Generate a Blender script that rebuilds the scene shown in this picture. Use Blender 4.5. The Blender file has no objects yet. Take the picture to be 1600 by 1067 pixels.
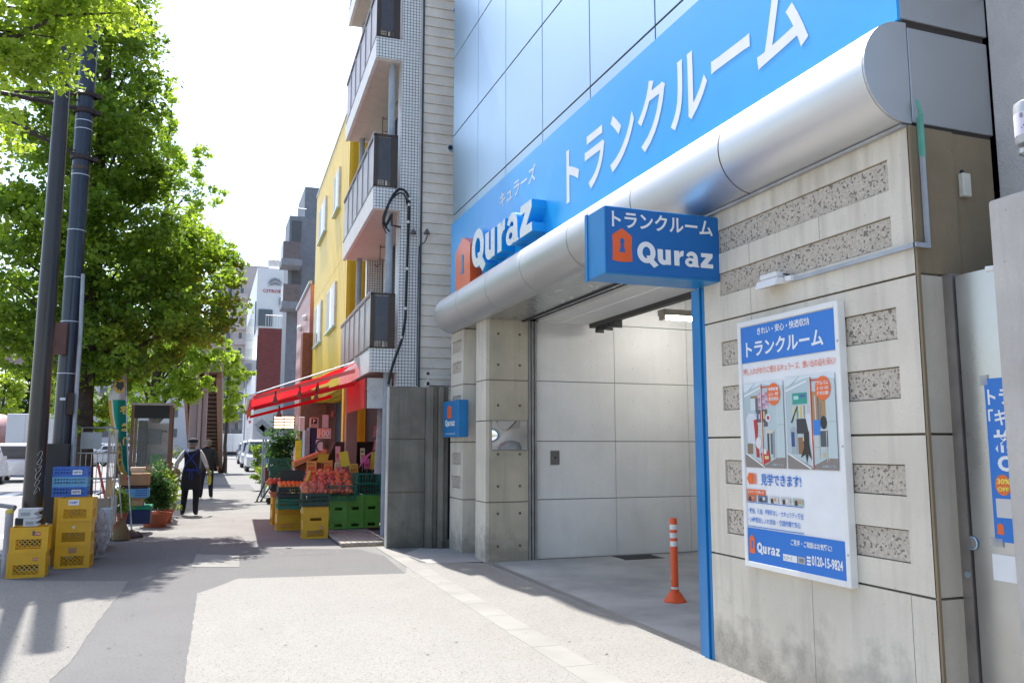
import bpy, math, random
import numpy as np
from mathutils import Vector, Matrix
R = math.radians
rnd = random.Random(7)
sc = bpy.context.scene
COL = sc.collection
# ---------------------------------------------------------------- camera
F = 1291.0; CX = 800.0; CY = 533.5; H = 1.5
TH = math.atan((697 - CY) / F); PH = math.atan((CX - 325) * math.cos(TH) / F)
cd = bpy.data.cameras.new('camera'); cam = bpy.data.objects.new('camera', cd); COL.objects.link(cam)
cam.location = (0, 0, H); cam.rotation_euler = (math.pi / 2 + TH, 0, -PH)
cd.sensor_width = 36; cd.lens = F / 1600 * 36; cd.clip_start = .05; cd.clip_end = 3000
sc.camera = cam
# ---------------------------------------------------------------- light
SX, SY = .08, .57                       # shadow drift per metre of height, +X and -Y
sun_dir = Vector((-SX, SY, 1)).normalized()
elev = math.asin(sun_dir.z); azim = math.atan2(sun_dir.x, sun_dir.y)
w = bpy.data.worlds.new('World'); sc.world = w; w.use_nodes = True
nt = w.node_tree; bg = nt.nodes['Background']
sky = nt.nodes.new('ShaderNodeTexSky'); sky.sky_type = 'NISHITA'; sky.sun_disc = False
sky.sun_elevation = elev; sky.sun_rotation = azim; sky.air_density = 1.0; sky.dust_density = 2.0; sky.ozone_density = 1.0
nt.links.new(sky.outputs[0], bg.inputs[0]); bg.inputs[1].default_value = .145
sd = bpy.data.lights.new('sun', 'SUN'); sd.energy = 4.0; sd.angle = R(.55); sd.color = (1, .955, .88)
so = bpy.data.objects.new('sun', sd); COL.objects.link(so); so.rotation_euler = sun_dir.to_track_quat('Z', 'Y').to_euler(); so.location = (0, 0, 30)
sc.view_settings.view_transform = 'Standard'; sc.view_settings.look = 'None'; sc.view_settings.gamma = 1
sc.view_settings.exposure = 1.16
try: sc.view_settings.use_curve_mapping = False
except Exception: pass
# ---------------------------------------------------------------- rays: read a place off a known plane
_fw = Vector((math.sin(PH) * math.cos(TH), math.cos(PH) * math.cos(TH), math.sin(TH)))
_rt = Vector((math.cos(PH), -math.sin(PH), 0)); _up = _rt.cross(_fw)
def ray(u, v, ax, val):
    d = _fw + (u - CX) / F * _rt - (v - CY) / F * _up
    o = Vector((0, 0, H)); t = (val - o[ax]) / d[ax]; return o + t * d
def G(u, v, z=0): return ray(u, v, 2, z)
def XP(u, v, x): return ray(u, v, 0, x)
def YP(u, v, y): return ray(u, v, 1, y)
# ---------------------------------------------------------------- materials
MATS = {}
def base(name):
    m = bpy.data.materials.new(name); m.use_nodes = True
    return m, m.node_tree, m.node_tree.nodes['Principled BSDF']
def node(nt, t, **k):
    n = nt.nodes.new(t)
    for a, b in k.items():
        if a in n.inputs: n.inputs[a].default_value = b
        else: setattr(n, a, b)
    return n
def c4(c): return (c[0], c[1], c[2], 1)
def mixc(nt, fac, a, b, mode='MIX'):
    n = nt.nodes.new('ShaderNodeMix'); n.data_type = 'RGBA'; n.blend_type = mode
    for s, i in ((fac, 0), (a, 6), (b, 7)):
        if isinstance(s, (int, float)): n.inputs[i].default_value = s
        elif isinstance(s, tuple): n.inputs[i].default_value = c4(s)
        else: nt.links.new(s, n.inputs[i])
    return n.outputs[2]
def ramp(nt, src, p0, p1, v0=0., v1=1.):
    n = nt.nodes.new('ShaderNodeMapRange'); n.inputs[1].default_value = p0; n.inputs[2].default_value = p1
    n.inputs[3].default_value = v0; n.inputs[4].default_value = v1; nt.links.new(src, n.inputs[0]); return n.outputs[0]
def noise(nt, scale, detail=4, vec=None, rough=.6):
    n = node(nt, 'ShaderNodeTexNoise', Scale=scale, Detail=detail, Roughness=rough)
    if vec is not None: nt.links.new(vec, n.inputs['Vector'])
    return n.outputs['Fac']
def pos(nt, scale=(1, 1, 1)):
    g = nt.nodes.new('ShaderNodeNewGeometry'); mp = nt.nodes.new('ShaderNodeMapping'); mp.inputs['Scale'].default_value = scale
    nt.links.new(g.outputs['Position'], mp.inputs['Vector']); return mp.outputs['Vector']
def bump(nt, p, src, strength, dist=.01):
    b = node(nt, 'ShaderNodeBump', Strength=strength, Distance=dist); nt.links.new(src, b.inputs['Height']); nt.links.new(b.outputs[0], p.inputs['Normal'])
def mat(name, col, rough=.6, metal=0., var=.12, scale=6., bmp=.0, bscale=60., coat=0., coatr=.12, emit=None, es=1., spec=None, trans=0., alpha=1.):
    if name in MATS: return MATS[name]
    m, nt, p = base(name); MATS[name] = m
    v = pos(nt)
    f = noise(nt, scale, 5, v)
    dark = tuple(x * (1 - var * 1.6) for x in col); lite = tuple(min(1, x * (1 + var)) for x in col)
    nt.links.new(mixc(nt, ramp(nt, f, .3, .7), dark, lite), p.inputs['Base Color'])
    nt.links.new(ramp(nt, f, .3, .7, max(.02, rough - .06), min(1, rough + .06)), p.inputs['Roughness'])
    p.inputs['Metallic'].default_value = metal
    if coat: p.inputs['Coat Weight'].default_value = coat; p.inputs['Coat Roughness'].default_value = coatr
    if bmp: bump(nt, p, noise(nt, bscale, 4, v), bmp)
    if emit: p.inputs['Emission Color'].default_value = c4(emit); p.inputs['Emission Strength'].default_value = es
    if spec is not None: p.inputs['Specular IOR Level'].default_value = spec
    if trans: p.inputs['Transmission Weight'].default_value = trans
    if alpha < 1: p.inputs['Alpha'].default_value = alpha
    return m
def concrete(name, col, stain=.35, streak=.3, bmp=.35, speck=.5, zfade=None, mottled=1.2, ztop=None):
    m, nt, p = base(name); MATS[name] = m
    v = pos(nt); vs = pos(nt, (3.5, 3.5, .25))
    big = ramp(nt, noise(nt, mottled, 6, v), .38, .68)
    st = ramp(nt, noise(nt, 2.6, 6, vs), .5, .75)
    fine = noise(nt, 55, 5, v)
    dark = tuple(x * .42 for x in col)
    c = mixc(nt, big, col, tuple(x * (1 - stain * .6) for x in col))
    s2 = nt.nodes.new('ShaderNodeMath'); s2.operation = 'MULTIPLY'; nt.links.new(st, s2.inputs[0]); s2.inputs[1].default_value = streak
    c = mixc(nt, s2.outputs[0], c, dark)
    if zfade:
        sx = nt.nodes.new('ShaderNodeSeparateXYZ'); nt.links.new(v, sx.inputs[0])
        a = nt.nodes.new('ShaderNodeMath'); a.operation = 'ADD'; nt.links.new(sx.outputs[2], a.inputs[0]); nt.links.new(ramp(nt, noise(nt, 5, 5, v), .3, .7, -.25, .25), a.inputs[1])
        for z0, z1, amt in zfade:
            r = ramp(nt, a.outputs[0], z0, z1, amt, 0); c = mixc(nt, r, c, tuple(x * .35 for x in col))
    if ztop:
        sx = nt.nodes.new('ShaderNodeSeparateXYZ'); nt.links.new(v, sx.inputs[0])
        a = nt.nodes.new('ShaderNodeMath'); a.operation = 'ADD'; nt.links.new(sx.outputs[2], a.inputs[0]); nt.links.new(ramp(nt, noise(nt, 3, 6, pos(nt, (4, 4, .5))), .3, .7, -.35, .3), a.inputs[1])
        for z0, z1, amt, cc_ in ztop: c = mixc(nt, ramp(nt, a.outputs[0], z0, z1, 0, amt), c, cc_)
    c = mixc(nt, ramp(nt, fine, .35, .65, 0, .35), c, tuple(x * .78 for x in col))
    vo = node(nt, 'ShaderNodeTexVoronoi', Scale=14.); nt.links.new(v, vo.inputs['Vector'])
    pit = ramp(nt, vo.outputs['Distance'], .035, .07, speck, 0)
    c = mixc(nt, pit, c, tuple(x * .3 for x in col))
    nt.links.new(c, p.inputs['Base Color']); p.inputs['Roughness'].default_value = .88
    bump(nt, p, fine, bmp, .006); return m
def aggregate(name, col, dot=70., dark=(.06, .055, .05), contrast=.55, big=.8, bmp=.5):
    """ground or panel with exposed small stones"""
    m, nt, p = base(name); MATS[name] = m
    v = pos(nt)
    vo = node(nt, 'ShaderNodeTexVoronoi', Scale=dot); nt.links.new(v, vo.inputs['Vector'])
    sc_ = nt.nodes.new('ShaderNodeSeparateColor'); nt.links.new(vo.outputs['Color'], sc_.inputs[0])
    cell = ramp(nt, sc_.outputs[0], .0, 1., 0, contrast)
    c = mixc(nt, cell, col, tuple(x * .45 for x in col))
    dk = nt.nodes.new('ShaderNodeMath'); dk.operation = 'GREATER_THAN'; nt.links.new(sc_.outputs[1], dk.inputs[0]); dk.inputs[1].default_value = 1 - .14 * big
    d2 = nt.nodes.new('ShaderNodeMath'); d2.operation = 'MULTIPLY'; nt.links.new(dk.outputs[0], d2.inputs[0]); d2.inputs[1].default_value = min(1, contrast * 1.5)
    c = mixc(nt, d2.outputs[0], c, dark)
    c = mixc(nt, ramp(nt, noise(nt, 1.1, 6, v), .4, .7, 0, .22), c, tuple(x * .6 for x in col))
    c = mixc(nt, ramp(nt, noise(nt, 4.3, 5, v), .52, .72, 0, .2), c, tuple(x * .62 for x in col))
    nt.links.new(c, p.inputs['Base Color']); p.inputs['Roughness'].default_value = .9
    bump(nt, p, vo.outputs['Distance'], bmp, .004); return m
def attr_mat(name, rough=.5, trans=False, var=0.):
    """flat print: colour held per face"""
    m, nt, p = base(name); MATS[name] = m
    a = nt.nodes.new('ShaderNodeAttribute'); a.attribute_name = 'tint'
    c = a.outputs['Color']
    if var: c = mixc(nt, ramp(nt, noise(nt, 12, 5, pos(nt)), .3, .7, 0, var), c, (.02, .02, .02))
    nt.links.new(c, p.inputs['Base Color']); p.inputs['Roughness'].default_value = rough
    if trans:
        t = nt.nodes.new('ShaderNodeBsdfTranslucent'); mx = nt.nodes.new('ShaderNodeMixShader'); mx.inputs[0].default_value = .42
        hs = node(nt, 'ShaderNodeHueSaturation', Value=2.6, Saturation=1.05); nt.links.new(c, hs.inputs['Color']); nt.links.new(hs.outputs[0], t.inputs['Color'])
        out = nt.nodes['Material Output']; nt.links.new(p.outputs[0], mx.inputs[1]); nt.links.new(t.outputs[0], mx.inputs[2]); nt.links.new(mx.outputs[0], out.inputs[0])
        p.inputs['Specular IOR Level'].default_value = .3
    return m
# ---------------------------------------------------------------- mesh builder
def root_matrix(o):
    M = Matrix.Identity(4)
    while o is not None:
        M = (Matrix.Translation(o.location) @ o.rotation_euler.to_matrix().to_4x4()) @ M; o = o.parent
    return M
class B:
    def __init__(s): s.v = []; s.f = []; s.m = []; s.c = []
    def add(s, vs, fs, mi=0, col=None):
        n = len(s.v); s.v += [tuple(x) for x in vs]
        for f in fs: s.f.append(tuple(i + n for i in f)); s.m.append(mi); s.c.append(col)
        return s
    def box(s, x0, x1, y0, y1, z0, z1, mi=0, col=None):
        if x0 > x1: x0, x1 = x1, x0
        if y0 > y1: y0, y1 = y1, y0
        if z0 > z1: z0, z1 = z1, z0
        return s.add([(x0, y0, z0), (x1, y0, z0), (x1, y1, z0), (x0, y1, z0), (x0, y0, z1), (x1, y0, z1), (x1, y1, z1), (x0, y1, z1)],
                     [(0, 3, 2, 1), (4, 5, 6, 7), (0, 1, 5, 4), (1, 2, 6, 5), (2, 3, 7, 6), (3, 0, 4, 7)], mi, col)
    def quad(s, a, b, c, d, mi=0, col=None): return s.add([a, b, c, d], [(0, 1, 2, 3)], mi, col)
    def poly(s, pts, mi=0, col=None): return s.add(pts, [tuple(range(len(pts)))], mi, col)
    def prism(s, pts, d, mi=0, col=None):
        """pts: planar loop, d: extrusion vector"""
        n = len(pts); d = Vector(d); q = [Vector(p) + d for p in pts]
        return s.add(list(pts) + q, [tuple(range(n - 1, -1, -1)), tuple(range(n, 2 * n))] + [(i, (i + 1) % n, n + (i + 1) % n, n + i) for i in range(n)], mi, col)
    def tube(s, path, r, n=8, mi=0, col=None, cap=True):
        P = [Vector(p) for p in path]; k = len(P); rs = r if isinstance(r, (list, tuple)) else [r] * k
        vs = []; prev = None
        for i, p in enumerate(P):
            t = (P[min(i + 1, k - 1)] - P[max(i - 1, 0)]).normalized()
            a = prev if prev is not None else (Vector((0, 0, 1)) if abs(t.z) < .9 else Vector((1, 0, 0)))
            x = (a - t * a.dot(t)).normalized(); y = t.cross(x); prev = x
            for j in range(n):
                q = 2 * math.pi * j / n; vs.append(p + (x * math.cos(q) + y * math.sin(q)) * rs[i])
        fs = [(i * n + j, i * n + (j + 1) % n, (i + 1) * n + (j + 1) % n, (i + 1) * n + j) for i in range(k - 1) for j in range(n)]
        if cap: fs += [tuple(range(n - 1, -1, -1)), tuple((k - 1) * n + j for j in range(n))]
        return s.add(vs, fs, mi, col)
    def smooth_tube(s, path, r, n=8, mi=0, col=None):
        P = [Vector(p) for p in path]; Q = []
        for i in range(len(P) - 1):
            a, b_, c, d = P[max(i - 1, 0)], P[i], P[i + 1], P[min(i + 2, len(P) - 1)]
            for k in range(5):
                t = k / 5; Q.append(.5 * ((2 * b_) + (c - a) * t + (2 * a - 5 * b_ + 4 * c - d) * t * t + (3 * b_ - a - 3 * c + d) * t ** 3))
        Q.append(P[-1]); return s.tube(Q, r, n, mi, col)
    def lathe(s, prof, c=(0, 0, 0), n=16, mi=0, col=None):
        vs = [(c[0] + r * math.cos(2 * math.pi * j / n), c[1] + r * math.sin(2 * math.pi * j / n), c[2] + z) for r, z in prof for j in range(n)]
        k = len(prof)
        return s.add(vs, [(i * n + j, i * n + (j + 1) % n, (i + 1) * n + (j + 1) % n, (i + 1) * n + j) for i in range(k - 1) for j in range(n)] + [tuple(range(n - 1, -1, -1)), tuple((k - 1) * n + j for j in range(n))], mi, col)
    def ball(s, c, r, n=8, k=5, mi=0, col=None, sq=(1, 1, 1)):
        pr = [(max(.001, math.sin(math.pi * i / k)) * r, -math.cos(math.pi * i / k) * r) for i in range(k + 1)]
        i0 = len(s.v); s.lathe(pr, (0, 0, 0), n, mi, col)
        for i in range(i0, len(s.v)): x = s.v[i]; s.v[i] = (x[0] * sq[0] + c[0], x[1] * sq[1] + c[1], x[2] * sq[2] + c[2])
        return s
    def mesh(s, name, mats, M=None, smooth=False):
        me = bpy.data.meshes.new(name)
        v = s.v if M is None else [tuple(M @ Vector(p)) for p in s.v]
        me.from_pydata(v, [], s.f)
        for m in (mats if isinstance(mats, (list, tuple)) else [mats]): me.materials.append(m)
        me.polygons.foreach_set('material_index', s.m)
        if any(c is not None for c in s.c):
            a = me.color_attributes.new('tint', 'FLOAT_COLOR', 'CORNER'); arr = []
            for f, c in zip(s.f, s.c): arr += list(c4(c or (.8, .8, .8))) * len(f)
            a.data.foreach_set('color', arr)
        if smooth:
            me.polygons.foreach_set('use_smooth', [True] * len(me.polygons))
            try: me.set_sharp_from_angle(angle=R(40))
            except Exception: pass
        me.update(); return me
    def build(s, name, mats, parent=None, smooth=False, world=True, bevel=0, **tags):
        M = root_matrix(parent).inverted() if (parent is not None and world) else None
        me = s.mesh(name, mats, M, smooth)
        o = bpy.data.objects.new(name, me); COL.objects.link(o)
        if parent is not None: o.parent = parent
        if bevel:
            b = o.modifiers.new('edge', 'BEVEL'); b.width = bevel; b.segments = 1; b.limit_method = 'ANGLE'
        for k, x in tags.items(): o[k] = x
        return o
def thing(name, label, cat, loc=(0, 0, 0), rz=0, group=None):
    o = bpy.data.objects.new(name, None); COL.objects.link(o); o.location = loc; o.rotation_euler = (0, 0, rz); o.empty_display_size = .2
    o['label'] = label; o['category'] = cat
    if group: o['group'] = group
    return o
def tag(o, label, cat, group=None):
    o['label'] = label; o['category'] = cat
    if group: o['group'] = group
    return o
def copy_tree(o, label=None, loc=None, rz=None, parent=None):
    c = o.copy(); COL.objects.link(c); c.parent = parent
    if label: c['label'] = label
    if loc is not None: c.location = loc
    if rz is not None: c.rotation_euler = (0, 0, rz)
    for ch in list(o.children): copy_tree(ch, parent=c)
    return c
# ---------------------------------------------------------------- lettering
_adv = {}
def _text_mesh(s, bold, space=1.0):
    c = bpy.data.curves.new('t', 'FONT'); c.body = s; c.size = 1; c.offset = bold; c.resolution_u = 3; c.space_character = space
    o = bpy.data.objects.new('t', c); COL.objects.link(o)
    dg = bpy.context.evaluated_depsgraph_get(); dg.update()
    me = bpy.data.meshes.new_from_object(o.evaluated_get(dg))
    vs = [tuple(v.co) for v in me.vertices]; fs = [tuple(p.vertices) for p in me.polygons]
    bpy.data.objects.remove(o); bpy.data.curves.remove(c); bpy.data.meshes.remove(me); return vs, fs
def text_on(builder, s, org, ex, ey, w, h, mi=0, col=None, bold=.0, space=1.0, depth=None, keep=False):
    """glyphs of s fitted in the rectangle org, org+ex*w, org+ey*h (unit axes ex, ey); depth: vector for a solid letter"""
    vs, fs = _text_mesh(s, bold, space)
    if not vs: return
    x0 = min(v[0] for v in vs); x1 = max(v[0] for v in vs); y0 = min(v[1] for v in vs); y1 = max(v[1] for v in vs)
    kx = w / max(1e-6, x1 - x0); ky = h / max(1e-6, y1 - y0) if y1 - y0 > .2 or not keep else kx
    org = Vector(org); ex = Vector(ex); ey = Vector(ey)
    pts = [org + ex * ((v[0] - x0) * kx) + ey * ((v[1] - y0) * ky) for v in vs]
    if depth is None: builder.add(pts, fs, mi, col); return
    d = Vector(depth); n = len(pts); cnt = {}
    for f in fs:
        for i in range(len(f)):
            e = (f[i], f[(i + 1) % len(f)]); cnt[e] = 1
    edges = [e for e in cnt if (e[1], e[0]) not in cnt]
    builder.add(pts + [p + d for p in pts], [tuple(f) for f in fs], mi, col)
    builder.add(pts + [p + d for p in pts], [(b, a, a + n, b + n) for a, b in edges], mi + (1 if mi is not None else 0), col)
def letters(s, org, ex, ey, w, h, mats, parent, bold=.03, depth=None, name='letter', space=1.0):
    """each character an object of its own, the line fitted in w x h"""
    whole, _ = _text_mesh(s, bold, space)
    x0 = min(v[0] for v in whole); x1 = max(v[0] for v in whole); y0 = min(v[1] for v in whole); y1 = max(v[1] for v in whole)
    kx = w / (x1 - x0); ky = h / (y1 - y0); org = Vector(org); ex = Vector(ex); ey = Vector(ey)
    iw = max(v[0] for v in _text_mesh('I', bold, space)[0])
    for i, ch in enumerate(s):
        adv = 0 if i == 0 else max(v[0] for v in _text_mesh(s[:i] + 'I', bold, space)[0]) - iw
        vs, fs = _text_mesh(ch, bold, space)
        pts = [org + ex * ((v[0] + adv - x0) * kx) + ey * ((v[1] - y0) * ky) for v in vs]
        b = B()
        b.add(pts, fs, 0)
        if depth is not None:
            d = Vector(depth); n = len(pts); es = {}
            for f in fs:
                for k in range(len(f)): es[(f[k], f[(k + 1) % len(f)])] = 1
            b.add(pts + [p + d for p in pts], [(q, p_, p_ + n, q + n) for p_, q in es if (q, p_) not in es], 1)
        b.build(name, mats, parent)
# ================================================================ setting: ground
m_agg_light = aggregate('pale_aggregate_paving', (.295, .285, .268), 130, contrast=.45, big=.35)
m_agg_left = aggregate('grey_aggregate_paving', (.25, .243, .228), 130, contrast=.5, big=.4)
m_asph = aggregate('grey_asphalt_footpath', (.155, .154, .156), 160, contrast=.4, big=.3)
m_road = aggregate('road_asphalt', (.26, .26, .265), 120, contrast=.35, big=.2)
m_walk = concrete('worn_footpath', (.21, .21, .205), .35, .1, .3, .1)
m_curb = concrete('gutter_concrete', (.27, .265, .25), .4, .0, .3, .2)
m_floor = concrete('garage_floor_concrete', (.44, .44, .435), .75, .0, .15, .1, mottled=.9)
m_entry = concrete('entry_slab_concrete', (.36, .355, .35), .25, .0, .2, .1)
m_white_line = mat('road_paint', (.75, .75, .73), .7, var=.2, scale=9)
def jag(pts, amp=.006, step=.1):
    out = []; r = random.Random(9)
    for i, p in enumerate(pts):
        q = pts[(i + 1) % len(pts)]; L_ = math.hypot(q[0] - p[0], q[1] - p[1]); n = max(1, min(60, int(L_ / step))); out.append(tuple(p[:2]))
        for k in range(1, n): t = k / n; out.append((p[0] + (q[0] - p[0]) * t + r.uniform(-amp, amp), p[1] + (q[1] - p[1]) * t + r.uniform(-amp, amp)))
    return out
def sheet(name, pts, z, m, rough_edge=False, **k):
    if rough_edge: pts = jag([tuple(p)[:2] for p in pts])
    b = B(); b.poly([(p[0], p[1], z) for p in pts]); return b.build(name, m, kind='structure', **k)
b = B(); b.quad((-2200, -300, -.135), (2200, -300, -.135), (2200, 2600, -.135), (-2200, 2600, -.135)); b.build('ground', mat('far_ground', (.3, .29, .27), .9), kind='structure')
b = B(); b.quad((-16.5, -60, -.125), (-2.72, -60, -.125), (-2.72, 330, -.125), (-16.5, 330, -.125)); b.build('road', m_road, kind='structure')
b = B(); b.box(-2.5, 2.35, -12, 300, -.3, 0); b.build('pavement', m_walk, kind='structure')
b = B(); b.box(2.35, 14, -12, 300, -.3, -.001)
b.build('ground_beside_buildings', m_walk, kind='structure')
# kerb stones
kerb = B(); kerb.box(0, .2, 0, .985, -.28, .006); kme = kerb.mesh('kerb_stone', m_curb)
for i in range(130):
    o = bpy.data.objects.new('kerb_stone', kme); COL.objects.link(o); o.location = (-2.71, -6 + i, 0); o['kind'] = 'structure'
# pale aggregate field in front of the storage building, gutter strip, apron
g = lambda u, v: tuple(G(u, v))[:2]
sheet('paving_field', [(-.06, -3), (2.45, -3), (2.45, 4.0), (2.45, 8.0), (2.5, 10.8), g(634, 896), g(372, 904), g(330, 920), g(308, 927), g(300, 985), g(291, 1040)], .004, m_agg_light, rough_edge=True)
sheet('paving_left', [g(200, 908), g(190, 925), g(150, 975), g(110, 1035), g(78, 1062), (-.82, 5.2), (-.95, -3), (-2.5, -3), (-2.5, 10.5), g(0, 905), g(60, 908)], .004, m_agg_left, rough_edge=True)
sheet('footpath_strip', [g(200, 908), g(190, 925), g(150, 975), g(110, 1035), g(78, 1062), (-.82, 5.2), (-.95, -3), (-.06, -3), g(291, 1040), g(300, 985), g(308, 927), g(330, 920), g(372, 904), g(634, 896), g(600, 868), g(560, 858), g(395, 856), (.6, 14.6), (-2.5, 14.6), (-2.5, 10.5), g(0, 905), g(60, 908)], .002, m_asph)
sheet('paving_patch', [g(299, 886), g(307, 866), g(374, 868), g(374, 886)], .006, m_curb)
gs = B()
y = -3.0
while y < 12.2:
    x0 = 2.336 + max(0, y - 5) * .012; gs.box(x0, x0 + .235, y, y + .595, -.02, .006); y += .6
gs.build('gutter_strip', concrete('gutter_strip_concrete', (.30, .293, .275), .4, .0, .3, .2), kind='structure')
sheet('apron', [(2.5, -3), (3.42, -3), (3.42, 10.45), (2.64, 10.7), (2.52, 5)], .004, m_agg_light)
sheet('entry_slab', [(2.62, 11.62), (2.72, 10.6), (3.42, 10.5), (5.0, 10.9), (5.0, 12.0), (3.4, 12.0), (3.0, 12.2)], .008, m_entry)
sheet('garage_floor', [(3.42, 5.2), (10.0, 5.2), (10.0, 10.52), (3.42, 10.45)], .004, m_floor)
b = B(); b.box(3.43, 3.53, 5.3, 10.4, -.01, .007); b.build('door_track', mat('dull_steel_track', (.28, .28, .28), .5, .6), kind='structure')
# awning of patches further along, and painted short marks
for (a, c, d_, e, mt) in [((300, 885), (0, 0), (0, 0), 0, None)]: pass
for yy, x0, x1, l in [(30, .2, 1.6, 5)]:
    sheet('paving_patch', [(x0, yy), (x1, yy), (x1, yy + l), (x0, yy + l)], .003, m_curb if yy < 20 else m_asph)
ml = B()
c = G(483, 863)
ml.add([(c.x + .42 * math.cos(t * .3142) * s_, c.y + .28 * math.sin(t * .3142) * s_, .0035) for s_ in (1, .93) for t in range(20)], [(i, (i + 1) % 20, 20 + (i + 1) % 20, 20 + i) for i in range(20)])
ml.build('manhole_rim', mat('iron_rim', (.13, .12, .11), .6), kind='structure')
rl = B()
for yy in range(0, 200, 10): rl.box(-9.7, -9.55, yy, yy + 5, -.122, -.121)
rl.box(-3.5, -3.35, -20, 300, -.122, -.121)
rl.box(-14.9, -14.75, -20, 300, -.122, -.121)
for i in range(9): rl.box(-9.2 + i * .7, -8.8 + i * .7, 31, 34, -.122, -.121)
rl.build('road_markings', m_white_line, kind='structure')
dg_ = B(); q = G(995, 871)
for i in range(7): dg_.box(q.x - .26, q.x + .3, q.y - .17 + i * .05, q.y - .15 + i * .05, .0, .012)
dg_.box(q.x - .28, q.x + .32, q.y - .19, q.y - .18, .0, .012); dg_.box(q.x - .28, q.x + .32, q.y + .17, q.y + .18, 0, .012)
dg_.build('drain_grate', mat('iron_grate', (.08, .08, .08), .5, .5), kind='structure')
b = B(); b.box(-30, -16.5, -60, 300, -.3, 0); b.build('far_pavement', m_walk, kind='structure')

# cracks in the paving
def crack(pts, wd=.004, z=.0052):
    r = random.Random(len(pts) * 7 + int(pts[0][0] * 10)); P_ = []
    for i in range(len(pts) - 1):
        for k in range(9):
            t = k / 9; P_.append((pts[i][0] + (pts[i + 1][0] - pts[i][0]) * t + r.uniform(-.02, .02), pts[i][1] + (pts[i + 1][1] - pts[i][1]) * t + r.uniform(-.03, .03)))
    b = B()
    for a, c in zip(P_, P_[1:]):
        d = Vector((c[0] - a[0], c[1] - a[1], 0)); n_ = Vector((-d.y, d.x, 0)).normalized() * wd * r.uniform(.3, 1)
        b.quad((a[0] - n_.x, a[1] - n_.y, z), (c[0] - n_.x, c[1] - n_.y, z), (c[0] + n_.x, c[1] + n_.y, z), (a[0] + n_.x, a[1] + n_.y, z))
    b.build('crack', m_crack, kind='structure')
m_crack = mat('crack_dirt', (.075, .07, .06), .95)
crack([(.3, 12.2), (1.2, 12.9), (1.5, 13.6)], .002, z=.0032); crack([(-.4, 16.5), (.5, 17.3), (.6, 19)], .003, z=.001)
for x0_, y0_, x1_, y1_ in [(.55, 10.6, 2.3, 10.66), (-.1, 10.7, -.04, 14.5)]: crack([(x0_, y0_), (x1_, y1_)], .003, .0033)
# ================================================================ storage building
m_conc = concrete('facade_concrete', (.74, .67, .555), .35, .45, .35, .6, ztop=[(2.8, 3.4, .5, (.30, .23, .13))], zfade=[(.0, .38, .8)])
m_conc_brown = concrete('weathered_brown_concrete', (.27, .205, .125), .5, .5, .35, .6, mottled=1.6)
m_tan = concrete('tan_corner_concrete', (.58, .52, .42), .4, .4, .3, .4)
m_pillar = concrete('pillar_concrete', (.56, .50, .385), .5, .4, .3, .6, zfade=[(.0, .35, .55)])
m_agg_panel = aggregate('pebble_panel', (.62, .54, .44), 85, contrast=.5, big=1.0, bmp=1.0)
m_joint = mat('dark_joint', (.15, .13, .095), .9)
m_alu = mat('brushed_aluminium', (.46, .60, .71), .38, .93, var=.03, scale=.5)
m_alu_cyl = mat('satin_canopy_aluminium', (.66, .66, .66), .46, .95, var=.01, scale=.7)
m_alu_dark = mat('shaded_end_aluminium', (.50, .51, .52), .42, .85, var=.05, scale=.8)  # duller grey: the shade on the end face is put into the colour
m_gap = mat('panel_gap', (.03, .03, .035), .8)
m_blue = mat('sign_blue_gloss', (.008, .36, .82), .35, 0, var=.02, coat=.45, coatr=.35)
m_blue2 = mat('blue_painted_metal', (.004, .18, .46), .38, .0, var=.05, coat=.25)
m_blue_face = mat('sign_face_blue', (.003, .125, .40), .42, 0, var=.02)
m_white = mat('white_vinyl', (.80, .80, .80), .5, var=.03)
m_orange = mat('sign_orange', (.80, .11, .015), .35, coat=.3, var=.04)
m_white_panel = concrete('white_wall_panel', (.84, .83, .81), .22, .10, .15, .0)
W = 3.42
bd = thing('storage_building', 'storage building with silver panel facade, blue sign band and open garage', 'building', (W, 3.24, 0))
# near concrete wall in four courses with recessed pebble panels
courses = [(0, .742), (.755, 1.555), (1.568, 2.383), (2.396, 3.19)]
recs = [[], [(.9, 1.07), (1.24, 1.405)], [(1.75, 1.92), (2.065, 2.238)], [(2.57, 2.737), (2.88, 3.055)]]
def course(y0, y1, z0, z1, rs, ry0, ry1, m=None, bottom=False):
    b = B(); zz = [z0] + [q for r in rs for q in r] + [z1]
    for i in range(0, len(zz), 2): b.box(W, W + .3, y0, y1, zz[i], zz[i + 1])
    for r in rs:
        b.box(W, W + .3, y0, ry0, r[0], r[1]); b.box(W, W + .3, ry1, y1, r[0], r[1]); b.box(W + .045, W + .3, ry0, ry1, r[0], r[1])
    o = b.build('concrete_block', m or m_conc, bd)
    for r in rs:
        p = B()
        n = 5; ys = np.linspace(ry0 + .004, ry1 - .004, n + 1)
        p.box(W + .012, W + .0455, ry0 + .004, ry1 - .004, r[0] + .006, r[1] - .006)
        p.build('pebble_panel', m_agg_panel, o)
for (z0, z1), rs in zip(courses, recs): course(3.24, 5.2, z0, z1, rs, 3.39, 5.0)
b = B(); b.box(W + .02, W + .28, 3.26, 5.19, .01, 3.18); b.build('backing', m_joint, bd)
# vertical cast joints (narrow rebates shown as dark fillets)
b = B()
for y_, za, zb in [(4.64, 2.738, 2.878), (3.945, 2.738, 2.878), (4.64, 2.398, 2.568), (4.64, 2.24, 2.38), (4.15, .01, .74), (3.4, .01, .74), (4.64, 1.41, 1.55)]:
    b.box(W - .0008, W + .01, y_ - .0015, y_ + .0015, za, zb)
b.build('cast_joint', mat('faint_joint', (.2, .19, .17), .9), bd)
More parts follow.
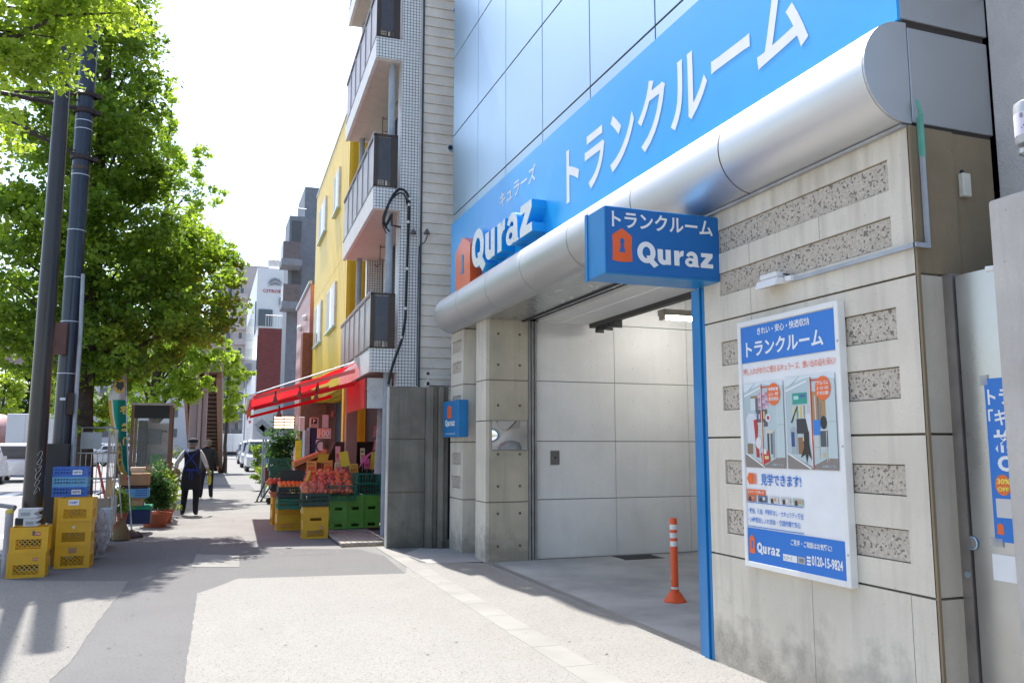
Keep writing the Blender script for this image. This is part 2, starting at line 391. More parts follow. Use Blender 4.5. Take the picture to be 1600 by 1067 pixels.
# return face of the near corner (towards the camera)
for (z0, z1) in courses[:3]:
    b = B(); b.box(W + .305, W + .52, 3.245, 3.6, z0, z1); b.box(W + .012, W + .303, 3.231, 3.2395, z0, z1); b.build('corner_block', m_tan, bd)
b = B(); b.box(W + .012, W + .303, 3.231, 3.2395, 2.396, 3.19); b.box(W + .305, W + .60, 3.245, 3.6, 2.396, 3.19); b.build('corner_block', m_conc_brown, bd)
b = B(); b.box(W + .52, W + .6, 3.26, 3.5, 0, 2.39); b.build('corner_backing', m_joint, bd)
b = B(); b.box(W + .0, W + .016, 3.226, 3.2455, 0, 3.19); b.build('corner_strip', m_conc_brown, bd)
# pillar between garage and entrance
for i, (z0, z1) in enumerate([(0, .762), (.775, 1.83), (1.843, 2.375), (2.388, 3.2)]):
    b = B(); b.box(3.50, 4.05, 10.46, 10.9, z0, z1); b.build('pillar_block', m_pillar, bd)
    b = B(); b.box(3.45, 3.498, 10.462, 10.9, z0, z1); b.build('pillar_edge', m_conc, bd)
    h = B()
    for xx in (3.62, 3.93):
        for zz in np.arange(z0 + .2, z1 - .1, .42):
            h.lathe([(.019, 0), (.019, .001)], (0, 0, 0), 10)
            k = len(h.v)
            for q_ in range(k - 20, k): vx = h.v[q_]; h.v[q_] = (xx + vx[0], 10.4585 + vx[2] * .5, zz + vx[1])
    h.build('tie_hole', mat('tie_hole_dark', (.12, .11, .09), .9), bd, kind='stuff')
b = B(); b.box(3.46, 4.04, 10.47, 10.88, .01, 3.19); b.build('pillar_core', m_joint, bd)
# far wall segment at the end of the facade
for i, ((z0, z1), rs) in enumerate(zip(courses, recs)):
    b = B(); zz = [z0] + [q for r in rs for q in r] + [z1]
    for k in range(0, len(zz), 2): b.box(W, W + .2, 11.42, 12.07, zz[k], zz[k + 1])
    for r in rs: b.box(W, W + .2, 11.42, 11.52, r[0], r[1]); b.box(W, W + .2, 11.98, 12.07, r[0], r[1]); b.box(W + .04, W + .2, 11.52, 11.98, r[0], r[1])
    o = b.build('concrete_block', m_conc, bd)
    for r in rs: p = B(); p.box(W + .012, W + .0405, 11.523, 11.977, r[0] + .006, r[1] - .006); p.build('pebble_panel', m_agg_panel, o)
    b = B(); b.box(W + .203, W + .42, 11.43, 12.07, z0, z1); b.build('side_block', m_pillar, bd)
b = B(); b.box(W + .02, W + .41, 11.44, 12.06, .01, 3.18); b.build('backing', m_joint, bd)
# entrance recess: white wall, sill, meter box
b = B(); b.box(3.8, 3.86, 10.9, 11.46, .78, 3.2); b.build('entrance_panel', m_white_panel, bd)
b = B(); b.box(3.80, 3.86, 10.9, 11.46, .0, .72); b.build('entrance_base', m_pillar, bd)
b = B(); b.box(3.74, 3.8, 10.93, 11.42, .78, 1.05); b.box(3.73, 3.74, 11.0, 11.35, .95, .98, 1); b.build('post_slot', [m_white_panel, m_joint], bd)
b = B(); b.box(3.76, 3.8, 10.93, 11.44, 1.09, 1.19); b.build('dark_ledge', m_joint, bd)
b = B(); b.box(3.74, 3.80, 11.1, 11.32, 2.45, 2.8); b.build('notice_plate', m_white, bd)
# shutter guide rails next to the pillar
for k in range(3):
    b = B(); b.box(4.055 + k * .045, 4.055 + k * .045 + .03, 10.45, 10.56, 0, 3.2); b.build('guide_rail', mat('grey_guide_rail', (.36, .36, .35), .4, .5), bd)
b = B(); b.box(4.05, 4.2, 10.53, 10.6, 0, 3.2); b.build('rail_backing', m_gap, bd)
# garage interior: far side wall in panels
xs = [4.2, 5.395, 6.59, 7.785, 8.98, 10.0]; zs = [.0, .785, 1.568, 2.39, 3.212, 3.9]
for i in range(5):
    for j in range(5):
        b = B(); b.box(xs[i] + .004, xs[i + 1] - .004, 10.525, 10.57, zs[j] + .005, zs[j + 1] - .005)
        b.build('wall_panel', m_white_panel, bd)
b = B()
for i in range(5):
    for xx in (xs[i] + .3, xs[i + 1] - .3) if i else (xs[i] + .85,):
        for z0 in zs[:4]:
            for dz in (.22, .58):
                b.ball((xx, 10.523, z0 + dz), .016, 8, 4, sq=(1, .35, 1))
b.build('tie_plug', m_white_panel, bd, kind='stuff')
b = B(); b.box(4.2, 10.0, 10.57, 10.8, -.0, 3.9); b.build('garage_side_wall', m_gap, bd)
b = B(); b.box(10.0, 10.2, 5.0, 10.8, -.0, 3.9); b.build('garage_back_wall', m_white_panel, bd)
b = B(); b.box(3.73, 10.0, 5.0, 5.19, 0, 3.9); b.build('garage_near_wall', m_white_panel, bd)
b = B(); b.box(5.0, 10.0, 5.19, 10.57, 3.72, 3.8); b.build('garage_ceiling', m_white_panel, bd)
b = B(); b.box(4.21, 4.95, 5.2, 10.524, 3.2, 3.3); b.build('lintel_soffit', m_white_panel, bd)
b = B(); b.box(4.5, 4.515, 5.2, 10.5, 3.19, 3.2); b.build('soffit_seam', m_white, bd)
b = B(); b.box(4.95, 5.03, 5.19, 10.4, 3.14, 3.72); b.build('dark_beam', mat('dark_steel_beam', (.05, .048, .045), .6), bd)
b = B()
for k in range(7): b.box(4.98 + .02 * (k % 2), 5.1, 9.7 + k * .09, 9.73 + k * .09, 3.06 + .02 * (k % 3), 3.2)
b.build('pulley_bracket', mat('dark_steel_beam2', (.04, .04, .04), .6), bd)
b = B(); b.box(4.4, 4.53, 10.512, 10.525, 1.25, 1.44); b.build('switch_plate', mat('steel_switch', (.22, .21, .2), .4, .6), bd)
b = B(); b.box(4.455, 4.475, 10.506, 10.512, 1.33, 1.36); b.build('keyhole', m_gap, bd)
# dark slot and metal soffit under the cylinder canopy
b = B(); b.box(W + .01, 4.05, 5.19, 11.42, 3.2, 3.26); b.box(W + .01, 3.8, 11.42, 12.05, 3.2, 3.26); b.build('canopy_soffit', mat('grey_soffit', (.42, .43, .43), .3, .7, var=.04), bd)
b = B(); b.box(4.06, 4.2, 5.2, 10.5, 3.24, 3.3); b.build('shutter_slot', m_gap, bd)
b = B(); b.box(3.95, 3.99, 5.2, 10.45, 3.185, 3.2); b.build('soffit_trim', m_gap, bd)
# cylinder canopy: half round casing with narrow joints
cyl_joints = [3.25, 3.25 + 2.02, 6.55, 7.85, 9.1, 10.35, 11.55, 12.07]
cyl_joints = [3.245, XP(1127, 250, 3.17).y, XP(985, 330, 3.15).y, XP(885, 380, 3.15).y, XP(812, 430, 3.15).y, XP(757, 470, 3.15).y, XP(712, 500, 3.15).y, 12.07]
r_ = .285; zc = 3.487
def half(y0, y1, r, mi=0):
    b = B(); n = 20; pts = [(W + .02 - 0 * i, 0, 0) for i in range(1)]
    prof = [(W + .03, zc - r)] + [(W - math.sin(math.pi * i / n) * r * .96, zc - math.cos(math.pi * i / n) * r) for i in range(n + 1)] + [(W + .03, zc + r)]
    b.prism([(p[0], y0, p[1]) for p in prof][::-1], (0, y1 - y0, 0)); return b
for i in range(7):
    half(cyl_joints[i] + .006, cyl_joints[i + 1] - .006, r_).build('canopy_segment', m_alu_cyl, bd, smooth=True)
half(3.26, 12.06, r_ - .012).build('canopy_core', m_gap, bd)
half(3.236, 3.249, r_ - .001).build('canopy_end_cap', m_alu_dark, bd)
b = B(); b.box(W - .03, W + .02, 3.25, 5.19, 3.183, 3.2); b.build('drip_edge', mat('grey_drip_edge', (.4, .4, .4), .5, .4), bd)
# facade panels
ys = [3.25, XP(1024, 60, W).y - 1.27, XP(1024, 60, W).y, 7.1, 8.355, 9.605, 10.79, 12.07]
zs_ = [3.79, 5.045, 6.33, 7.62, 8.9, 10.2, 11.5]
for j in range(6):
    for i in range(7):
        b = B(); b.box(W, W + .04, ys[i] + .008, ys[i + 1] - .008, zs_[j] + .008, zs_[j + 1] - .008); b.build('facade_panel', m_alu, bd, bevel=.004)
b = B(); b.box(W + .03, 9.0, 3.29, 12.05, 3.9, 11.45); b.box(W + .03, W + .3, 3.29, 12.05, 3.21, 3.9); b.box(4.6, 9, 3.29, 5.0, 3.21, 3.9); b.build('upper_core', m_gap, bd)
b = B(); b.box(4.9, 9.0, 3.6, 4.95, 0, 3.2); b.build('lower_core', m_pillar, bd)
# end face panels towards the camera
for (z0, z1) in [(3.22, 3.76), (3.80, 5.04), (5.08, 6.32), (6.36, 7.6), (7.64, 8.9)]:
    for (x0, x1) in [(W + .05 if z0 < 3.5 else W + .0, 4.055)]:
        b = B(); b.box(x0 + .004, x1, 3.25 if z0 < 3.5 else 3.245, 3.29, z0, z1); b.build('end_panel', m_alu_dark, bd, bevel=.004)
b = B(); b.box(W + .012, 4.04, 3.262, 3.3, 3.19, 9); b.build('end_backing', mat('brown_gap', (.045, .035, .03), .8), bd)

def _ell(cx, cy, rx, ry, a0, a1, n): return [(cx + rx * math.cos(R(a0 + (a1 - a0) * i / n)), cy + ry * math.sin(R(a0 + (a1 - a0) * i / n))) for i in range(n + 1)]
def _ring(cx, cy, rx, ry, ix, iy, n=28):
    o = _ell(cx, cy, rx, ry, 0, 360, n)[:-1]; i_ = _ell(cx, cy, ix, iy, 0, 360, n)[:-1]
    return o + i_, [(k, (k + 1) % n, n + (k + 1) % n, n + k) for k in range(n)]
def _band(outer, inner):
    n = len(outer); return outer + inner, [(k, k + 1, n + k + 1, n + k) for k in range(n - 1)]
def _pl(p): return list(p), [tuple(range(len(p)))]
LOGO = {
 'Q': [_ring(.62, .70, .62, .71, .27, .38), _pl([(.62, .50), (.86, .50), (1.43, -.08), (1.12, -.28), (.72, .10)])],
 'u': [_pl([(1.38, 1), (1.38, .42), (1.74, .42), (1.74, 1)]), _band(_ell(1.79, .42, .41, .45, 180, 300, 12), _ell(1.86, .42, .12, .13, 180, 300, 12)), _pl([(1.92, 0), (2.28, 0), (2.28, 1), (1.92, 1)])],
 'r': [_pl([(2.52, 0), (2.88, 0), (2.88, 1), (2.52, 1)]), _band([(2.86, .80), (2.95, .95), (3.06, 1.02), (3.20, 1.02)], [(2.86, .42), (2.93, .56), (3.02, .64), (3.16, .66)])],
 'a': [_band(_ell(3.76, .58, .42, .45, 160, 0, 14), _ell(3.72, .58, .16, .17, 160, 0, 14)), _pl([(3.88, .0), (4.30, .0), (4.20, .12), (4.18, .60), (3.86, .60)]), _ring(3.65, .29, .38, .31, .14, .11)],
 'z': [_pl([(4.42, .72), (4.42, 1.0), (5.25, 1.0), (5.25, .75), (4.86, .28), (5.27, .28), (5.27, 0), (4.38, 0), (4.38, .25), (4.78, .72)])]}
def logo(org, ex, ey, w, xh, mats, parent, depth=None, one=False):
    """org: left end of the baseline; w: whole width; xh: x height"""
    org = Vector(org); ex = Vector(ex); ey = Vector(ey); kx = w / 5.27; nrm = ex.cross(ey); all_ = B()
    for ch in 'Quraz':
        b = B()
        for k, (pts, fs) in enumerate(LOGO[ch]):
            P_ = [org + ex * p[0] * kx + ey * p[1] * xh + nrm * .0006 * k for p in pts]; b.add(P_, fs, 0); all_.add(P_, fs, 0)
            if depth is not None:
                d = Vector(depth); n = len(P_); es = {}
                for f in fs:
                    for q in range(len(f)): es[(f[q], f[(q + 1) % len(f)])] = 1
                b.add(P_ + [p + d for p in P_], [(q, p_, p_ + n, q + n) for p_, q in es if (q, p_) not in es], 1)
        if not one: b.build('letter', mats, parent)
    return all_
# blue sign band
SB = W - .022
sg = thing('facade_sign_band', 'long blue sign band with white katakana along the silver facade', 'sign', (SB, 7.6, 3.79))
b = B(); b.box(SB, W - .0015, 3.24, 12.05, 3.785, 4.9); b.build('sign_panel', m_blue, sg)
EX = (0, -1, 0); EZ = (0, 0, 1)
a1 = XP(885, 240, SB); a2 = XP(1253, 50, SB)
letters('トランクルーム', (SB - .003, a1.y, 3.985), EX, EZ, a1.y - 3.93, .60, [m_white], sg, bold=.022)
letters('キュラーズ', (SB - .003, 9.76, 4.53), EX, EZ, 1.25, .20, [m_white], sg, bold=.012)
# raised logo and letters
D = .17; fx = SB - D
lg = thing('raised_logo_sign', 'raised white Quraz letters and orange lock house on the blue band', 'sign', (SB, 9.2, 3.7))
m_letter = mat('brushed_letter_face', (.72, .72, .70), .35, .5, var=.15, scale=30)
q0 = XP(737, 400, fx); q1 = XP(831, 320, fx)
logo((fx, q0.y, 3.84), EX, EZ, q0.y - q1.y, .36, [m_letter, m_blue], lg, depth=(D, 0, 0))
i0 = XP(712, 350, fx).y; i1 = XP(735, 350, fx).y
def house(yc, z0, wd, ht, n=5):
    hw = wd / 2
    P = [(-hw * 1.0, .03), (-hw * .96, .35), (-hw * .96, .55), (-hw * 1.0, .76), (-hw * .80, .83), (0, 1.0), (hw * .80, .83), (hw * 1.0, .76), (hw * .96, .55), (hw * .96, .35), (hw * 1.0, .03), (hw * .7, 0), (0, -.01), (-hw * .7, 0)]
    return [(yc - p[0], z0 + p[1] * ht) for p in P]
def keyhole(yc, z0, wd, ht):
    P = [(-.5, 0), (-.22, .55), (-.36, .68), (-.36, .85), (-.2, .97), (0, 1), (.2, .97), (.36, .85), (.36, .68), (.22, .55), (.5, 0)]
    return [(yc - p[0] * wd, z0 + p[1] * ht) for p in P]
hp = house((i0 + i1) / 2, 3.68, (i0 - i1), .72)
b = B(); b.prism([(fx, p[0], p[1]) for p in hp], (D, 0, 0)); o = b.build('lock_house', m_orange, lg)
b = B(); b.prism([(fx - .006, p[0], p[1]) for p in keyhole((i0 + i1) / 2, 3.88, .14, .28)], (.005, 0, 0)); b.build('keyhole', m_blue2, o)
# projecting box sign
ps = thing('projecting_box_sign', 'blue projecting box sign with white Quraz lettering above the door post', 'sign', (2.97, 5.0, 2.68))
sx0 = YP(945, 380, 5.0).x; sx1 = 3.435; z0, z1 = 2.675, 3.155
b = B(); b.box(sx0, sx1, 5.0, 5.30, z0, z1); b.build('sign_case', m_blue2, ps, bevel=.006)
b = B(); b.box(sx0 + .012, sx1 - .012, 4.994, 5.0, z0 + .012, z1 - .012); b.build('sign_face', m_blue_face, ps)
b = B(); b.box(sx0 - .006, sx0 + .004, 5.27, 5.31, z0 - .006, z1 + .006); b.build('rim', m_blue2, ps)
def yface(u, v, y=4.992): return YP(u, v, y)
t0 = yface(956, 352); t1 = yface(1113, 352)
letters('トランクルーム', (t0.x, 4.991, 3.005), (1, 0, 0), EZ, t1.x - t0.x, .118, [m_white], ps, bold=.022)
t0 = yface(996, 410); t1 = yface(1114, 410)
logo((t0.x, 4.991, 2.768), (1, 0, 0), EZ, t1.x - t0.x, .108, [m_white], ps)
t0 = yface(957, 400); t1 = yface(988, 400)
hp = [(p[0], p[1]) for p in house(0, 2.765, t1.x - t0.x, .235)]
b = B(); b.prism([((t0.x + t1.x) / 2 - p[0], 4.9915, p[1]) for p in hp], (0, .002, 0)); o = b.build('lock_house', m_orange, ps)
b = B(); b.prism([((t0.x + t1.x) / 2 - p[0], 4.9895, p[1]) for p in keyhole(0, 2.83, .045, .10)], (0, .0015, 0)); b.build('keyhole', m_blue_face, o)
# blue door post
dp = thing('blue_door_post', 'tall blue ribbed steel door post under the box sign', 'post', (3.45, 5.28, 0))
b = B()
for k, (ya, yb, xa) in enumerate([(5.205, 5.24, 3.42), (5.245, 5.30, 3.405), (5.305, 5.375, 3.42)]): b.box(xa, 3.52, ya, yb, 0, 2.672)
b.build('post_rib', m_blue2, dp)
b = B(); b.box(3.44, 3.50, 5.21, 5.37, 0, 2.67); b.build('post_core', mat('navy_groove', (.005, .04, .14), .5), dp)
# small blue wall sign at the far end
ws = thing('small_wall_sign', 'small blue box sign with orange lock and Quraz text on far wall', 'sign', (3.38, 11.5, 1.6))
b = B(); b.box(3.27, 3.42, 11.15, 11.93, 1.63, 2.15); b.build('sign_case', m_blue2, ws, bevel=.006)
hp = house(11.6, 1.9, .22, .19); b = B(); b.prism([(3.265, p[0], p[1]) for p in hp], (.004, 0, 0)); b.build('lock_house', m_orange, ws)
b = B(); b = logo((3.267, 11.82, 1.79), EX, EZ, .5, .065, [m_white], ws, one=True); text_on(b, 'www.quraz.com', (3.267, 11.8, 1.66), EX, EZ, .5, .025); b.build('lettering', m_white, ws)
# fluorescent lamp
fl = thing('fluorescent_lamp', 'lit fluorescent batten lamp on the garage ceiling', 'lamp', (6.6, 10.2, 3.4))
lq = YP(1037, 497, 9.3); LX, LZ = lq.x, lq.z
b = B(); b.box(LX - .04, LX + 1.3, 9.22, 9.38, LZ + .03, LZ + .11); b.box(LX - .04, LX, 9.25, 9.35, LZ - .025, LZ + .03); b.build('lamp_body', mat('cream_lamp_body', (.6, .55, .45), .5), fl)
b = B(); b.tube([(LX, 9.3, LZ), (LX + 1.26, 9.3, LZ)], .018, 8); b.build('lamp_tube', mat('lit_tube', (1, 1, .95), .5, emit=(1, .99, .94), es=42), fl)
b = B(); b.tube([(LX + .9, 9.3, LZ + .1), (LX + .9, 9.3, 3.72)], .012, 6); b.build('hanger_rod', m_gap, fl)
# convex mirror set in the pillar
mr = thing('convex_mirror', 'convex traffic mirror sheet set into the brown concrete pillar', 'mirror', (3.78, 10.44, 1.45))
b = B(); n = 12
vs = [(3.53 + .5 * i / n, 10.449 - .035 * math.sin(math.pi * i / n) * math.sin(math.pi * j / n), 1.455 + .38 * j / n) for j in range(n + 1) for i in range(n + 1)]
b.add(vs, [(j * (n + 1) + i, j * (n + 1) + i + 1, (j + 1) * (n + 1) + i + 1, (j + 1) * (n + 1) + i) for j in range(n) for i in range(n)])
b.build('mirror_face', mat('polished_mirror', (.85, .86, .87), .04, 1., var=.0), mr, smooth=True)
b = B(); b.box(3.525, 4.035, 10.452, 10.4595, 1.445, 1.845); b.build('mirror_frame', mat('mirror_frame_grey', (.25, .25, .24), .5, .4), mr)
# orange delineator post
def delineator():
    q = G(1055, 940)
    t = thing('delineator_post', 'orange flexible delineator post with white bands standing in the garage', 'bollard', tuple(q))
    mo = mat('post_orange', (.85, .11, .025), .5, var=.05); mw = mat('reflective_white', (.78, .78, .76), .35)
    b = B(); b.lathe([(.11, 0), (.11, .012), (.10, .02), (.058, .085), (.042, .09), (.042, .12)], (0, 0, .004), 24); b.build('base', mo, t, world=False, smooth=True)
    b = B(); b.lathe([(.036, .1), (.036, .775), (.030, .80), (.0301, .8)], (0, 0, 0), 24); b.build('tube', mo, t, world=False, smooth=True)
    for z, hh in ((.115, .03), (.53, .05), (.61, .05), (.69, .05)):
        b = B(); b.lathe([(.0372, z), (.0372, z + hh)], (0, 0, 0), 24); b.build('reflective_band', mw, t, world=False, smooth=True)
delineator()
# ---------------------------------------------------------------- advertising board
ad = thing('advertising_board', 'tall white framed advertising board with blue header on the concrete wall', 'board', (3.4, 4.25, .72))
ya, yb, za, zb = 4.735, 3.765, .72, 2.335
PX = 3.375
b = B(); b.box(PX + .004, W - .004, yb + .01, ya - .01, za + .01, zb - .01); b.build('board_back', m_white, ad)
fm = mat('white_frame_metal', (.78, .77, .74), .4, .0, var=.03)
for (p, q, r, s) in [(ya - .035, ya, za, zb), (yb, yb + .035, za, zb), (yb + .035, ya - .035, za, za + .035), (yb + .035, ya - .035, zb - .035, zb)]:
    b = B(); b.box(PX - .008, W, p, q, r, s); b.build('frame', fm, ad, bevel=.003)
m_print = attr_mat('print', .35)
BL = (.012, .17, .58); OR = (.80, .14, .02); WHT = (.8, .8, .8)
LW = ya - yb
def pp(b, fx0, fz0, fx1, fz1, col, lay=1):
    """rect in board fractions, origin top-left; x to the right, z down"""
    x = PX - .0012 * lay
    y0 = ya - fx0 * LW; y1 = ya - fx1 * LW; z0 = zb - fz0 * (zb - za); z1 = zb - fz1 * (zb - za)
    b.quad((x, y0, z1), (x, y1, z1), (x, y1, z0), (x, y0, z0), col=col)
def pt(b, s, fx0, fz0, fx1, fz1, col, lay=2, bold=.0):
    y0 = ya - fx0 * LW; z1 = zb - fz1 * (zb - za)
    text_on(b, s, (PX - .0012 * lay, y0, z1), EX, EZ, (fx1 - fx0) * LW, (fz1 - fz0) * (zb - za), col=col, bold=bold)
b = B(); pp(b, .037, .025, .963, .175, BL); b.build('printed_band', m_print, ad)
b = B(); pp(b, .037, .845, .963, .98, BL); b.build('printed_band', m_print, ad)
b = B(); pt(b, 'きれい・安心・快適収納', .22, .037, .74, .068, WHT, bold=.02); pt(b, 'トランクルーム', .09, .088, .86, .152, WHT, bold=.025)
pt(b, '押し入れがわりに使えるキュラーズ、想い出の品も安心!', .05, .198, .955, .226, OR, bold=.005)
pt(b, '見学できます!', .20, .625, .60, .672, BL, bold=.018)
pt(b, '・敷金、礼金、更新料なし・セキュリティ万全', .05, .765, .61, .787, BL, bold=.01); pt(b, '・24時間出し入れ自由 ・空調完備で安心', .05, .80, .58, .822, BL, bold=.01)
pt(b, 'ご見学・ご相談はお気軽に!', .48, .865, .85, .888, WHT, bold=.02)
pt(b, '0120-15-9824', .67, .912, .935, .948, WHT, bold=.03)
pp(b, .40, .925, .535, .95, WHT, 2); pp(b, .545, .925, .61, .95, (.45, .45, .45), 2); pt(b, 'キュラーズ', .405, .929, .49, .945, (.1, .1, .1), 3); pt(b, '検索', .555, .929, .60, .946, (.05, .05, .05), 3)
for k in range(3): pp(b, .625 + .0 * k, .918 + k * .012, .66, .926 + k * .012, WHT, 2)
pp(b, .045, .741, .61, .744, BL, 2); pp(b, .045, .837, .61, .840, BL, 2)
pp(b, .045, .69, .24, .711, OR, 2); pt(b, 'キュラーズの使い方', .055, .694, .23, .706, WHT, 3, .02)
for k, cc in enumerate([(.5, .2, .12), (.15, .2, .3), (.6, .62, .6), (.55, .53, .5), (.4, .45, .35)]):
    x_ = .045 + k * .118; pp(b, x_, .715, x_ + .095, .728, cc, 3)
b.build('lettering', m_print, ad)
b = B()
for k, cc in enumerate([(.45, .15, .10), (.10, .14, .2), (.6, .62, .6), (.6, .58, .53), (.42, .5, .38)]):
    x_ = .045 + k * .118; pp(b, x_, .712, x_ + .095, .7385, cc, 2)
    pp(b, x_ + .02, .72, x_ + .045, .7385, (.05, .05, .06), 4); pp(b, x_ + .055, .718, x_ + .075, .73, (.75, .7, .65) if k % 2 else (.7, .25, .12), 4)
b.build('small_picture', m_print, ad)
# orange arrow and logo
logo((PX - .0026, ya - .135 * LW, zb - .938 * (zb - za)), EX, EZ, .235 * LW, .046, [m_white], ad)
def pv(fx_, fz_, lay): return (PX - .0012 * lay, ya - fx_ * LW, zb - fz_ * (zb - za))
b = B(); b.poly([pv(.05, .647, 2), pv(.075, .675, 2), pv(.075, .669, 2), pv(.115, .669, 2), pv(.115, .625, 2), pv(.075, .625, 2), pv(.075, .619, 2)], col=OR)
for k in range(3): pp(b, .12 + k * .012, .625, .127 + k * .012, .669, OR, 2)
hs = house(0, 0, .06, .075); b.poly([pv(.085 - p[0], .945 - p[1] * 1., 3) for p in hs], col=OR)
pp(b, .077, .895, .093, .925, BL, 4)
b.build('orange_emblem', m_print, ad)
def photo(fx0, fz0, fx1, fz1, seed, bend):
    b = B()
    pp(b, fx0, fz0, fx1, fz1, (.46, .55, .56), 1.2)
    def L(a, c, d, e, col, lay): pp(b, fx0 + (fx1 - fx0) * a, fz0 + (fz1 - fz0) * c, fx0 + (fx1 - fx0) * d, fz0 + (fz1 - fz0) * e, col, lay)
    def Pg(pts, col, lay): b.poly([pv(fx0 + (fx1 - fx0) * p, fz0 + (fz1 - fz0) * q, lay) for p, q in pts], col=col)
    Pg([(0, 1), (1, 1), (1, .88), (.8, .88), (.5, .97), (.05, .84), (0, .84)], (.24, .20, .18), 1.6)
    Pg([(0, .10), (.45, .02), (1, .06), (1, 0), (0, 0)], (.66, .72, .74), 1.5); Pg([(0, .14), (.45, .05), (.45, .065), (.02, .155)], (.8, .82, .82), 1.8); Pg([(.1, .09), (.3, .0), (.32, .0), (.14, .09)], (.35, .42, .46), 1.9)
    for k in range(5): L(.02 + k * .035, .16, .025 + k * .035, .84, (.36, .45, .47), 1.7)
    Pg([(0, .84), (.03, .83), (.49, .985), (.48, 1)], (.75, .76, .75), 2)
    if seed == 1:
        L(.18, .15, .36, .18, (.3, .2, .1), 2.2); L(.18, .18, .30, .32, (.62, .66, .68), 2.3); L(.30, .18, .37, .36, (.12, .13, .14), 2.25)
        for r_ in range(6):
            for c_ in range(3): L(.38 + c_ * .09, .12 + r_ * .032, .46 + c_ * .09, .148 + r_ * .032, [(.55, .33, .45), (.65, .5, .6), (.45, .2, .32)][(r_ + c_) % 3], 2.4)
        L(.33, .32, .60, .52, (.10, .10, .12), 2.3)
        for k, cc in enumerate([(.05, .1, .4), (.6, .6, .55), (.5, .04, .03), (.05, .05, .06), (.7, .6, .2), (.1, .25, .35)]): L(.34 + k * .04, .34 + .03 * (k % 2), .37 + k * .04, .43, cc, 2.6)
        L(.32, .47, .50, .66, (.45, .58, .55), 2.5); L(.32, .53, .5, .54, (.6, .62, .6), 2.7); L(.32, .6, .5, .61, (.6, .62, .6), 2.7)
        Pg([(.06, .42), (.12, .36), (.26, .36), (.32, .42), (.30, .62), (.27, .73), (.08, .70)], (.66, .68, .72), 3)
        for k in range(5): L(.10 + k * .04, .40, .105 + k * .04, .70, (.42, .44, .48), 3.2)
        Pg([(.24, .44), (.33, .43), (.36, .52), (.33, .70), (.37, .88), (.29, .88), (.27, .62)], (.48, .02, .03), 3.4)
        b.poly([pv(fx0 + (fx1 - fx0) * (.36 + .075 * math.cos(t * .3142)), fz0 + (fz1 - fz0) * (.71 + .07 * math.sin(t * .3142)), 3.6) for t in range(20)][::-1], col=(.68, .68, .66))
        b.poly([pv(fx0 + (fx1 - fx0) * (.62 + .07 * math.cos(t * .3142)), fz0 + (fz1 - fz0) * (.42 + .05 * math.sin(t * .3142)), 3.6) for t in range(20)][::-1], col=(.7, .68, .68))
        b.poly([pv(fx0 + (fx1 - fx0) * (.62 + .035 * math.cos(t * .3142)), fz0 + (fz1 - fz0) * (.42 + .025 * math.sin(t * .3142)), 3.8) for t in range(20)][::-1], col=(.4, .04, .08))
        L(.56, .56, .76, .60, (.6, .56, .45), 3); L(.58, .6, .62, .86, (.05, .05, .05), 3); L(.66, .6, .70, .84, (.12, .12, .12), 3); L(.71, .58, .75, .88, (.3, .33, .34), 3.1)
        Pg([(.40, .83), (.62, .80), (.64, .92), (.44, .97)], (.5, .03, .03), 3.6); L(.47, .78, .55, .84, (.75, .7, .6), 3.8); L(.5, .86, .6, .9, (.7, .55, .2), 3.9); L(.06, .72, .2, .84, (.25, .16, .1), 2.8)
    else:
        L(.15, .18, .45, .30, (.02, .30, .24), 2.4); L(.18, .21, .28, .25, (.4, .65, .6), 2.6); L(.3, .2, .42, .23, (.05, .12, .3), 2.6)
        for k, cc in enumerate([(.7, .6, .1), (.6, .6, .6), (.1, .35, .2), (.65, .65, .6), (.7, .55, .1), (.62, .62, .62), (.3, .3, .3), (.66, .66, .6)]): L(.16 + k * .036, .32, .19 + k * .036, .45, cc, 2.5)
        Pg([(.10, .50), (.13, .50), (.26, .33), (.23, .33)], (.02, .02, .02), 3.2)
        L(.22, .46, .46, .62, (.03, .03, .035), 2.8); Pg([(.40, .42), (.50, .40), (.56, .68), (.50, .72)], (.62, .66, .68), 3)
        Pg([(.08, .56), (.16, .54), (.22, .58), (.22, .84), (.10, .84)], (.35, .40, .44), 2.9); L(.10, .60, .17, .76, (.03, .06, .2), 3.1)
        L(.24, .66, .40, .84, (.26, .12, .05), 2.7); Pg([(.33, .62), (.47, .60), (.46, .72), (.50, .90), (.44, .84), (.40, .94), (.38, .84), (.28, .88), (.36, .76)], (.015, .015, .015), 3.4); L(.34, .62, .36, .70, (.6, .6, .6), 3.6)
        L(.52, .18, .80, .48, (.42, .22, .08), 2.2); L(.60, .22, .62, .48, (.55, .58, .62), 2.8); L(.65, .24, .68, .48, (.1, .16, .2), 2.8); L(.70, .3, .72, .48, (.2, .2, .2), 2.8)
        L(.56, .48, .70, .64, (.02, .20, .6), 3); L(.56, .64, .67, .88, (.50, .53, .50), 2.9); L(.56, .76, .67, .765, (.3, .3, .3), 3.1)
        b.poly([pv(fx0 + (fx1 - fx0) * (.76 + .06 * math.cos(t * .3142)), fz0 + (fz1 - fz0) * (.51 + .07 * math.sin(t * .3142)), 3.0) for t in range(20)][::-1], col=(.015, .015, .015))
        L(.69, .58, .83, .76, (.07, .08, .09), 3.2); L(.69, .58, .83, .595, (.6, .6, .58), 3.4); L(.69, .77, .83, .785, (.6, .6, .58), 3.4); L(.80, .6, .81, .92, (.6, .6, .58), 3.4); L(.72, .82, .80, .87, (.5, .42, .3), 3.2)
    L(.84, .06, 1, .88, (.50, .58, .58), 3.0); L(.84, .50, 1, .505, (.3, .36, .36), 3.2); L(.835, .1, .845, .9, (.7, .73, .72), 3.3)
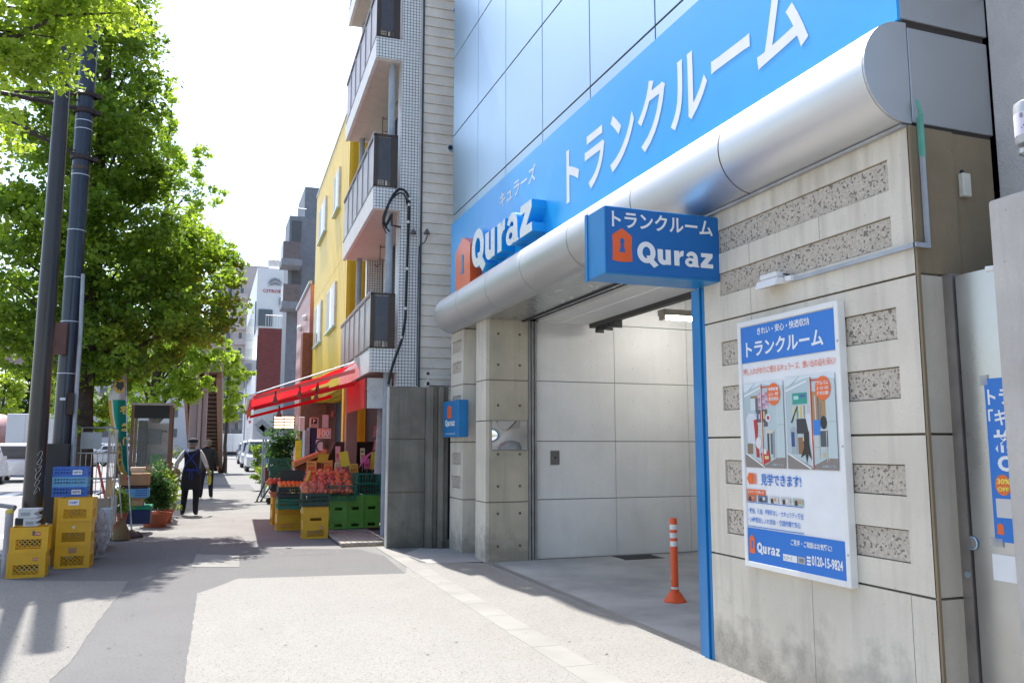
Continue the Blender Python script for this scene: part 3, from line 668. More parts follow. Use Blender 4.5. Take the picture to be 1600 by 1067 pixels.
    px1, px2 = (.46, .48) if seed == 1 else (.525, .545)
    L(px1, .02, px2, .98, (.62, .04, .02) if seed == 2 else (.58, .10, .05), 4.2); L(px1, .05, px1 + .22, .065, (.6, .04, .02), 4.2); L(px1 - .012, .03, px1, .98, (.75, .72, .68), 4.1)
    cx_ = fx0 + (fx1 - fx0) * .78; cz_ = fz0 + (fz1 - fz0) * .15
    b.poly([pv(cx_ + .068 * math.cos(t * .2618), cz_ + .044 * math.sin(t * .2618), 5) for t in range(24)][::-1], col=OR)
    for k, s_ in enumerate(['季節家電', 'ふとん・衣類', '育児用品'] if seed == 1 else ['アルバム', '本・CD・DVD', '趣味の車!']): pt(b, s_, cx_ - .05, cz_ - .027 + k * .019, cx_ + .05, cz_ - .012 + k * .019, WHT, 6, .02)
    pt(b, '(1畳タイプ)' if seed == 1 else '(0.5畳タイプ)', fx1 - .13, fz1 - .018, fx1 - .02, fz1 - .007, (.4, .7, .8), 6)
    b.build('printed_photo', m_print, ad)
photo(.045, .262, .465, .602, 1, 0); photo(.485, .255, .94, .602, 2, 0)
b = B()
for z_ in (.9, 1.5, 2.1): b.ball((PX - .008, yb + .012, z_), .007, 8, 4)
b.build('screw', m_alu_dark, ad)
# floodlight and conduits on the wall
ft = thing('floodlight', 'small white floodlight bolted on the wall above the board', 'lamp', (3.4, 4.33, 2.5))
mwf = mat('white_plastic', (.75, .75, .74), .4, var=.04)
p0 = XP(1222, 440, 3.34)
b = B(); b.box(3.33, 3.41, 4.25, 4.42, 2.565, 2.60); b.build('driver_box', mwf, ft, bevel=.006)
b = B(); b.prism([(3.30, 4.23, 2.505), (3.42, 4.23, 2.53), (3.42, 4.23, 2.56), (3.32, 4.23, 2.56)], (0, .21, 0)); b.build('lamp_head', mwf, ft, bevel=.006)
b = B(); b.quad((3.312, 4.26, 2.506), (3.312, 4.42, 2.506), (3.39, 4.42, 2.522), (3.39, 4.26, 2.522)); b.build('lens', mat('lamp_lens', (.3, .3, .3), .15), ft)
b = B(); b.box(3.37, 3.42, 4.16, 4.22, 2.53, 2.56); b.build('bracket', mwf, ft)
cn = thing('wall_conduit', 'grey square conduit running across the wall and up the corner', 'pipe', (3.4, 3.24, 2.5))
mgc = mat('grey_conduit', (.38, .41, .44), .5)
b = B(); b.box(3.395, 3.419, 3.215, 4.2, 2.525, 2.548); b.build('conduit_run', mgc, cn)
b = B(); b.box(3.395, 3.475, 3.205, 3.225, 2.525, 2.548); b.box(3.475, 3.495, 3.205, 3.225, 2.525, 3.1); b.build('conduit_riser', mgc, cn)
b = B(); b.box(3.473, 3.497, 3.203, 3.227, 3.02, 3.24); b.prism([(3.473, 3.2, 3.24), (3.497, 3.2, 3.24), (3.47, 3.2, 3.32), (3.455, 3.2, 3.33)], (0, .012, 0)); b.build('green_tape', mat('green_tape', (.14, .42, .32), .6), cn)
b = B(); b.tube([(3.37, 4.23, 2.58), (3.40, 4.19, 2.565), (3.41, 4.16, 2.54)], .006, 6); b.build('lead', m_gap, cn)
# steel gate door at the right
sdr = thing('steel_gate', 'brushed steel gate with ring handle and blue poster beside the wall', 'gate', (3.62, 3.2, 0))
m_ss = mat('brushed_steel_gate', (.50, .50, .49), .30, .9, var=.10, scale=2.)
b = B(); b.box(3.6, 3.64, 2.2, 3.165, .03, 2.375); b.build('gate_leaf', m_ss, sdr)
b = B(); b.box(3.585, 3.66, 3.175, 3.235, 0, 2.39); b.build('gate_frame', mat('gate_frame_metal', (.33, .30, .28), .4, .7), sdr)
b = B()
h0 = XP(1521, 848, 3.6)
b.tube([(3.592, h0.y + .028 * math.cos(t * .3927), h0.z + .03 * math.sin(t * .3927)) for t in range(17)], .005, 8); b.build('ring_handle', m_alu, sdr)
b = B(); b.add([(3.597, h0.y + .025 * math.cos(t * .3927), h0.z + .027 * math.sin(t * .3927)) for t in range(16)], [tuple(range(16))]); b.build('handle_cup', m_alu_dark, sdr)
h0 = XP(1516, 897, 3.6); b = B(); b.tube([(3.6, h0.y, h0.z), (3.58, h0.y, h0.z)], .016, 14); b.build('lock', m_alu, sdr)
b = B(); y0 = XP(1538, 600, 3.596).y; zt, zl = 1.83, 1.045
b.box(3.594, 3.599, 2.60, y0, zl, zt, col=BL)
text_on(b, 'トランク', (3.593, y0 - .015, 1.70), EX, EZ, .28, .08, col=WHT, bold=.025); text_on(b, '「キュラーズ', (3.593, y0 - .012, 1.60), EX, EZ, .4, .08, col=WHT, bold=.025)
text_on(b, '格安', (3.593, y0 - .03, 1.47), EX, EZ, .24, .11, col=WHT, bold=.03); text_on(b, 'OFF', (3.593, y0 - .045, 1.38), EX, EZ, .2, .075, col=WHT, bold=.04)
b.add([(3.593, y0 - .065 + .042 * math.cos(t * .3), 1.315 + .05 * math.sin(t * .3)) for t in range(21)], [tuple(range(21))], col=(.75, .16, .02))
text_on(b, '30%', (3.592, y0 - .035, 1.32), EX, EZ, .07, .025, col=(.85, .75, .1), bold=.03); text_on(b, 'OFF', (3.592, y0 - .035, 1.285), EX, EZ, .06, .02, col=(.85, .75, .1), bold=.03)
b.quad((3.593, y0 - .02, 1.16), (3.593, y0 - .25, 1.16), (3.593, y0 - .25, 1.25), (3.593, y0 - .02, 1.25), col=(.6, .58, .55))
b.add([(3.593, p[0], p[1]) for p in house(y0 - .035, 1.08, .035, .055)], [tuple(range(14))], col=OR)
b.build('poster', m_print, sdr)
for q_ in ((-.04, 1.02, 1.06), (-.02, 1.80, 1.85)): b = B(); b.box(3.593, 3.5955, y0 + q_[0], y0 + .03, q_[1], q_[2]); b.build('clear_tape', mat('cloudy_tape', (.6, .6, .58), .25, alpha=.45), sdr)
b = B(); b.box(3.592, 3.5985, 2.6, XP(1552, 880, 3.596).y, XP(1552, 905, 3.596).z, .985); b.build('paper_notice', m_white, sdr)
# fence wall at the right edge, and stucco neighbour
m_rough = concrete('rough_grey_concrete', (.56, .52, .475), .4, .35, .5, .7, mottled=2.5)
fw_ = thing('concrete_fence_wall', 'rough grey concrete fence wall at the right edge before the gate', 'wall', (3.5, 1.5, 0))
b = B(); b.box(3.42, 3.57, -2.0, 2.80, 0, 2.65); b.build('wall_slab', m_rough, fw_, bevel=.01)
b = B(); b.tube([(3.44, 2.80, 2.33), (3.42, 2.835, 2.33)], .014, 8); b.build('drain_stub', mwf, fw_)
nb = thing('stucco_building', 'grey stucco neighbour building behind the fence wall', 'building', (6, 3.3, 0))
m_stucco = mat('grey_stucco', (.60, .57, .54), .9, bmp=1.0, bscale=90, var=.05)
b = B(); b.box(4.06, 10, 2.2, 3.24, 0, 4.03); b.build('stucco_wall', m_stucco, nb)
b = B(); b.box(4.06, 10, 2.2, 3.24, 4.045, 12); b.build('upper_wall', m_stucco, nb)
b = B(); b.box(4.075, 9.9, 2.22, 3.23, 4.0, 4.06); b.build('wall_joint', m_joint, nb)
dv = thing('cable_splice_can', 'silver cylindrical cable can with handwritten tag above the fence wall', 'utility box', tuple(YP(1606, 240, 2.6)))
cq = YP(1606, 190, 2.6); rr = .055
b = B(); b.lathe([(.0, .10), (.03, .098), (.052, .085), (rr, .06), (rr, -.09), (.05, -.105), (.03, -.107)], tuple(cq), 20); b.build('can', mat('galvanised_can', (.5, .5, .5), .45, .4, var=.1), dv, smooth=True)
b = B(); b.lathe([(rr + .001, -.07), (rr + .001, .035)], tuple(cq), 20); b.build('paper_tag', mat('lavender_paper', (.66, .63, .72), .7), dv, smooth=True)
b = B(); fdir = Vector((-cq.x, -cq.y, 0)).normalized(); sdv = Vector((-fdir.y, fdir.x, 0)); o_ = cq + fdir * (rr + .003)
text_on(b, '8', o_ - sdv * .03 + Vector((0, 0, .005)), sdv, (0, 0, 1), .012, .022); text_on(b, '.48', o_ - sdv * .028 - Vector((0, 0, .045)), sdv, (0, 0, 1), .05, .03); b.build('handwriting', m_gap, dv)
b = B(); b.lathe([(.03, -.16), (.045, -.15), (.045, -.13), (.03, -.12)], tuple(cq), 14); b.build('clamp', m_alu_dark, dv)
b = B(); b.tube([cq + Vector((0, 0, -.1)), cq + Vector((.005, 0, -.2)), cq + Vector((.02, 0, -.4))], .014, 8); b.build('blue_cable', mat('navy_cable', (.02, .05, .16), .5), dv)
b = B(); b.tube([cq + Vector((0, 0, -.2)), cq + Vector((-.03, 0, -.26)), cq + Vector((-.025, 0, -.33)), cq + Vector((.03, 0, -.37))], .003, 6); b.build('green_wire', mat('green_wire', (.03, .18, .12), .5), dv)
# wall box on the brown corner
wb = thing('cable_cover', 'cream plastic cable cover on the brown concrete corner', 'utility box', (3.75, 3.24, 2.7))
q = YP(1497, 272, 3.24); q2 = YP(1512, 310, 3.24)
b = B(); b.box(q.x, q2.x, 3.21, 3.244, q2.z, q.z); b.build('cover', mat('cream_plastic', (.6, .57, .48), .5), wb, bevel=.004)
b = B(); b.ball(((q.x + q2.x) / 2, 3.24, q.z + .015), .012, 8, 4); b.build('cable_gland', m_gap, wb)
# ================================================================ grey yard wall between storage building and shop
m_dark_conc = concrete('blackened_concrete', (.25, .23, .19), .7, .7, .4, .6, zfade=[(.0, .4, .7)], mottled=2.2)
yw = thing('yard_wall', 'blackened grey concrete yard wall beside the fruit shop', 'wall', (2.9, 12.36, 0))
for z0, z1 in [(0, .808), (.822, 1.60), (1.614, 2.40)]:
    b = B(); b.box(2.545, 3.10, 12.36, 12.46, z0, z1); b.build('concrete_panel', m_dark_conc, yw, bevel=.004)
b = B(); b.box(2.53, 2.545, 12.362, 12.50, 0, 2.395); b.build('lit_end_face', mat('sunlit_end_tone', (.5, .48, .44), .8), yw)  # sunlight on the wall's street face, put in as a paler slab
b = B(); b.box(2.55, 3.09, 12.37, 12.45, .01, 2.39); b.build('panel_core', m_joint, yw)
for i, (x0, x1, dy) in enumerate([(3.105, 3.17, .02), (3.175, 3.25, .08), (3.255, 3.33, .0), (3.335, 3.42, .07)]):
    b = B(); b.box(x0, x1, 12.12 + dy, 12.46, 0, 2.40); b.build('rib', m_dark_conc, yw, bevel=.004)
b = B(); b.box(3.1, 3.5, 12.25, 12.46, 2.42, 2.47); b.box(3.1, 3.13, 12.25, 12.3, 2.40, 2.62); b.box(3.1, 3.5, 12.25, 12.3, 2.58, 2.62); b.build('meter_hood', mat('pale_metal_hood', (.5, .5, .48), .5), yw)

# ================================================================ white tiled apartment building with the fruit shop
TB = Vector((2.40, 13.3, 0)); TR = R(-1.7)
tb = thing('tiled_apartment_building', 'white tiled apartment building with brown balconies above the fruit shop', 'building', tuple(TB), TR)
def tile_mat():
    m, nt, p = base('white_square_tile'); MATS['tile'] = m
    tc = nt.nodes.new('ShaderNodeTexCoord'); sx = nt.nodes.new('ShaderNodeSeparateXYZ'); nt.links.new(tc.outputs['Object'], sx.inputs[0])
    ad_ = nt.nodes.new('ShaderNodeMath'); ad_.operation = 'ADD'; nt.links.new(sx.outputs[0], ad_.inputs[0]); nt.links.new(sx.outputs[1], ad_.inputs[1])
    cb = nt.nodes.new('ShaderNodeCombineXYZ'); nt.links.new(ad_.outputs[0], cb.inputs[0]); nt.links.new(sx.outputs[2], cb.inputs[1])
    br = node(nt, 'ShaderNodeTexBrick', Scale=1.0); br.offset = 0; br.inputs['Brick Width'].default_value = .0525; br.inputs['Row Height'].default_value = .0525; br.inputs['Mortar Size'].default_value = .0045; br.inputs['Mortar Smooth'].default_value = .1
    br.inputs['Color1'].default_value = c4((.90, .89, .87)); br.inputs['Color2'].default_value = c4((.82, .81, .79)); br.inputs['Mortar'].default_value = c4((.13, .125, .12))
    nt.links.new(cb.outputs[0], br.inputs['Vector']); nt.links.new(br.outputs['Color'], p.inputs['Base Color']); p.inputs['Roughness'].default_value = .35
    inv = nt.nodes.new('ShaderNodeMath'); inv.operation = 'SUBTRACT'; inv.inputs[0].default_value = 1; nt.links.new(br.outputs['Fac'], inv.inputs[1])
    bump(nt, p, inv.outputs[0], .6, .004); return m
m_tile = tile_mat()
m_siding = mat('cream_siding', (.88, .81, .71), .7, var=.08, scale=3, bmp=.6, bscale=25)
m_brown = mat('bronze_railing', (.085, .06, .045), .4, .4, var=.1)
m_smoke = mat('smoked_panel', (.30, .25, .235), .35, var=.05)
m_pinkbounce = mat('cream_soffit_paint', (.62, .55, .50), .8, var=.06)  # cream paint with the awning's pink reflection mixed into the colour
m_pipe = mat('grey_pvc', (.36, .40, .44), .45)
m_glass = mat('dark_glass', (.05, .06, .07), .06, coat=.5, var=.1)
m_white_edge = mat('white_paint_edge', (.72, .73, .74), .6, var=.08)
def L(name, m, *boxes, par=None, bevel=0, smooth=False):
    b = B()
    for q in boxes: b.box(*q)
    return b.build(name, m, par or tb, world=False, bevel=bevel, smooth=smooth)
L('tile_column', m_tile, (.45, .76, 0, .35, 0, 12))
L('corner_post', mat('pale_trim', (.6, .6, .58), .5), (.762, .792, -.02, .3, 0, 12))
L('drain_pipe', mat('dark_drain', (.08, .09, .1), .5), (.795, .815, -.035, -.01, 0, 12))
z = 1.9
while z < 11.5:
    b = B(); b.prism([(.83, -.012, z), (.83, .006, z + .170), (.83, .03, z + .170), (.83, .03, z)], (1.4, 0, 0)); b.build('siding_board', m_siding, tb, world=False); z += .176
L('siding_backing', m_gap, (.83, 4.5, .03, 6.0, 0, 12))
L('wall_behind_balconies', m_pinkbounce, (.95, 1.05, .35, 6.0, 2.7, 12))
L('rear_tile_pier', m_tile, (.80, .95, 3.35, 3.7, 2.7, 12)); L('end_wall', m_tile, (.5, .95, 4.0, 4.2, 2.7, 12))
levels = [2.70, 5.42, 8.06, 10.7]
for li, z0 in enumerate(levels):
    zt = z0 + (.37 if li else .38)
    L('balcony_band', m_tile, (0, .45, 0, .12, z0, zt))
    L('balcony_front', m_white_edge, (-.001, .06, .121, 4.15, z0, zt))
    L('balcony_slab', m_pinkbounce, (.061, .95, .121, 4.15, z0 + .02, z0 + .16))
    L('balcony_floor', m_pinkbounce, (.061, .95, .121, 4.15, zt - .1, zt - .02))
    # railing
    zr = zt; zh = zt + .92
    rl_ = L('railing', m_brown, (-.005, .04, -.005, 4.15, zr + .01, zr + .04), (-.005, .04, -.005, 4.15, zh - .04, zh), (-.005, .40, -.005, .035, zr, zr + .03), (-.005, .40, -.005, .035, zh - .035, zh), (.36, .40, -.005, .035, zr, zh), (-.005, .04, -.005, .04, zr, zh), (.0, .07, .0, .03, zr, zh - .04), (.29, .36, .0, .03, zr, zh))
    L('railing_rail', mat('pale_rail_cap', (.45, .45, .46), .4, .5), (-.012, .045, -.012, 4.16, zh, zh + .018), par=rl_)
    b = B(); b.box(.07, .29, .012, .02, zr + .12, zh - .05); b.build('smoked_end_pane', mat('smoked_glass', (.075, .06, .055), .15, coat=.4), rl_, world=False)
    n = 6
    for k in range(n):
        ya_ = .04 + k * 4.1 / n
        b = B(); b.box(.012, .022, ya_ + .035, ya_ + 4.1 / n - .005, zr + .06, zh - .04); b.build('smoked_pane', m_smoke, rl_, world=False)
        b = B(); b.box(-.004, .034, ya_, ya_ + .03, zr + .04, zh - .04); b.build('baluster', m_alu_dark, rl_, world=False)
    # laundry hooks, window
    b = B()
    for yy in (.9, 2.6): b.tube([(.55, yy, z0 + .02), (.55, yy, z0 - .35), (.5, yy, z0 - .42), (.44, yy, z0 - .38)], .008, 5); b.tube([(.55, yy, z0 - .02), (.94, yy, z0 - .02)], .008, 5); b.tube([(.55, yy, z0 - .28), (.9, yy, z0 - .28)], .006, 5)
    if li: b.build('laundry_hook', m_brown, tb, world=False)
    wf = L('window', m_alu_dark, (.93, .95, .9, 3.2, z0 + .5, z0 + 2.2))
    L('pane', m_glass, (.925, .93, .95, 2.0, z0 + .55, z0 + 2.15), (.925, .93, 2.06, 3.15, z0 + .55, z0 + 2.15), par=wf)
b = B(); b.tube([(.33, .28, 0), (.33, .28, 12)], .06, 12); b.build('downpipe', m_pipe, tb, world=False, smooth=True)
b = B(); b.tube([(.33, 3.95, 2.7), (.33, 3.95, 12)], .06, 10); b.build('downpipe', m_pipe, tb, world=False, smooth=True)
# security camera-like vents on siding
for u, v in [(703, 232), (733, 75), (712, 18)]:
    q = YP(u, v, 13.25); b = B(); b.tube([(q.x + .02, 13.3, q.z), (q.x, 13.22, q.z)], .055, 12); b.tube([(q.x, 13.225, q.z), (q.x, 13.205, q.z)], [.04, .04], 12, mi=1); b.build('round_vent', [m_alu, m_gap], tb, smooth=True)
# cable hanger: thick black cable bundle looping over and down the tiles
cb_ = thing('cable_bundle', 'thick black cable bundle looping over and hanging down the tiled wall', 'cable', (2.9, 13.2, 2.4))
mblk = mat('black_rubber', (.012, .012, .012), .5)
def up_(u, v, y=13.18): return tuple(YP(u, v, y))
b = B(); b.smooth_tube([up_(*p) for p in [(612, 335), (603, 352), (599, 342), (606, 322), (614, 306), (624, 296), (634, 300), (639, 316), (638, 360), (636, 420), (634, 480), (633, 500), (628, 530), (619, 555), (611, 580), (607, 600)]], .022, 8); b.build('main_cable', mblk, cb_, smooth=True)
b = B(); b.smooth_tube([up_(*p, 13.16) for p in [(609, 362), (600, 350), (604, 330), (612, 312), (624, 302), (633, 306), (636, 320)]], .014, 6); b.smooth_tube([up_(*p, 13.15) for p in [(604, 365), (598, 352), (600, 345), (607, 362)]], .01, 6); b.build('loose_loop', mblk, cb_, smooth=True)
for u, v in [(640, 311), (639, 320), (638, 347), (636, 420), (634, 482), (627, 527)]: q = YP(u, v, 13.17); b = B(); b.ball(q, .028, 8, 5); b.build('cable_clip', mwf, cb_)
b = B(); b.tube([up_(612, 335), up_(612, 352), up_(626, 355)], .02, 6); b.build('bracket', mat('rusty_bracket', (.09, .06, .05), .7, .3), cb_)
# small insulator fittings on the siding
ins = thing('service_cable', 'thin dark service cable with cone insulators on the siding', 'cable', (3.2, 13.2, 2.4))
b = B(); b.tube([up_(*p) for p in [(668, 368), (664, 378), (655, 385), (654, 420), (653, 470), (652, 540), (651, 602)]], .009, 6); b.build('service_wire', mat('dark_teal_wire', (.03, .06, .08), .5), ins)
b = B()
for u, v in [(667, 363), (646, 363)]: q = YP(u, v, 13.18); b.lathe([(.055, -.03), (.045, .0), (.01, .06)], tuple(q), 10)
b.build('insulator', mat('brown_insulator', (.14, .11, .1), .6), ins)
# ground floor shop front of that building
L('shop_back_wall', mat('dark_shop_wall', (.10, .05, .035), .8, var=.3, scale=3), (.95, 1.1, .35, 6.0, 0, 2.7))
L('shop_floor', m_curb, (.0, .95, .2, 6.0, 0, .02))
m_bricky = mat('brown_brick_strip', (.16, .07, .045), .8, var=.3, scale=9)
for k in range(3): L('brick_pier', m_bricky, (.75, .95, 1.2 + k * .9, 1.42 + k * .9, 0, 2.7))
L('shop_column', m_smoke, (.10, .32, 3.6, 3.85, 0, 2.7))
# white box housing + red fascia below the first balcony
L('awning_case', mat('off_white_case', (.62, .61, .60), .5), (.02, .42, .3, .36, 2.12, 2.62))
L('red_fascia', mat('faded_red_vinyl', (.50, .02, .02), .45, var=.15), (-.02, .0, .36, 2.6, 2.12, 2.62))
# ================================================================ red awning
aw = thing('red_awning', 'sloping red fabric awning over the fruit stall', 'awning', tuple(TB), TR)
m_red = None
def red_mat():
    m, nt, p = base('red_awning_fabric'); f = noise(nt, 4, 5, pos(nt, (1, .3, 1)))
    c = mixc(nt, ramp(nt, f, .3, .7), (.55, .006, .02), (.68, .012, .03)); nt.links.new(c, p.inputs['Base Color']); p.inputs['Roughness'].default_value = .6
    t = nt.nodes.new('ShaderNodeBsdfTranslucent'); t.inputs[0].default_value = (.8, .015, .03, 1); mx = nt.nodes.new('ShaderNodeMixShader'); mx.inputs[0].default_value = .4
    nt.links.new(p.outputs[0], mx.inputs[1]); nt.links.new(t.outputs[0], mx.inputs[2]); nt.links.new(mx.outputs[0], nt.nodes['Material Output'].inputs[0]); return m
m_red = red_mat()
AY0, AY1 = 1.2, 6.2
def al(u, v, y): # pixel on the awning's near side, local coordinates
    q = YP(u, v, y); return root_matrix(aw).inverted() @ q
p_top = al(557, 566, 14.5); p_lip = al(393, 618, 14.55)
xt, zt_ = p_top.x, p_top.z; xl, zl_ = p_lip.x, p_lip.z
b = B(); n = 14; k = 10
vs = []
for j in range(k + 1):
    yy = AY0 + (AY1 - AY0) * j / k
    for i in range(n + 1):
        t = i / n; sag = -.05 * math.sin(math.pi * t) - .012 * math.sin(t * 22 + j * 2.1)
        vs.append((xt + (xl - xt) * t, yy, zt_ + (zl_ - zt_) * t + sag))
b.add(vs, [(j * (n + 1) + i, j * (n + 1) + i + 1, (j + 1) * (n + 1) + i + 1, (j + 1) * (n + 1) + i) for j in range(k) for i in range(n)])
b.build('awning_fabric', m_red, aw, world=False, smooth=True)
b = B(); nv = 26
vs = []
for j in range(nv + 1):
    yy = AY0 + (AY1 - AY0) * j / nv; wv = .012 * math.sin(j * 1.9)
    vs += [(xl, yy, zl_), (xl - .01 + wv, yy, zl_ - .12), (xl + wv, yy, zl_ - .26 + .02 * math.sin(j * 2.2))]
b.add(vs, [(j * 3 + i, j * 3 + i + 1, j * 3 + i + 4, j * 3 + i + 3) for j in range(nv) for i in range(2)])
b.build('valance', m_red, aw, world=False, smooth=True)
b = B(); b.tube([(xl - .02, AY0 - .02, zl_ - .02), (xl - .02, AY1, zl_ - .02)], .045, 10); b.build('front_bar', mwf, aw, world=False, smooth=True)
b = B(); b.tube([(xt, AY0 - .012, zt_ + .012), (xl, AY0 - .012, zl_ + .012)], .012, 6); b.build('white_hem', m_white, aw, world=False)
b = B(); b.prism([(xt - .05, AY0 - .02, zt_ + .08), (xt + .25, AY0 - .02, zt_ + .12), (xt + .25, AY0 - .02, zt_ - .22), (xt + .08, AY0 - .02, zt_ - .2), (xt + .02, AY0 - .02, zt_ - .05)], (0, .05, 0)); b.build('end_bracket', mat('pale_bracket', (.55, .53, .5), .5), aw, world=False)
m_arm = mat('pink_lit_arm', (.55, .22, .2), .5)  # light through the red fabric is put into the arms' pink colour
for yy in (AY0 + .15, AY1 - .5):
    b = B(); b.prism([(xt, yy, zt_ - .10), (xt - .0, yy, zt_ - .17), (xl + .05, yy, zl_ - .06), (xl + .05, yy, zl_ + .0)], (0, .05, 0)); b.build('folding_arm', m_arm, aw, world=False)
    b = B(); b.prism([(xt + .1, yy + .3, zt_ - .28), (xt + .1, yy + .3, zt_ - .36), (xl + .05, yy + .3, zl_ - .23), (xl + .05, yy + .3, zl_ - .17)], (0, .04, 0)); b.build('lower_arm', m_red, aw, world=False)
# clip lamps under the awning
lampm = mat('copper_clip_lamp', (.25, .08, .05), .4, .5)
lab = ['nearest the lip', 'second from the lip', 'at the middle of the arm', 'below the arm', 'by the yellow wall', 'under the red fascia']
for i, (u, v) in enumerate([(430, 622), (436, 645), (468, 614), (494, 618), (496, 605), (520, 645)]):
    q = YP(u, v, 14.2 + .15 * i); t = thing('clip_lamp', 'small copper clip lamp under the red awning, ' + lab[i], 'lamp', tuple(q), 0, 'clip lamps hung below the awning')
    b = B(); b.tube([(0, 0, .12), (.01, 0, .03)], .012, 6); b.build('clip', m_gap, t, world=False)
    b = B(); b.lathe([(.02, .04), (.028, 0), (.05, -.07), (.048, -.07)], (0, 0, 0), 10); b.build('lamp_shade', lampm, t, world=False, smooth=True)
# lit panel lamp
q = YP(444, 659, 19.5)
pl = thing('lit_louvre_lamp', 'lit warm white louvre lamp panel hanging under the far awning end', 'lamp', tuple(q))
b = B(); b.box(-.24, .24, -.02, .03, -.15, .15); b.build('lamp_frame', m_brown, pl, world=False)
me_ = mat('warm_lit_louvre', (1, .9, .7), .5, emit=(1, .82, .55), es=1.6)
for i in range(2):
    for j in range(4): b = B(); b.box(-.22 + i * .225, -.01 + i * .225, -.026, -.02, -.135 + j * .07, -.09 + j * .07); b.build('lit_louvre', me_, pl, world=False)
# ================================================================ yellow building
yb_ = thing('yellow_building', 'bright yellow metal clad building with white framed windows', 'building', (2.9, 19.3, 0), R(-1.2))
m_yel = None
def corr(name, col, sc_=22, axis=1):
    m, nt, p = base(name); tc = nt.nodes.new('ShaderNodeTexCoord'); sx = nt.nodes.new('ShaderNodeSeparateXYZ'); nt.links.new(tc.outputs['Object'], sx.inputs[0])
    mu = nt.nodes.new('ShaderNodeMath'); mu.operation = 'MULTIPLY'; nt.links.new(sx.outputs[axis], mu.inputs[0]); mu.inputs[1].default_value = sc_
    sn = nt.nodes.new('ShaderNodeMath'); sn.operation = 'SINE'; nt.links.new(mu.outputs[0], sn.inputs[0])
    v = pos(nt, (1, 1, .2)); c = mixc(nt, ramp(nt, noise(nt, 3, 5, v), .3, .7), tuple(x * .85 for x in col), col); nt.links.new(c, p.inputs['Base Color']); p.inputs['Roughness'].default_value = .45
    bump(nt, p, sn.outputs[0], .5, .02); return m
m_yel = corr('yellow_corrugated', (.84, .56, .03))
m_yel2 = corr('yellow_corrugated_end_shade', (.80, .50, .02), 22, 0)  # end face in a deeper yellow, its shade put into the colour
YM = root_matrix(yb_).inverted()
def ypx(u, v): q = XP(u, v, 2.9); return YM @ q
ztop = 9.72
# cladding courses split by the joints seen on the facade
for a, c in [(0, 1.35), (1.355, 4.4), (4.405, 8.1)]:
    for z0, z1 in [(3.0, 6.1), (6.11, ztop)]:
        b = B(); b.box(0, .05, a, c, z0, z1); b.build('cladding_panel', m_yel, yb_, world=False)
b = B(); b.box(.05, 6, .0, .05, 0, ztop); b.build('end_cladding', m_yel2, yb_, world=False)
b = B(); b.box(.05, 6, .06, 8.1, 2.9, ztop - .01); b.build('core', m_yel2, yb_, world=False)
b = B(); b.box(-.02, 6, -.02, 8.12, ztop, ztop + .06); b.build('parapet_cap', m_alu_dark, yb_, world=False)
b = B(); b.box(.0, .3, .0, .3, 0, 3.0); b.build('yellow_pier', m_yel2, yb_, world=False)
b = B(); b.box(.8, 6, .1, 8.1, 0, 2.9); b.build('ground_floor_wall', mat('navy_shop_wall', (.04, .04, .07), .6), yb_, world=False)
for (u0, u1, vt, vb) in [(508, 523, 365, 400), (487, 500, 395, 540)]: pass
for (ua, va, ub, vb2) in [((520.5), 300, (532), 315), (494, 345, 506, 372), (508, 505, 524, 490), (486, 530, 499, 500)]:
    pass
wins = [((522, 282), (531, 262), (522, 334), (531, 311)), ((494, 332), (506, 309), (493, 379), (505, 356)), ((509, 460), (524, 443), (508, 519), (523, 500)), ((487, 484), (498, 472), (485.5, 541), (497, 527))]
for tl, tr_, bl, br in wins:
    a = ypx(*tl); c = ypx(*tr_); d = ypx(*bl)
    y1, y0 = a.y, c.y; zt2 = (a.z + c.z) / 2; zb2 = d.z
    f = B(); f.box(-.05, .0, y0, y1, zb2 - .05, zt2 + .05); fo = f.build('window', m_white_edge, yb_, world=False)
    f = B(); f.box(-.055, -.05, y0 + .06, y0 + (y1 - y0) * .42, zb2, zt2); f.build('curtain_pane', mat('pale_curtain', (.6, .6, .6), .4), fo, world=False)
    f = B(); f.box(-.055, -.05, y0 + (y1 - y0) * .42, y0 + (y1 - y0) * .55, zb2, zt2); f.build('pane', m_glass, fo, world=False)
    f = B(); f.box(-.055, -.05, y0 + (y1 - y0) * .55, y1 - .06, zb2, zt2); f.build('shade_pane', mat('grey_shade', (.28, .28, .29), .4), fo, world=False)
    f = B(); f.box(-.10, 0, y0 - .05, y1 + .05, zb2 - .09, zb2 - .05); f.build('sill', m_alu, fo, world=False)
# vending machines & signs in front of the yellow building
def ybox(name, u0, v0, u1, v1, y, dep, m, par=None, bev=0):
    a = YP(u0, v0, y); c = YP(u1, v1, y); b = B(); b.box(a.x, c.x, y, y + dep, c.z, a.z); return b.build(name, m, par, bevel=bev)
vm = thing('vending_machine', 'dark blue vending machine in front of the yellow building', 'vending machine', tuple(YP(494, 760, 19)))
ybox('cabinet', 484, 668, 498, 752, 19.0, .6, mat('navy_cabinet', (.02, .03, .12), .4), vm, .01)
ybox('display_window', 477, 672, 484, 750, 19.0, .55, mat('pale_blue_glass', (.35, .5, .6), .2), vm)
sgn = thing('price_sign_100', 'white and orange 100 price sign hanging beside the shop', 'sign', tuple(YP(507, 677, 17)))
ybox('sign_board', 496, 669, 517, 685, 17, .03, m_white, sgn)
a = YP(498, 682, 16.98); c = YP(515, 671, 16.98); b = B(); b.quad((a.x - .01, 16.99, a.z - .01), (c.x + .01, 16.99, a.z - .01), (c.x + .01, 16.99, c.z + .01), (a.x - .01, 16.99, c.z + .01), col=(.8, .3, .05)); text_on(b, '100', (a.x, 16.98, a.z), (1, 0, 0), EZ, c.x - a.x, c.z - a.z, col=WHT, bold=.04); b.build('numerals', m_print, sgn)
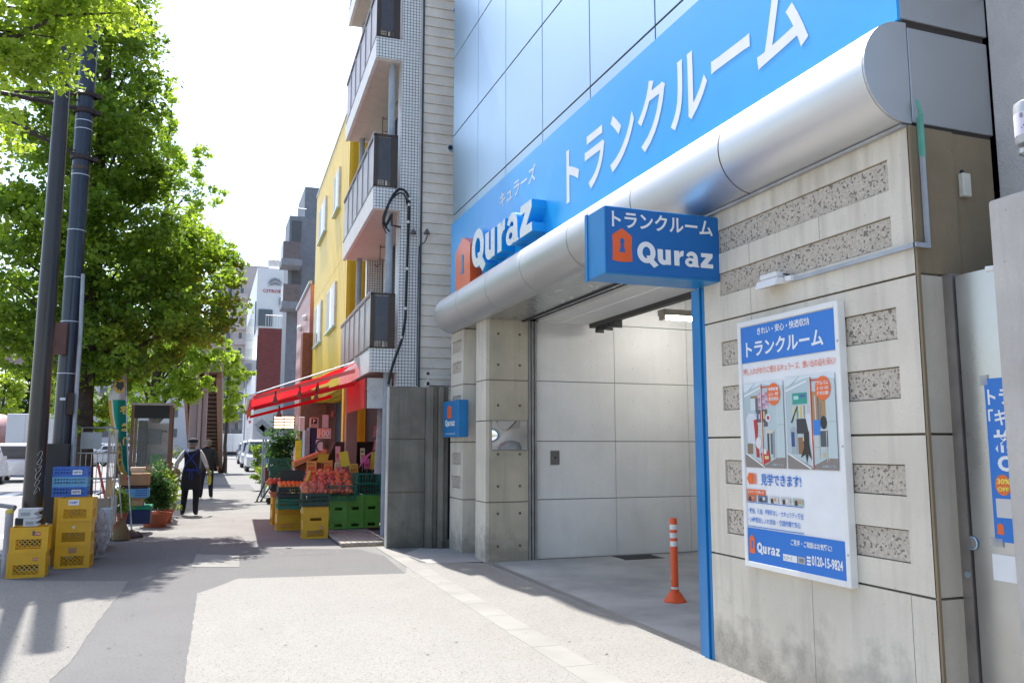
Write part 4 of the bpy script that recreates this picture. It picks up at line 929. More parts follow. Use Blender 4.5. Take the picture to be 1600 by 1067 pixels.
sg2 = thing('round_logo_sign', 'white board with dark round emblem under the 100 sign', 'sign', tuple(YP(500, 697, 17)))
ybox('sign_board', 494, 687, 504, 706, 17, .03, m_white, sg2)
q = YP(501, 697, 16.98); b = B(); b.tube([(q.x + .09 * math.cos(t * .5 + 1), 16.98, q.z + .11 * math.sin(t * .5 + 1)) for t in range(9)], .014, 6); b.build('emblem', mat('navy_print', (.01, .01, .05), .5), sg2)
pm = thing('parking_sign_box', 'grey box sign with black P square on the wall', 'sign', tuple(YP(491, 660, 18)))
ybox('box', 485, 652, 498, 668, 18, .12, mat('grey_box', (.45, .45, .43), .5), pm, .008)
ybox('black_square', 487, 654, 495, 662, 17.99, .01, m_gap, pm)
a = YP(489, 661, 17.985); b = B(); text_on(b, 'P', tuple(a), (1, 0, 0), EZ, .05, .08, bold=.03); b.build('lettering', m_white, pm)
mp = thing('meter_box', 'white electric meter box hanging by the yellow pillar', 'utility box', tuple(YP(473, 662, 20)))
ybox('case', 468, 651, 476, 673, 20, .12, mwf, mp, .01)
bs = thing('banner_blue', 'pale blue hanging cloth sign beside the red fascia', 'sign', tuple(YP(508, 655, 17.5)))
ybox('cloth', 504, 648, 513, 668, 17.5, .02, mat('pale_blue_cloth', (.5, .6, .7), .7), bs)
yp2 = thing('yellow_pole_banner', 'narrow yellow standing board by the shops', 'sign', tuple(YP(466, 730, 21)))
ybox('board', 462, 688, 470, 732, 21, .05, mat('yellow_board', (.75, .6, .03), .5), yp2)
# ================================================================ further buildings on the right
def bldg(name, label, u0, v0, u1, y, dep, m, loc_v=700, z0=-.1, cat='building'):
    a = YP(u0, v0, y); c = YP(u1, v0, y)
    t = thing(name, label, cat, ((a.x + c.x) / 2, y, 0)); b = B(); b.box(a.x, c.x, y, y + dep, z0, a.z); b.build('wall', m, t); return t, a.x, c.x, a.z
# pink building
m_pink = corr('pink_wall', (.50, .23, .22), 9, 2)
pk = thing('pink_building', 'dusty pink building with sloping roof edge beyond the yellow one', 'building', (2.95, 28, 0))
pa = XP(483, 448, 3.0); pb = XP(465, 486, 3.0); pz = XP(462, 560, 3.0)
b = B(); b.prism([(3.0, pa.y - .5, 0), (3.0, pb.y, 0), (3.0, pb.y, pb.z), (3.0, pa.y - .5, pa.z)], (4, 0, 0)); b.build('wall', m_pink, pk)
b = B(); b.tube([(2.98, pa.y - .6, pa.z + .05), (2.98, pb.y, pb.z + .05)], .06, 6); b.build('roof_edge', m_alu_dark, pk)
for u, v in [(471, 513), (479, 497)]: q = XP(u, v, 3.0); b = B(); b.ball((2.95, q.y, q.z), .12, 8, 5); b.build('round_vent', m_white, pk)
q0_ = YP(470, 565, 28); b = B(); b.box(q0_.x, 3.6, 27.6, 28.2, 0, 5.2); b.build('brick_bay', mat('dull_red_brick_bay', (.28, .09, .06), .8, var=.2, scale=8), pk)
# blue grey building with balconies
m_bg = mat('blue_grey_tile', (.16, .185, .22), .6, var=.12, scale=4, bmp=.3, bscale=12)
t, x0, x1, zt3 = bldg('slate_apartment_block', 'narrow blue grey apartment block with dark balconies', 453, 337, 500, 42, 2.5, m_bg)
a = YP(477, 292, 43.5); b = B(); b.box(a.x, a.x + 1.4, 43.5, 47, zt3, a.z); b.build('stair_tower', m_bg, t)
bl0 = YP(447, 500, 42)
for v0, v1, v2 in [(357, 380, 0), (380, 408, 416), (446, 474, 483)]:
    a = YP(450, v0, 41); c = YP(471, v1, 41)
    if v2:
        d = YP(450, v2, 41); o = B(); o.box(a.x - .3, c.x, 40.6, 42, d.z, c.z); fo = o.build('balcony', mat('blue_grey_slab', (.22, .25, .29), .7), t)
        o = B(); o.box(a.x - .25, c.x - .1, 40.6, 40.65, c.z, a.z); o.build('balcony_pane', mat('brown_grey_pane', (.13, .11, .11), .3), fo)
        o = B(); o.box(a.x - .25, a.x - .2, 40.65, 42, c.z, a.z); o.build('balcony_pane', mat('brown_grey_pane', (.13, .11, .11), .3), fo)
for v0, v1 in [(345, 380), (416, 445)]:
    a = YP(457, v0, 41.98); c = YP(470, v1, 41.98); o = B(); o.box(a.x, c.x, 41.95, 42.01, c.z, a.z); o.build('recess_window', mat('recess_dark', (.07, .08, .09), .4), t)
rb = B()
for u in range(466, 478, 2): q = YP(u, 322, 42.3); rb.tube([(q.x, 42.3, zt3), (q.x, 42.3, zt3 + .5 + .0)], .02, 4)
q2 = YP(465, 322, 42.3); rb.tube([(q2.x, 42.3, zt3 + .5), (q2.x + .45, 42.3, zt3 + .5)], .02, 4); rb.build('roof_railing', m_alu_dark, t)
# brick building
m_brk = None
def brick_mat():
    m, nt, p = base('red_brick_tile'); tc = nt.nodes.new('ShaderNodeTexCoord'); sx = nt.nodes.new('ShaderNodeSeparateXYZ'); nt.links.new(tc.outputs['Object'], sx.inputs[0])
    cb = nt.nodes.new('ShaderNodeCombineXYZ'); nt.links.new(sx.outputs[0], cb.inputs[0]); nt.links.new(sx.outputs[2], cb.inputs[1])
    br = node(nt, 'ShaderNodeTexBrick', Scale=1.0); br.inputs['Brick Width'].default_value = .3; br.inputs['Row Height'].default_value = .12; br.inputs['Mortar Size'].default_value = .012
    br.inputs['Color1'].default_value = c4((.20, .045, .04)); br.inputs['Color2'].default_value = c4((.15, .035, .032)); br.inputs['Mortar'].default_value = c4((.12, .05, .05))
    nt.links.new(cb.outputs[0], br.inputs['Vector']); nt.links.new(br.outputs['Color'], p.inputs['Base Color']); p.inputs['Roughness'].default_value = .8; return m
m_brk = brick_mat()
t, x0, x1, zt4 = bldg('red_brick_building', 'dark red brick building with concrete side strip', 404, 512, 442, 60, 5, m_brk, z0=4.6)
a = YP(442, 512, 60.05); c = YP(466, 512, 60.05); b = B(); b.box(a.x, c.x, 60.05, 70, -.1, a.z - .02); b.build('concrete_strip', mat('stained_concrete_far', (.36, .35, .31), .9, var=.25, scale=.6), t)
for (za_, zc_, mm_) in [(4.6, 6.8, m_white_edge), (6.8, 9.2, m_glass), (9.2, zt4, m_white_edge)]:
    b = B(); b.box(x0 - .06, x0 - .01, 60.02, 66, za_, zc_); b.build('side_cladding', mm_, t)
b = B(); b.box(x0 - .1, x1, 60.4, 72, -.1, 4.6); b.build('ground_floor', mat('pale_shopfront', (.50, .50, .50), .6), t)
for k in range(2):
    b = B(); p1 = YP(398 + k * 3, 663 + k * 8, 60.35); p2 = YP(410, 655 + k * 8, 60.35); p3 = YP(425, 668 + k * 8, 60.35); p4 = YP(414, 677 + k * 6, 60.35)
    b.prism([tuple(p1), tuple(p2), tuple(p3), tuple(p4)], (0, -.03, 0)); b.build('printed_lozenge', mat('grey_lozenge', (.28, .28, .28), .6), t)
rb = B()
for i in range(13): q = YP(415 + i * 4, 512, 60.2); rb.tube([(q.x, 60.2, zt4), (q.x, 60.2, zt4 + .95)], .02, 4)
a = YP(415, 500, 60.2); c = YP(463, 500, 60.2); rb.tube([(a.x, 60.2, zt4 + .95), (c.x, 60.2, zt4 + .95)], .025, 4); rb.build('roof_railing', m_alu_dark, t)
# white showroom with chevron emblem
t, x0, x1, zt5 = bldg('white_showroom', 'white showroom tower with silver chevrons and red CITROEN lettering', 403, 418, 475, 80, 22, mat('white_cladding', (.66, .68, .70), .5, var=.05, scale=.4))
b = B(); a = YP(411, 456.5, 79.9); c = YP(446, 449, 79.9); text_on(b, 'CITROËN', (a.x, 79.88, a.z), (1, 0, 0), EZ, c.x - a.x, .36, bold=.02); b.build('lettering', mat('maroon_letters', (.45, .03, .05), .5), t)
for dz in (0, 6.5):
    b = B()
    for sgn_ in (-1, 1):
        ap = YP(430, 434 + dz, 79.8); e = YP(430 + sgn_ * 12, 445 + dz * .6, 79.8); e2 = YP(430 + sgn_ * 9, 445 + dz * .6, 79.8)
        mid = YP(430 + sgn_ * 7, 436.5 + dz, 79.8); b.poly([(ap.x, 79.85, ap.z), (mid.x, 79.85, mid.z), (e.x, 79.85, e.z), (e2.x, 79.85, e2.z + .15), (YP(430, 438 + dz, 79.8).x, 79.85, YP(430, 438 + dz, 79.8).z)])
    b.build('chevron', mat('silver_chevron', (.22, .23, .25), .4, .6), t)
a = YP(404, 483, 79.9); c = YP(425, 510, 79.9); b = B(); b.box(a.x, c.x, 79.8, 80.1, c.z, a.z); b.build('window', m_glass, t)
a = YP(437, 465, 79.9); c = YP(447, 480, 79.9); b = B(); b.box(a.x, c.x, 79.8, 80.1, c.z, a.z); b.build('window', m_glass, t)
b = B(); b.box(x0 - .1, x0 + .1, 80.2, 101, 8, 15); b.build('side_glazing', m_glass, t)
a = YP(429, 418, 82); b = B(); b.lathe([(.6, 0), (.7, .6), (.1, 1.0)], tuple(a), 10); b.build('roof_fan', m_alu_dark, t)
# beige apartment far behind
m_beige = mat('beige_apartment_wall', (.46, .41, .40), .8, var=.06, scale=.2)
t = thing('beige_apartment_tower', 'tall beige grey apartment tower with stacked balconies at street end', 'building', (0, 150, 0))
A = lambda u, v, y=150: YP(u, v, y)
a = A(339, 430); c = A(420, 418); b = B(); b.box(a.x, c.x, 150, 165, -.1, a.z); b.build('wall', m_beige, t)
a2_ = A(368, 418); b = B(); b.box(a2_.x, c.x, 149, 150, -.1, a2_.z + .3); b.build('wall_bay', m_beige, t)
mw = mat('far_window_glass', (.10, .11, .12), .2); 
for r_i in range(10):
    zf = A(340, 448 + r_i * 23.5).z
    if zf < 2: continue
    for u0, u1, dpt in [(341, 351, 150), (356, 364, 150), (375, 382, 149), (392, 399, 149)]:
        p = A(u0, 450, dpt).x; q = A(u1, 450, dpt).x
        o = B(); o.box(p, q, dpt - .06, dpt + .05, zf - 1.5, zf); fo = o.build('window', m_white_edge if u0 > 370 else m_alu_dark, t)
        o = B(); o.box(p + .08, q - .08, dpt - .1, dpt - .06, zf - 1.42, zf - .08); o.build('pane', mw, fo)
    p = A(369, 450, 148).x; q = A(388, 450, 148).x
    o = B(); o.box(p, q, 147.6, 149, zf - 2.3, zf - 2.1); o.box(p, q, 147.6, 147.7, zf - 2.1, zf - 1.3); o.build('balcony', m_beige, t)
# long pale building behind the phone booth and trees
t = thing('pale_low_building', 'pale low building across the junction behind the trees', 'building', (-6, 140, 0))
a = A(60, 590, 140); c = A(338, 560, 140); b = B(); b.box(a.x, c.x, 140, 152, -.1, c.z); b.build('wall', mat('pale_far_wall', (.50, .49, .50), .8, var=.05, scale=.2), t)
for r_i in range(4):
    for k in range(9):
        p = a.x + 2 + k * 3.2; zf = 4.2 + r_i * 3.1
        o = B(); o.box(p, p + 1.6, 139.9, 140.05, zf - 1.3, zf); o.build('window', mw, t)
# far buildings left of the road
for i, (u0, v0, u1, y, cl, lb) in enumerate([(-260, 560, -60, 90, (.45, .42, .38), 'cream office block left of the road beyond the bridge'), (-60, 610, 90, 170, (.5, .5, .52), 'low grey white block at the far left end of the road')]):
    t, p, q, zz = bldg('roadside_building', lb, u0, v0, u1, y, 14, mat('roadside_wall%d' % i, cl, .8), z0=-.1)
    for r_i in range(int(zz // 3)):
        for k in range(int((q - p) // 2.6)):
            o = B(); o.box(p + .6 + k * 2.6, p + 2.0 + k * 2.6, y - .06, y + .02, .9 + r_i * 3, 2.3 + r_i * 3); o.build('window', mw, t)
# ================================================================ footbridge
fb = thing('footbridge', 'mauve brown footbridge with steep stair over the pavement', 'bridge', (-.3, 40, 0))
m_mauve = mat('mauve_bridge_paint', (.30, .24, .23), .6, var=.08, scale=.8)
m_rust = mat('rust_stringer', (.26, .15, .10), .7, var=.15)
m_tread = mat('dark_stair_underside', (.16, .11, .085), .8)
ynear, yfar = 37.0, 50.5
ta = YP(320, 582, ynear); tbq = YP(346, 582, ynear); ba = YP(312, 735, yfar); bb = YP(345, 738, yfar)
zn = ta.z
def stair(xa0, xa1, xb0, xb1, name='stair_underside'):
    b = B(); n = 26
    for i in range(n):
        t0 = i / n; t1 = (i + 1) / n; f = lambda p, q, t: p + (q - p) * t
        y0 = f(ynear, yfar, t0); y1 = f(ynear, yfar, t1); z0_ = f(zn, .1, t0); z1_ = f(zn, .1, t1)
        b.box(f(xa0, xb0, t0), f(xa1, xb1, t0), y0, y1 + .12, z1_, z1_ + .06); b.box(f(xa0, xb0, t0), f(xa1, xb1, t0), y0, y0 + .03, z1_, z0_)
    b.build(name, m_tread, fb, kind='stuff')
def stringer(x0, x1, w):
    b = B(); b.add([(x0, ynear, zn - .25), (x0 + w, ynear, zn - .25), (x0 + w, ynear, zn + .6), (x0, ynear, zn + .6), (x1, yfar, -.05), (x1 + w, yfar, -.05), (x1 + w, yfar, .6), (x1, yfar, .6)], [(0, 1, 2, 3), (7, 6, 5, 4), (0, 4, 5, 1), (1, 5, 6, 2), (2, 6, 7, 3), (3, 7, 4, 0)]); b.build('stringer', m_rust, fb)
xr0 = YP(338, 590, ynear).x; xr1 = YP(341, 735, yfar).x
xl0 = YP(285, 590, ynear).x; xl1 = YP(296, 735, yfar).x
stringer(xr0, xr1, .22); stringer(xl0, xl1, .13)
stair(xl0 + .1, xr0 + .02, xl1 + .1, xr1 + .02)
for (u0, u1) in [(298, 311), (318, 326)]:
    a = YP(u0, 600, 36.4); c = YP(u1, 600, 36.4); b = B(); b.box(a.x, c.x, 36.4, 36.9, 0, zn + .3); b.build('pillar', m_mauve, fb, bevel=.03)
q = YP(314, 600, 36.3); b = B(); b.tube([(q.x, 36.3, 0), (q.x, 36.3, 3.6), (q.x + .12, 36.3, 3.8), (q.x + .7, 36.3, 3.85)], .07, 8); b.build('drain_pipe', m_mauve, fb, smooth=True)
a = YP(349, 580, 35.5)
b = B(); b.box(-19, a.x, 35.3, 37.3, zn + .02, zn + .5); b.build('deck_beam', m_mauve, fb, bevel=.02)
b = B(); b.box(-19, a.x + .05, 35.2, 35.26, zn + .5, zn + 1.5); b.box(-19, a.x, 37.3, 37.36, zn + .5, zn + 1.5); b.build('parapet_panel', mat('mauve_pale_panel', (.42, .36, .35), .6, var=.05), fb)
b = B(); b.box(-19, -18.4, 35.6, 37, -.2, zn); b.box(-11, -10.4, 35.6, 37, -.2, .0); b.build('far_pillar', m_mauve, fb)
# ================================================================ trees
m_leaf = attr_mat('leaf', .5, trans=True)
m_bark = mat('ginkgo_bark', (.075, .055, .042), .95, var=.35, scale=7, bmp=1.0, bscale=25)
def leaf_cloud(blobs, n, size, pal, rng, shell=.55, wexp=.75):
    """blobs: (centre, radii). returns arrays of fan shaped leaves"""
    C = np.array([list(b[0]) for b in blobs]); Rr = np.array([list(b[1]) for b in blobs])
    wts = np.prod(Rr, axis=1) ** wexp; wts /= wts.sum()
    # sub clumps inside each blob
    nc = max(8, n // 55); ci = rng.choice(len(blobs), nc, p=wts)
    d = rng.normal(size=(nc, 3)); d /= np.linalg.norm(d, axis=1)[:, None]
    cc = C[ci] + d * Rr[ci] * (shell + (1 - shell) * rng.random((nc, 1)) ** .8)
    cr = .10 + .30 * rng.random(nc) * np.minimum(1, Rr[ci].min(axis=1)); tint = rng.random(nc)
    k = rng.integers(0, nc, n); e = rng.normal(size=(n, 3)); e /= np.linalg.norm(e, axis=1)[:, None]
    P = cc[k] + e * cr[k][:, None] * rng.random((n, 1)) ** .45 * np.array([1.25, 1.25, .75])
    nrm = rng.normal(size=(n, 3)) + np.array([0, 0, .9]); nrm /= np.linalg.norm(nrm, axis=1)[:, None]
    a = rng.normal(size=(n, 3)); a -= nrm * (a * nrm).sum(1)[:, None]; a /= np.linalg.norm(a, axis=1)[:, None]; c = np.cross(nrm, a)
    s = size * (.65 + .6 * rng.random((n, 1)))
    V = np.stack([P, P + a * s * .5 + c * s * .75, P + a * s * 1.0 + nrm * s * .12, P + a * s * .5 - c * s * .75], axis=1)   # fan
    pal = np.array(pal); t = np.clip(tint[k] * .6 + rng.random(n) * .4, 0, .999) * (len(pal) - 1); i0 = t.astype(int); f = (t - i0)[:, None]
    col = pal[i0] * (1 - f) + pal[i0 + 1] * f
    return V, col, cc
def leaves_obj(name, V, col, parent, m=None, kind=None):
    n = len(V); me = bpy.data.meshes.new(name)
    me.vertices.add(4 * n); me.vertices.foreach_set('co', (V.reshape(-1, 3) - np.array(list(root_matrix(parent).translation))).ravel())
    me.loops.add(4 * n); me.loops.foreach_set('vertex_index', np.arange(4 * n)); me.polygons.add(n); me.polygons.foreach_set('loop_start', np.arange(n) * 4)
    try: me.polygons.foreach_set('loop_total', np.full(n, 4))
    except Exception: pass
    a = me.color_attributes.new('tint', 'FLOAT_COLOR', 'CORNER'); cc = np.ones((n, 4, 4)); cc[:, :, :3] = col[:, None, :]; a.data.foreach_set('color', cc.ravel())
    me.materials.append(m or m_leaf); me.update(calc_edges=True); me.validate()
    o = bpy.data.objects.new(name, me); COL.objects.link(o); o.parent = parent
    if kind: o['kind'] = kind
    return o
PAL = [(.055, .105, .014), (.10, .165, .02), (.16, .235, .026), (.24, .32, .036)]
PALL = [(.14, .20, .025), (.22, .29, .035), (.31, .37, .05)]
PALD = [(.02, .055, .015), (.035, .08, .02), (.05, .10, .02)]
def pblob(u, v, y, ru, rv, ry=None):
    c = YP(u, v, y); k = (c - Vector((0, 0, H))).dot(_fw) / F
    return (tuple(c), (ru * k, ry or (ru + rv) / 2 * k, rv * k))
def limbs(b, base, top, cents, r0, rng, n=14):
    """branches from points on the trunk to clump centres"""
    base = Vector(base); top = Vector(top)
    for i in range(n):
        c = Vector(cents[rng.integers(0, len(cents))].tolist()); t = min(.95, max(.12, (c.z - base.z) / max(.1, top.z - base.z) - .12)); s = base.lerp(top, t)
        m_ = s.lerp(c, .5) + Vector((0, 0, .12)); r = r0 * (1 - t) * .28 + .01
        b.tube([s, m_, c], [r, r * .6, .006], 6)
def tree(name, label, x, y, h, r, blobs, n, size, pal, seed, nl=16, lean=(0, 0), group='street trees along the kerb', wexp=.75):
    rng = np.random.default_rng(seed); t = thing(name, label, 'tree', (x, y, 0), 0, group)
    V, col, cc = leaf_cloud(blobs, n, size, pal, rng, wexp=wexp)
    b = B(); k = 9
    b.tube([(x + lean[0] * i / k + .03 * math.sin(i * 2.1), y + lean[1] * i / k, h * i / k - .05) for i in range(k + 1)], [r * (1.25 if i == 0 else 1 - .85 * i / k) for i in range(k + 1)], 12)
    b.build('trunk', m_bark, t, smooth=True)
    b = B(); limbs(b, (x, y, 0), (x + lean[0], y + lean[1], h), cc, r, rng, nl); b.build('limb', m_bark, t, smooth=True, kind='stuff')
    leaves_obj('crown', V, col, t, kind='stuff'); return t
Y1 = 15.7
bl = [pblob(u, v, Y1 + dy, ru, rv, .35 if ru < 14 else ((1.2 if v < 120 else 1.7) if ru > 45 else .6)) for u, v, ru, rv, dy in [(140, -10, 95, 70, 0), (160, 60, 88, 80, 0), (175, 150, 85, 80, 0), (165, 235, 100, 80, -.3), (70, 200, 70, 60, .3), (200, 290, 70, 60, .5),
      (40, 350, 70, 45, 0), (110, 345, 90, 60, -.4), (50, 450, 85, 80, 0), (180, 400, 110, 80, 0), (265, 400, 70, 55, .3), (325, 455, 55, 45, 0), (230, 490, 95, 55, 0), (130, 520, 90, 50, 0), (20, 510, 60, 50, 0), (300, 500, 60, 45, -.3), (345, 410, 30, 22, .2), (300, 365, 30, 28, .5), (255, 560, 25, 18, 0),
      (118, 640, 13, 65, 0), (160, 635, 13, 50, .3), (60, 555, 45, 30, 0), (135, 575, 45, 28, -.4), (200, 565, 46, 26, 0), (20, 560, 30, 22, 0), (105, 600, 20, 35, .2), (175, 600, 20, 28, -.3)]]
tree('ginkgo_tree', 'tall dense dark green ginkgo behind the two steel poles', -2.0, Y1, 10.5, .19, bl, 78000, .066, PAL, 3, 40)
Y2 = 27
bl = [pblob(u, v, Y2 + dy, ru, rv) for u, v, ru, rv, dy in [(265, 190, 8, 55, 0), (262, 260, 25, 50, 0), (290, 330, 28, 45, 0), (305, 260, 14, 40, .5), (325, 310, 22, 16, 0), (318, 245, 10, 26, .4), (300, 390, 50, 40, 0), (350, 395, 22, 16, 0), (340, 300, 12, 8, 0), (245, 420, 60, 60, 0), (320, 540, 45, 32, 0), (345, 500, 30, 22, 0), (250, 590, 55, 35, 0), (300, 600, 45, 28, 0), (215, 610, 30, 40, .5), (335, 580, 22, 12, 0), (215, 560, 40, 30, 0), (290, 555, 46, 30, 0), (270, 620, 40, 20, -.3)]]
tree('ginkgo_tree', 'light green airy ginkgo rising behind the phone booth', YP(242, 640, Y2).x, Y2, 12, .17, bl, 24000, .085, [(.13, .21, .025), (.21, .30, .04), (.30, .39, .06)], 5, 34, wexp=.95)
Y3 = 50
bl = [pblob(u, v, Y3, ru, rv) for u, v, ru, rv in [(362, 600, 14, 60), (380, 585, 18, 12), (370, 625, 18, 14), (362, 640, 12, 22), (352, 560, 14, 30), (385, 642, 8, 5)]]
tree('ginkgo_tree', 'narrow sunlit tree beside the footbridge stair, before the apartment tower', YP(352, 700, Y3).x, Y3, 7, .12, bl, 7000, .12, PALL, 6, 10)
Y4 = 60
bl = [pblob(u, v, Y4, ru, rv) for u, v, ru, rv in [(8, 625, 22, 50), (15, 600, 20, 30), (-30, 640, 30, 50)]]
tree('ginkgo_tree', 'pale green sunlit tree at the left edge beyond the bridge', YP(0, 700, Y4).x, Y4, 7, .15, bl, 8000, .13, PALL, 8, 8)
bl = [pblob(u, v, 64, ru, rv) for u, v, ru, rv in [(38, 610, 22, 55), (42, 570, 16, 26), (80, 620, 30, 50), (45, 650, 28, 24)]]
tree('ginkgo_tree', 'dark green tree between the left tree and the steel pole', YP(42, 700, 64).x, 64, 8, .18, bl, 12000, .13, PALD, 9, 8)
bl = [pblob(u, v, 45, ru, rv) for u, v, ru, rv in [(190, 640, 30, 40), (110, 600, 40, 60), (215, 690, 14, 10)]]
tree('ginkgo_tree', 'mid green tree seen between the trunk and the phone booth', YP(185, 700, 45).x, 45, 7, .15, bl, 9000, .1, PAL, 10, 8)
# the near tree whose lit branches hang into the upper left
rng = np.random.default_rng(12)
Yn = 6.6
bl = [pblob(u, v, Yn + dy, ru, rv, .5) for u, v, ru, rv, dy in [(20, 20, 60, 50, 0), (80, 15, 60, 45, .2), (150, 10, 55, 40, .3), (195, 25, 28, 22, .3), (30, 80, 50, 45, 0), (90, 70, 50, 40, 0), (125, 95, 28, 18, 0), (5, 135, 22, 25, 0), (40, 100, 30, 22, 0), (90, 90, 40, 16, .2), (12, 200, 18, 22, 0), (-60, 60, 70, 120, 0), (-60, 240, 50, 80, 0), (60, -60, 130, 50, 0), (-140, 0, 90, 120, -.5)]]
nt_ = thing('ginkgo_tree', 'near ginkgo with bright yellow green leaves hanging over the top left corner', 'tree', (-4.2, 5.2, 0), 0, 'street trees along the kerb')
V, col, cc = leaf_cloud(bl, 9500, .036, PALL, rng, .3)
b = B(); b.tube([(-4.2, 5.2, -.1), (-4.15, 5.25, 2.5), (-4.0, 5.5, 5), (-3.8, 5.8, 7.5)], [.24, .2, .14, .05], 12); b.build('trunk', m_bark, nt_, smooth=True)
b = B(); limbs(b, (-4.2, 5.2, 0), (-3.8, 5.8, 7.5), cc, .1, rng, 26)
b.tube([(-4.05, 5.4, 4.2), YP(20, 60, Yn), YP(90, 25, Yn + .1), YP(190, 20, Yn + .3)], [.05, .022, .012, .006], 6)
b.build('limb', m_bark, nt_, smooth=True, kind='stuff')
# the largest leaves one by one: fans sharing one mesh
def fan_mesh():
    n = 7; vs = [(0, 0, 0)] + [(.055 * math.cos(R(-65 + 130 * i / n)) * (1 if i not in (3, 4) else .93), .055 * math.sin(R(-65 + 130 * i / n)), .006 * math.sin(i * 1.7)) for i in range(n + 1)]
    b = B(); b.add(vs, [(0, i + 1, i + 2) for i in range(n)], 0, (.19, .29, .035)); b.add([(0, .0008, 0), (0, -.0008, 0), (-.035, -.0008, -.004), (-.035, .0008, -.004)], [(0, 1, 2, 3)], 0, (.2, .27, .05)); return b.mesh('leaf', m_leaf)
fm_ = fan_mesh(); idx = rng.choice(len(V), 280, replace=False)
near = sorted(idx, key=lambda i: V[i][0][1])
rootn = root_matrix(nt_).inverted()
for i in near:
    o = bpy.data.objects.new('leaf', fm_); COL.objects.link(o); o.parent = nt_; o.location = rootn @ Vector(V[i][0].tolist()); s = .6 + .35 * rng.random(); o.scale = (s, s, s); o.rotation_euler = (rng.normal() * .8, rng.normal() * .8, rng.random() * 6.28)
leaves_obj('foliage', V, col, nt_, kind='stuff')
# ================================================================ poles
m_pole_b = mat('brown_steel_pole', (.038, .030, .027), .32, .3, var=.15, scale=2, coat=.3)
m_pole_g = mat('blue_grey_steel_pole', (.030, .036, .052), .32, .3, var=.15, scale=2, coat=.3)
P1 = (-2.04, 12.0); P2 = (-1.96, 13.4)
t = thing('steel_pole', 'smooth dark brown steel pole with scratched graffiti, nearest the kerb rail', 'pole', (*P1, 0), 0, 'dark steel poles')
b = B(); b.lathe([(.125, 0), (.12, 1.0), (.113, 3.2), (.10, 5), (.082, 7.4), (.06, 10.5)], (0, 0, 0), 24); b.build('pole_shaft', m_pole_b, t, world=False, smooth=True)
b = B(); b.box(-.16, .14, -.14, .14, 0, .62); b.build('base_casing', mat('dark_base_casing', (.03, .03, .028), .6), t, world=False, bevel=.01)
b = B()
for k in range(6):
    z_ = .95 + k * .09; b.tube([(.055 + .03 * math.cos(q * .7 + k), -.123 + .002 * k - abs(.055 + .03 * math.cos(q * .7 + k)) * -.02, z_ + .045 * math.sin(q * .9 + k)) for q in range(8)], .0035, 4)
b.build('graffiti', mat('pale_scribble', (.4, .4, .4), .6), t, world=False)
t = thing('steel_pole', 'dark blue grey steel pole with white bands and brackets, beside the brown one', 'pole', (*P2, 0), 0, 'dark steel poles')
b = B(); b.lathe([(.135, 0), (.133, 1.0), (.127, 3.2), (.122, 6), (.115, 8.6), (.11, 11)], (0, 0, 0), 24); b.build('pole_shaft', m_pole_g, t, world=False, smooth=True)
def zpole(v): return YP(105, v, 13.4).z
for v in (188, 201, 273, 360, 434, 503, 584):
    z_ = zpole(v); r0 = .135 - .0022 * z_; b = B(); b.lathe([(r0 + .004, -.006), (r0 + .004, .006)], (0, 0, z_), 20); b.build('steel_band', mat('bright_band', (.6, .62, .65), .4, .3), t, world=False)
z_ = zpole(262); b = B(); b.lathe([(.12, -.03), (.132, -.03), (.132, .03), (.12, .03)], (0, 0, z_), 16); b.build('mesh_band', m_brown, t, world=False)
m_rb = mat('rusty_brown_bracket', (.05, .032, .028), .6, .3, var=.2)
for v, th in ((146, .03), (172, .035), (246, .03)):
    z_ = zpole(v); rr_ = .125; b = B(); b.lathe([(rr_, -th), (rr_ + .03, -th), (rr_ + .03, th), (rr_, th)], (0, 0, z_), 14); b.box(.1, .22, -.04, .04, z_ - .03, z_ + .03); b.build('clamp', m_rb, t, world=False)
def arm(name, u0, v0, u1, v1, r, dz=0):
    z0_ = zpole(v0); a = YP(u1, v1, 13.4); b = B(); b.tube([(0, -.05, z0_), (a.x - P2[0], -.35, a.z)], r, 6); b.build(name, m_rb, t, world=False)
arm('bracket_arm', 140, 146, 30, 158, .022); arm('bracket_arm', 140, 170, 10, 160, .035); arm('bracket_arm', 140, 156, 60, 166, .012); arm('bracket_arm', 140, 246, 20, 202, .028); arm('bracket_arm', 140, 240, 24, 199, .01)
b = B(); za_, zb_ = zpole(556), zpole(508); b.box(-.19, .0, -.24, -.13, za_, zb_); b.build('brown_box', mat('red_brown_box', (.12, .05, .04), .6), t, world=False, bevel=.008)
b = B(); b.box(-.24, -.15, -.27, -.2, zpole(544), zpole(534)); b.build('white_sensor', mwf, t, world=False, bevel=.005)
b = B(); b.box(.05, .13, -.2, -.1, zpole(648), zpole(615)); b.build('junction_box', m_rb, t, world=False)
b = B(); b.tube([(.155, -.1, .7), (.15, -.1, 3.2), (.13, -.08, 4.0)], .028, 8); b.build('conduit', m_pipe, t, world=False, smooth=True)
b = B(); b.box(-.27, .12, -.26, -.1, .45, zpole(693)); b.build('dark_cabinet', mat('dark_brown_cabinet', (.03, .025, .023), .5), t, world=False, bevel=.008)
b = B(); b.box(-.05, .02, -.1345, -.128, zpole(626), zpole(622)); b.build('sticker', m_white, t, world=False)
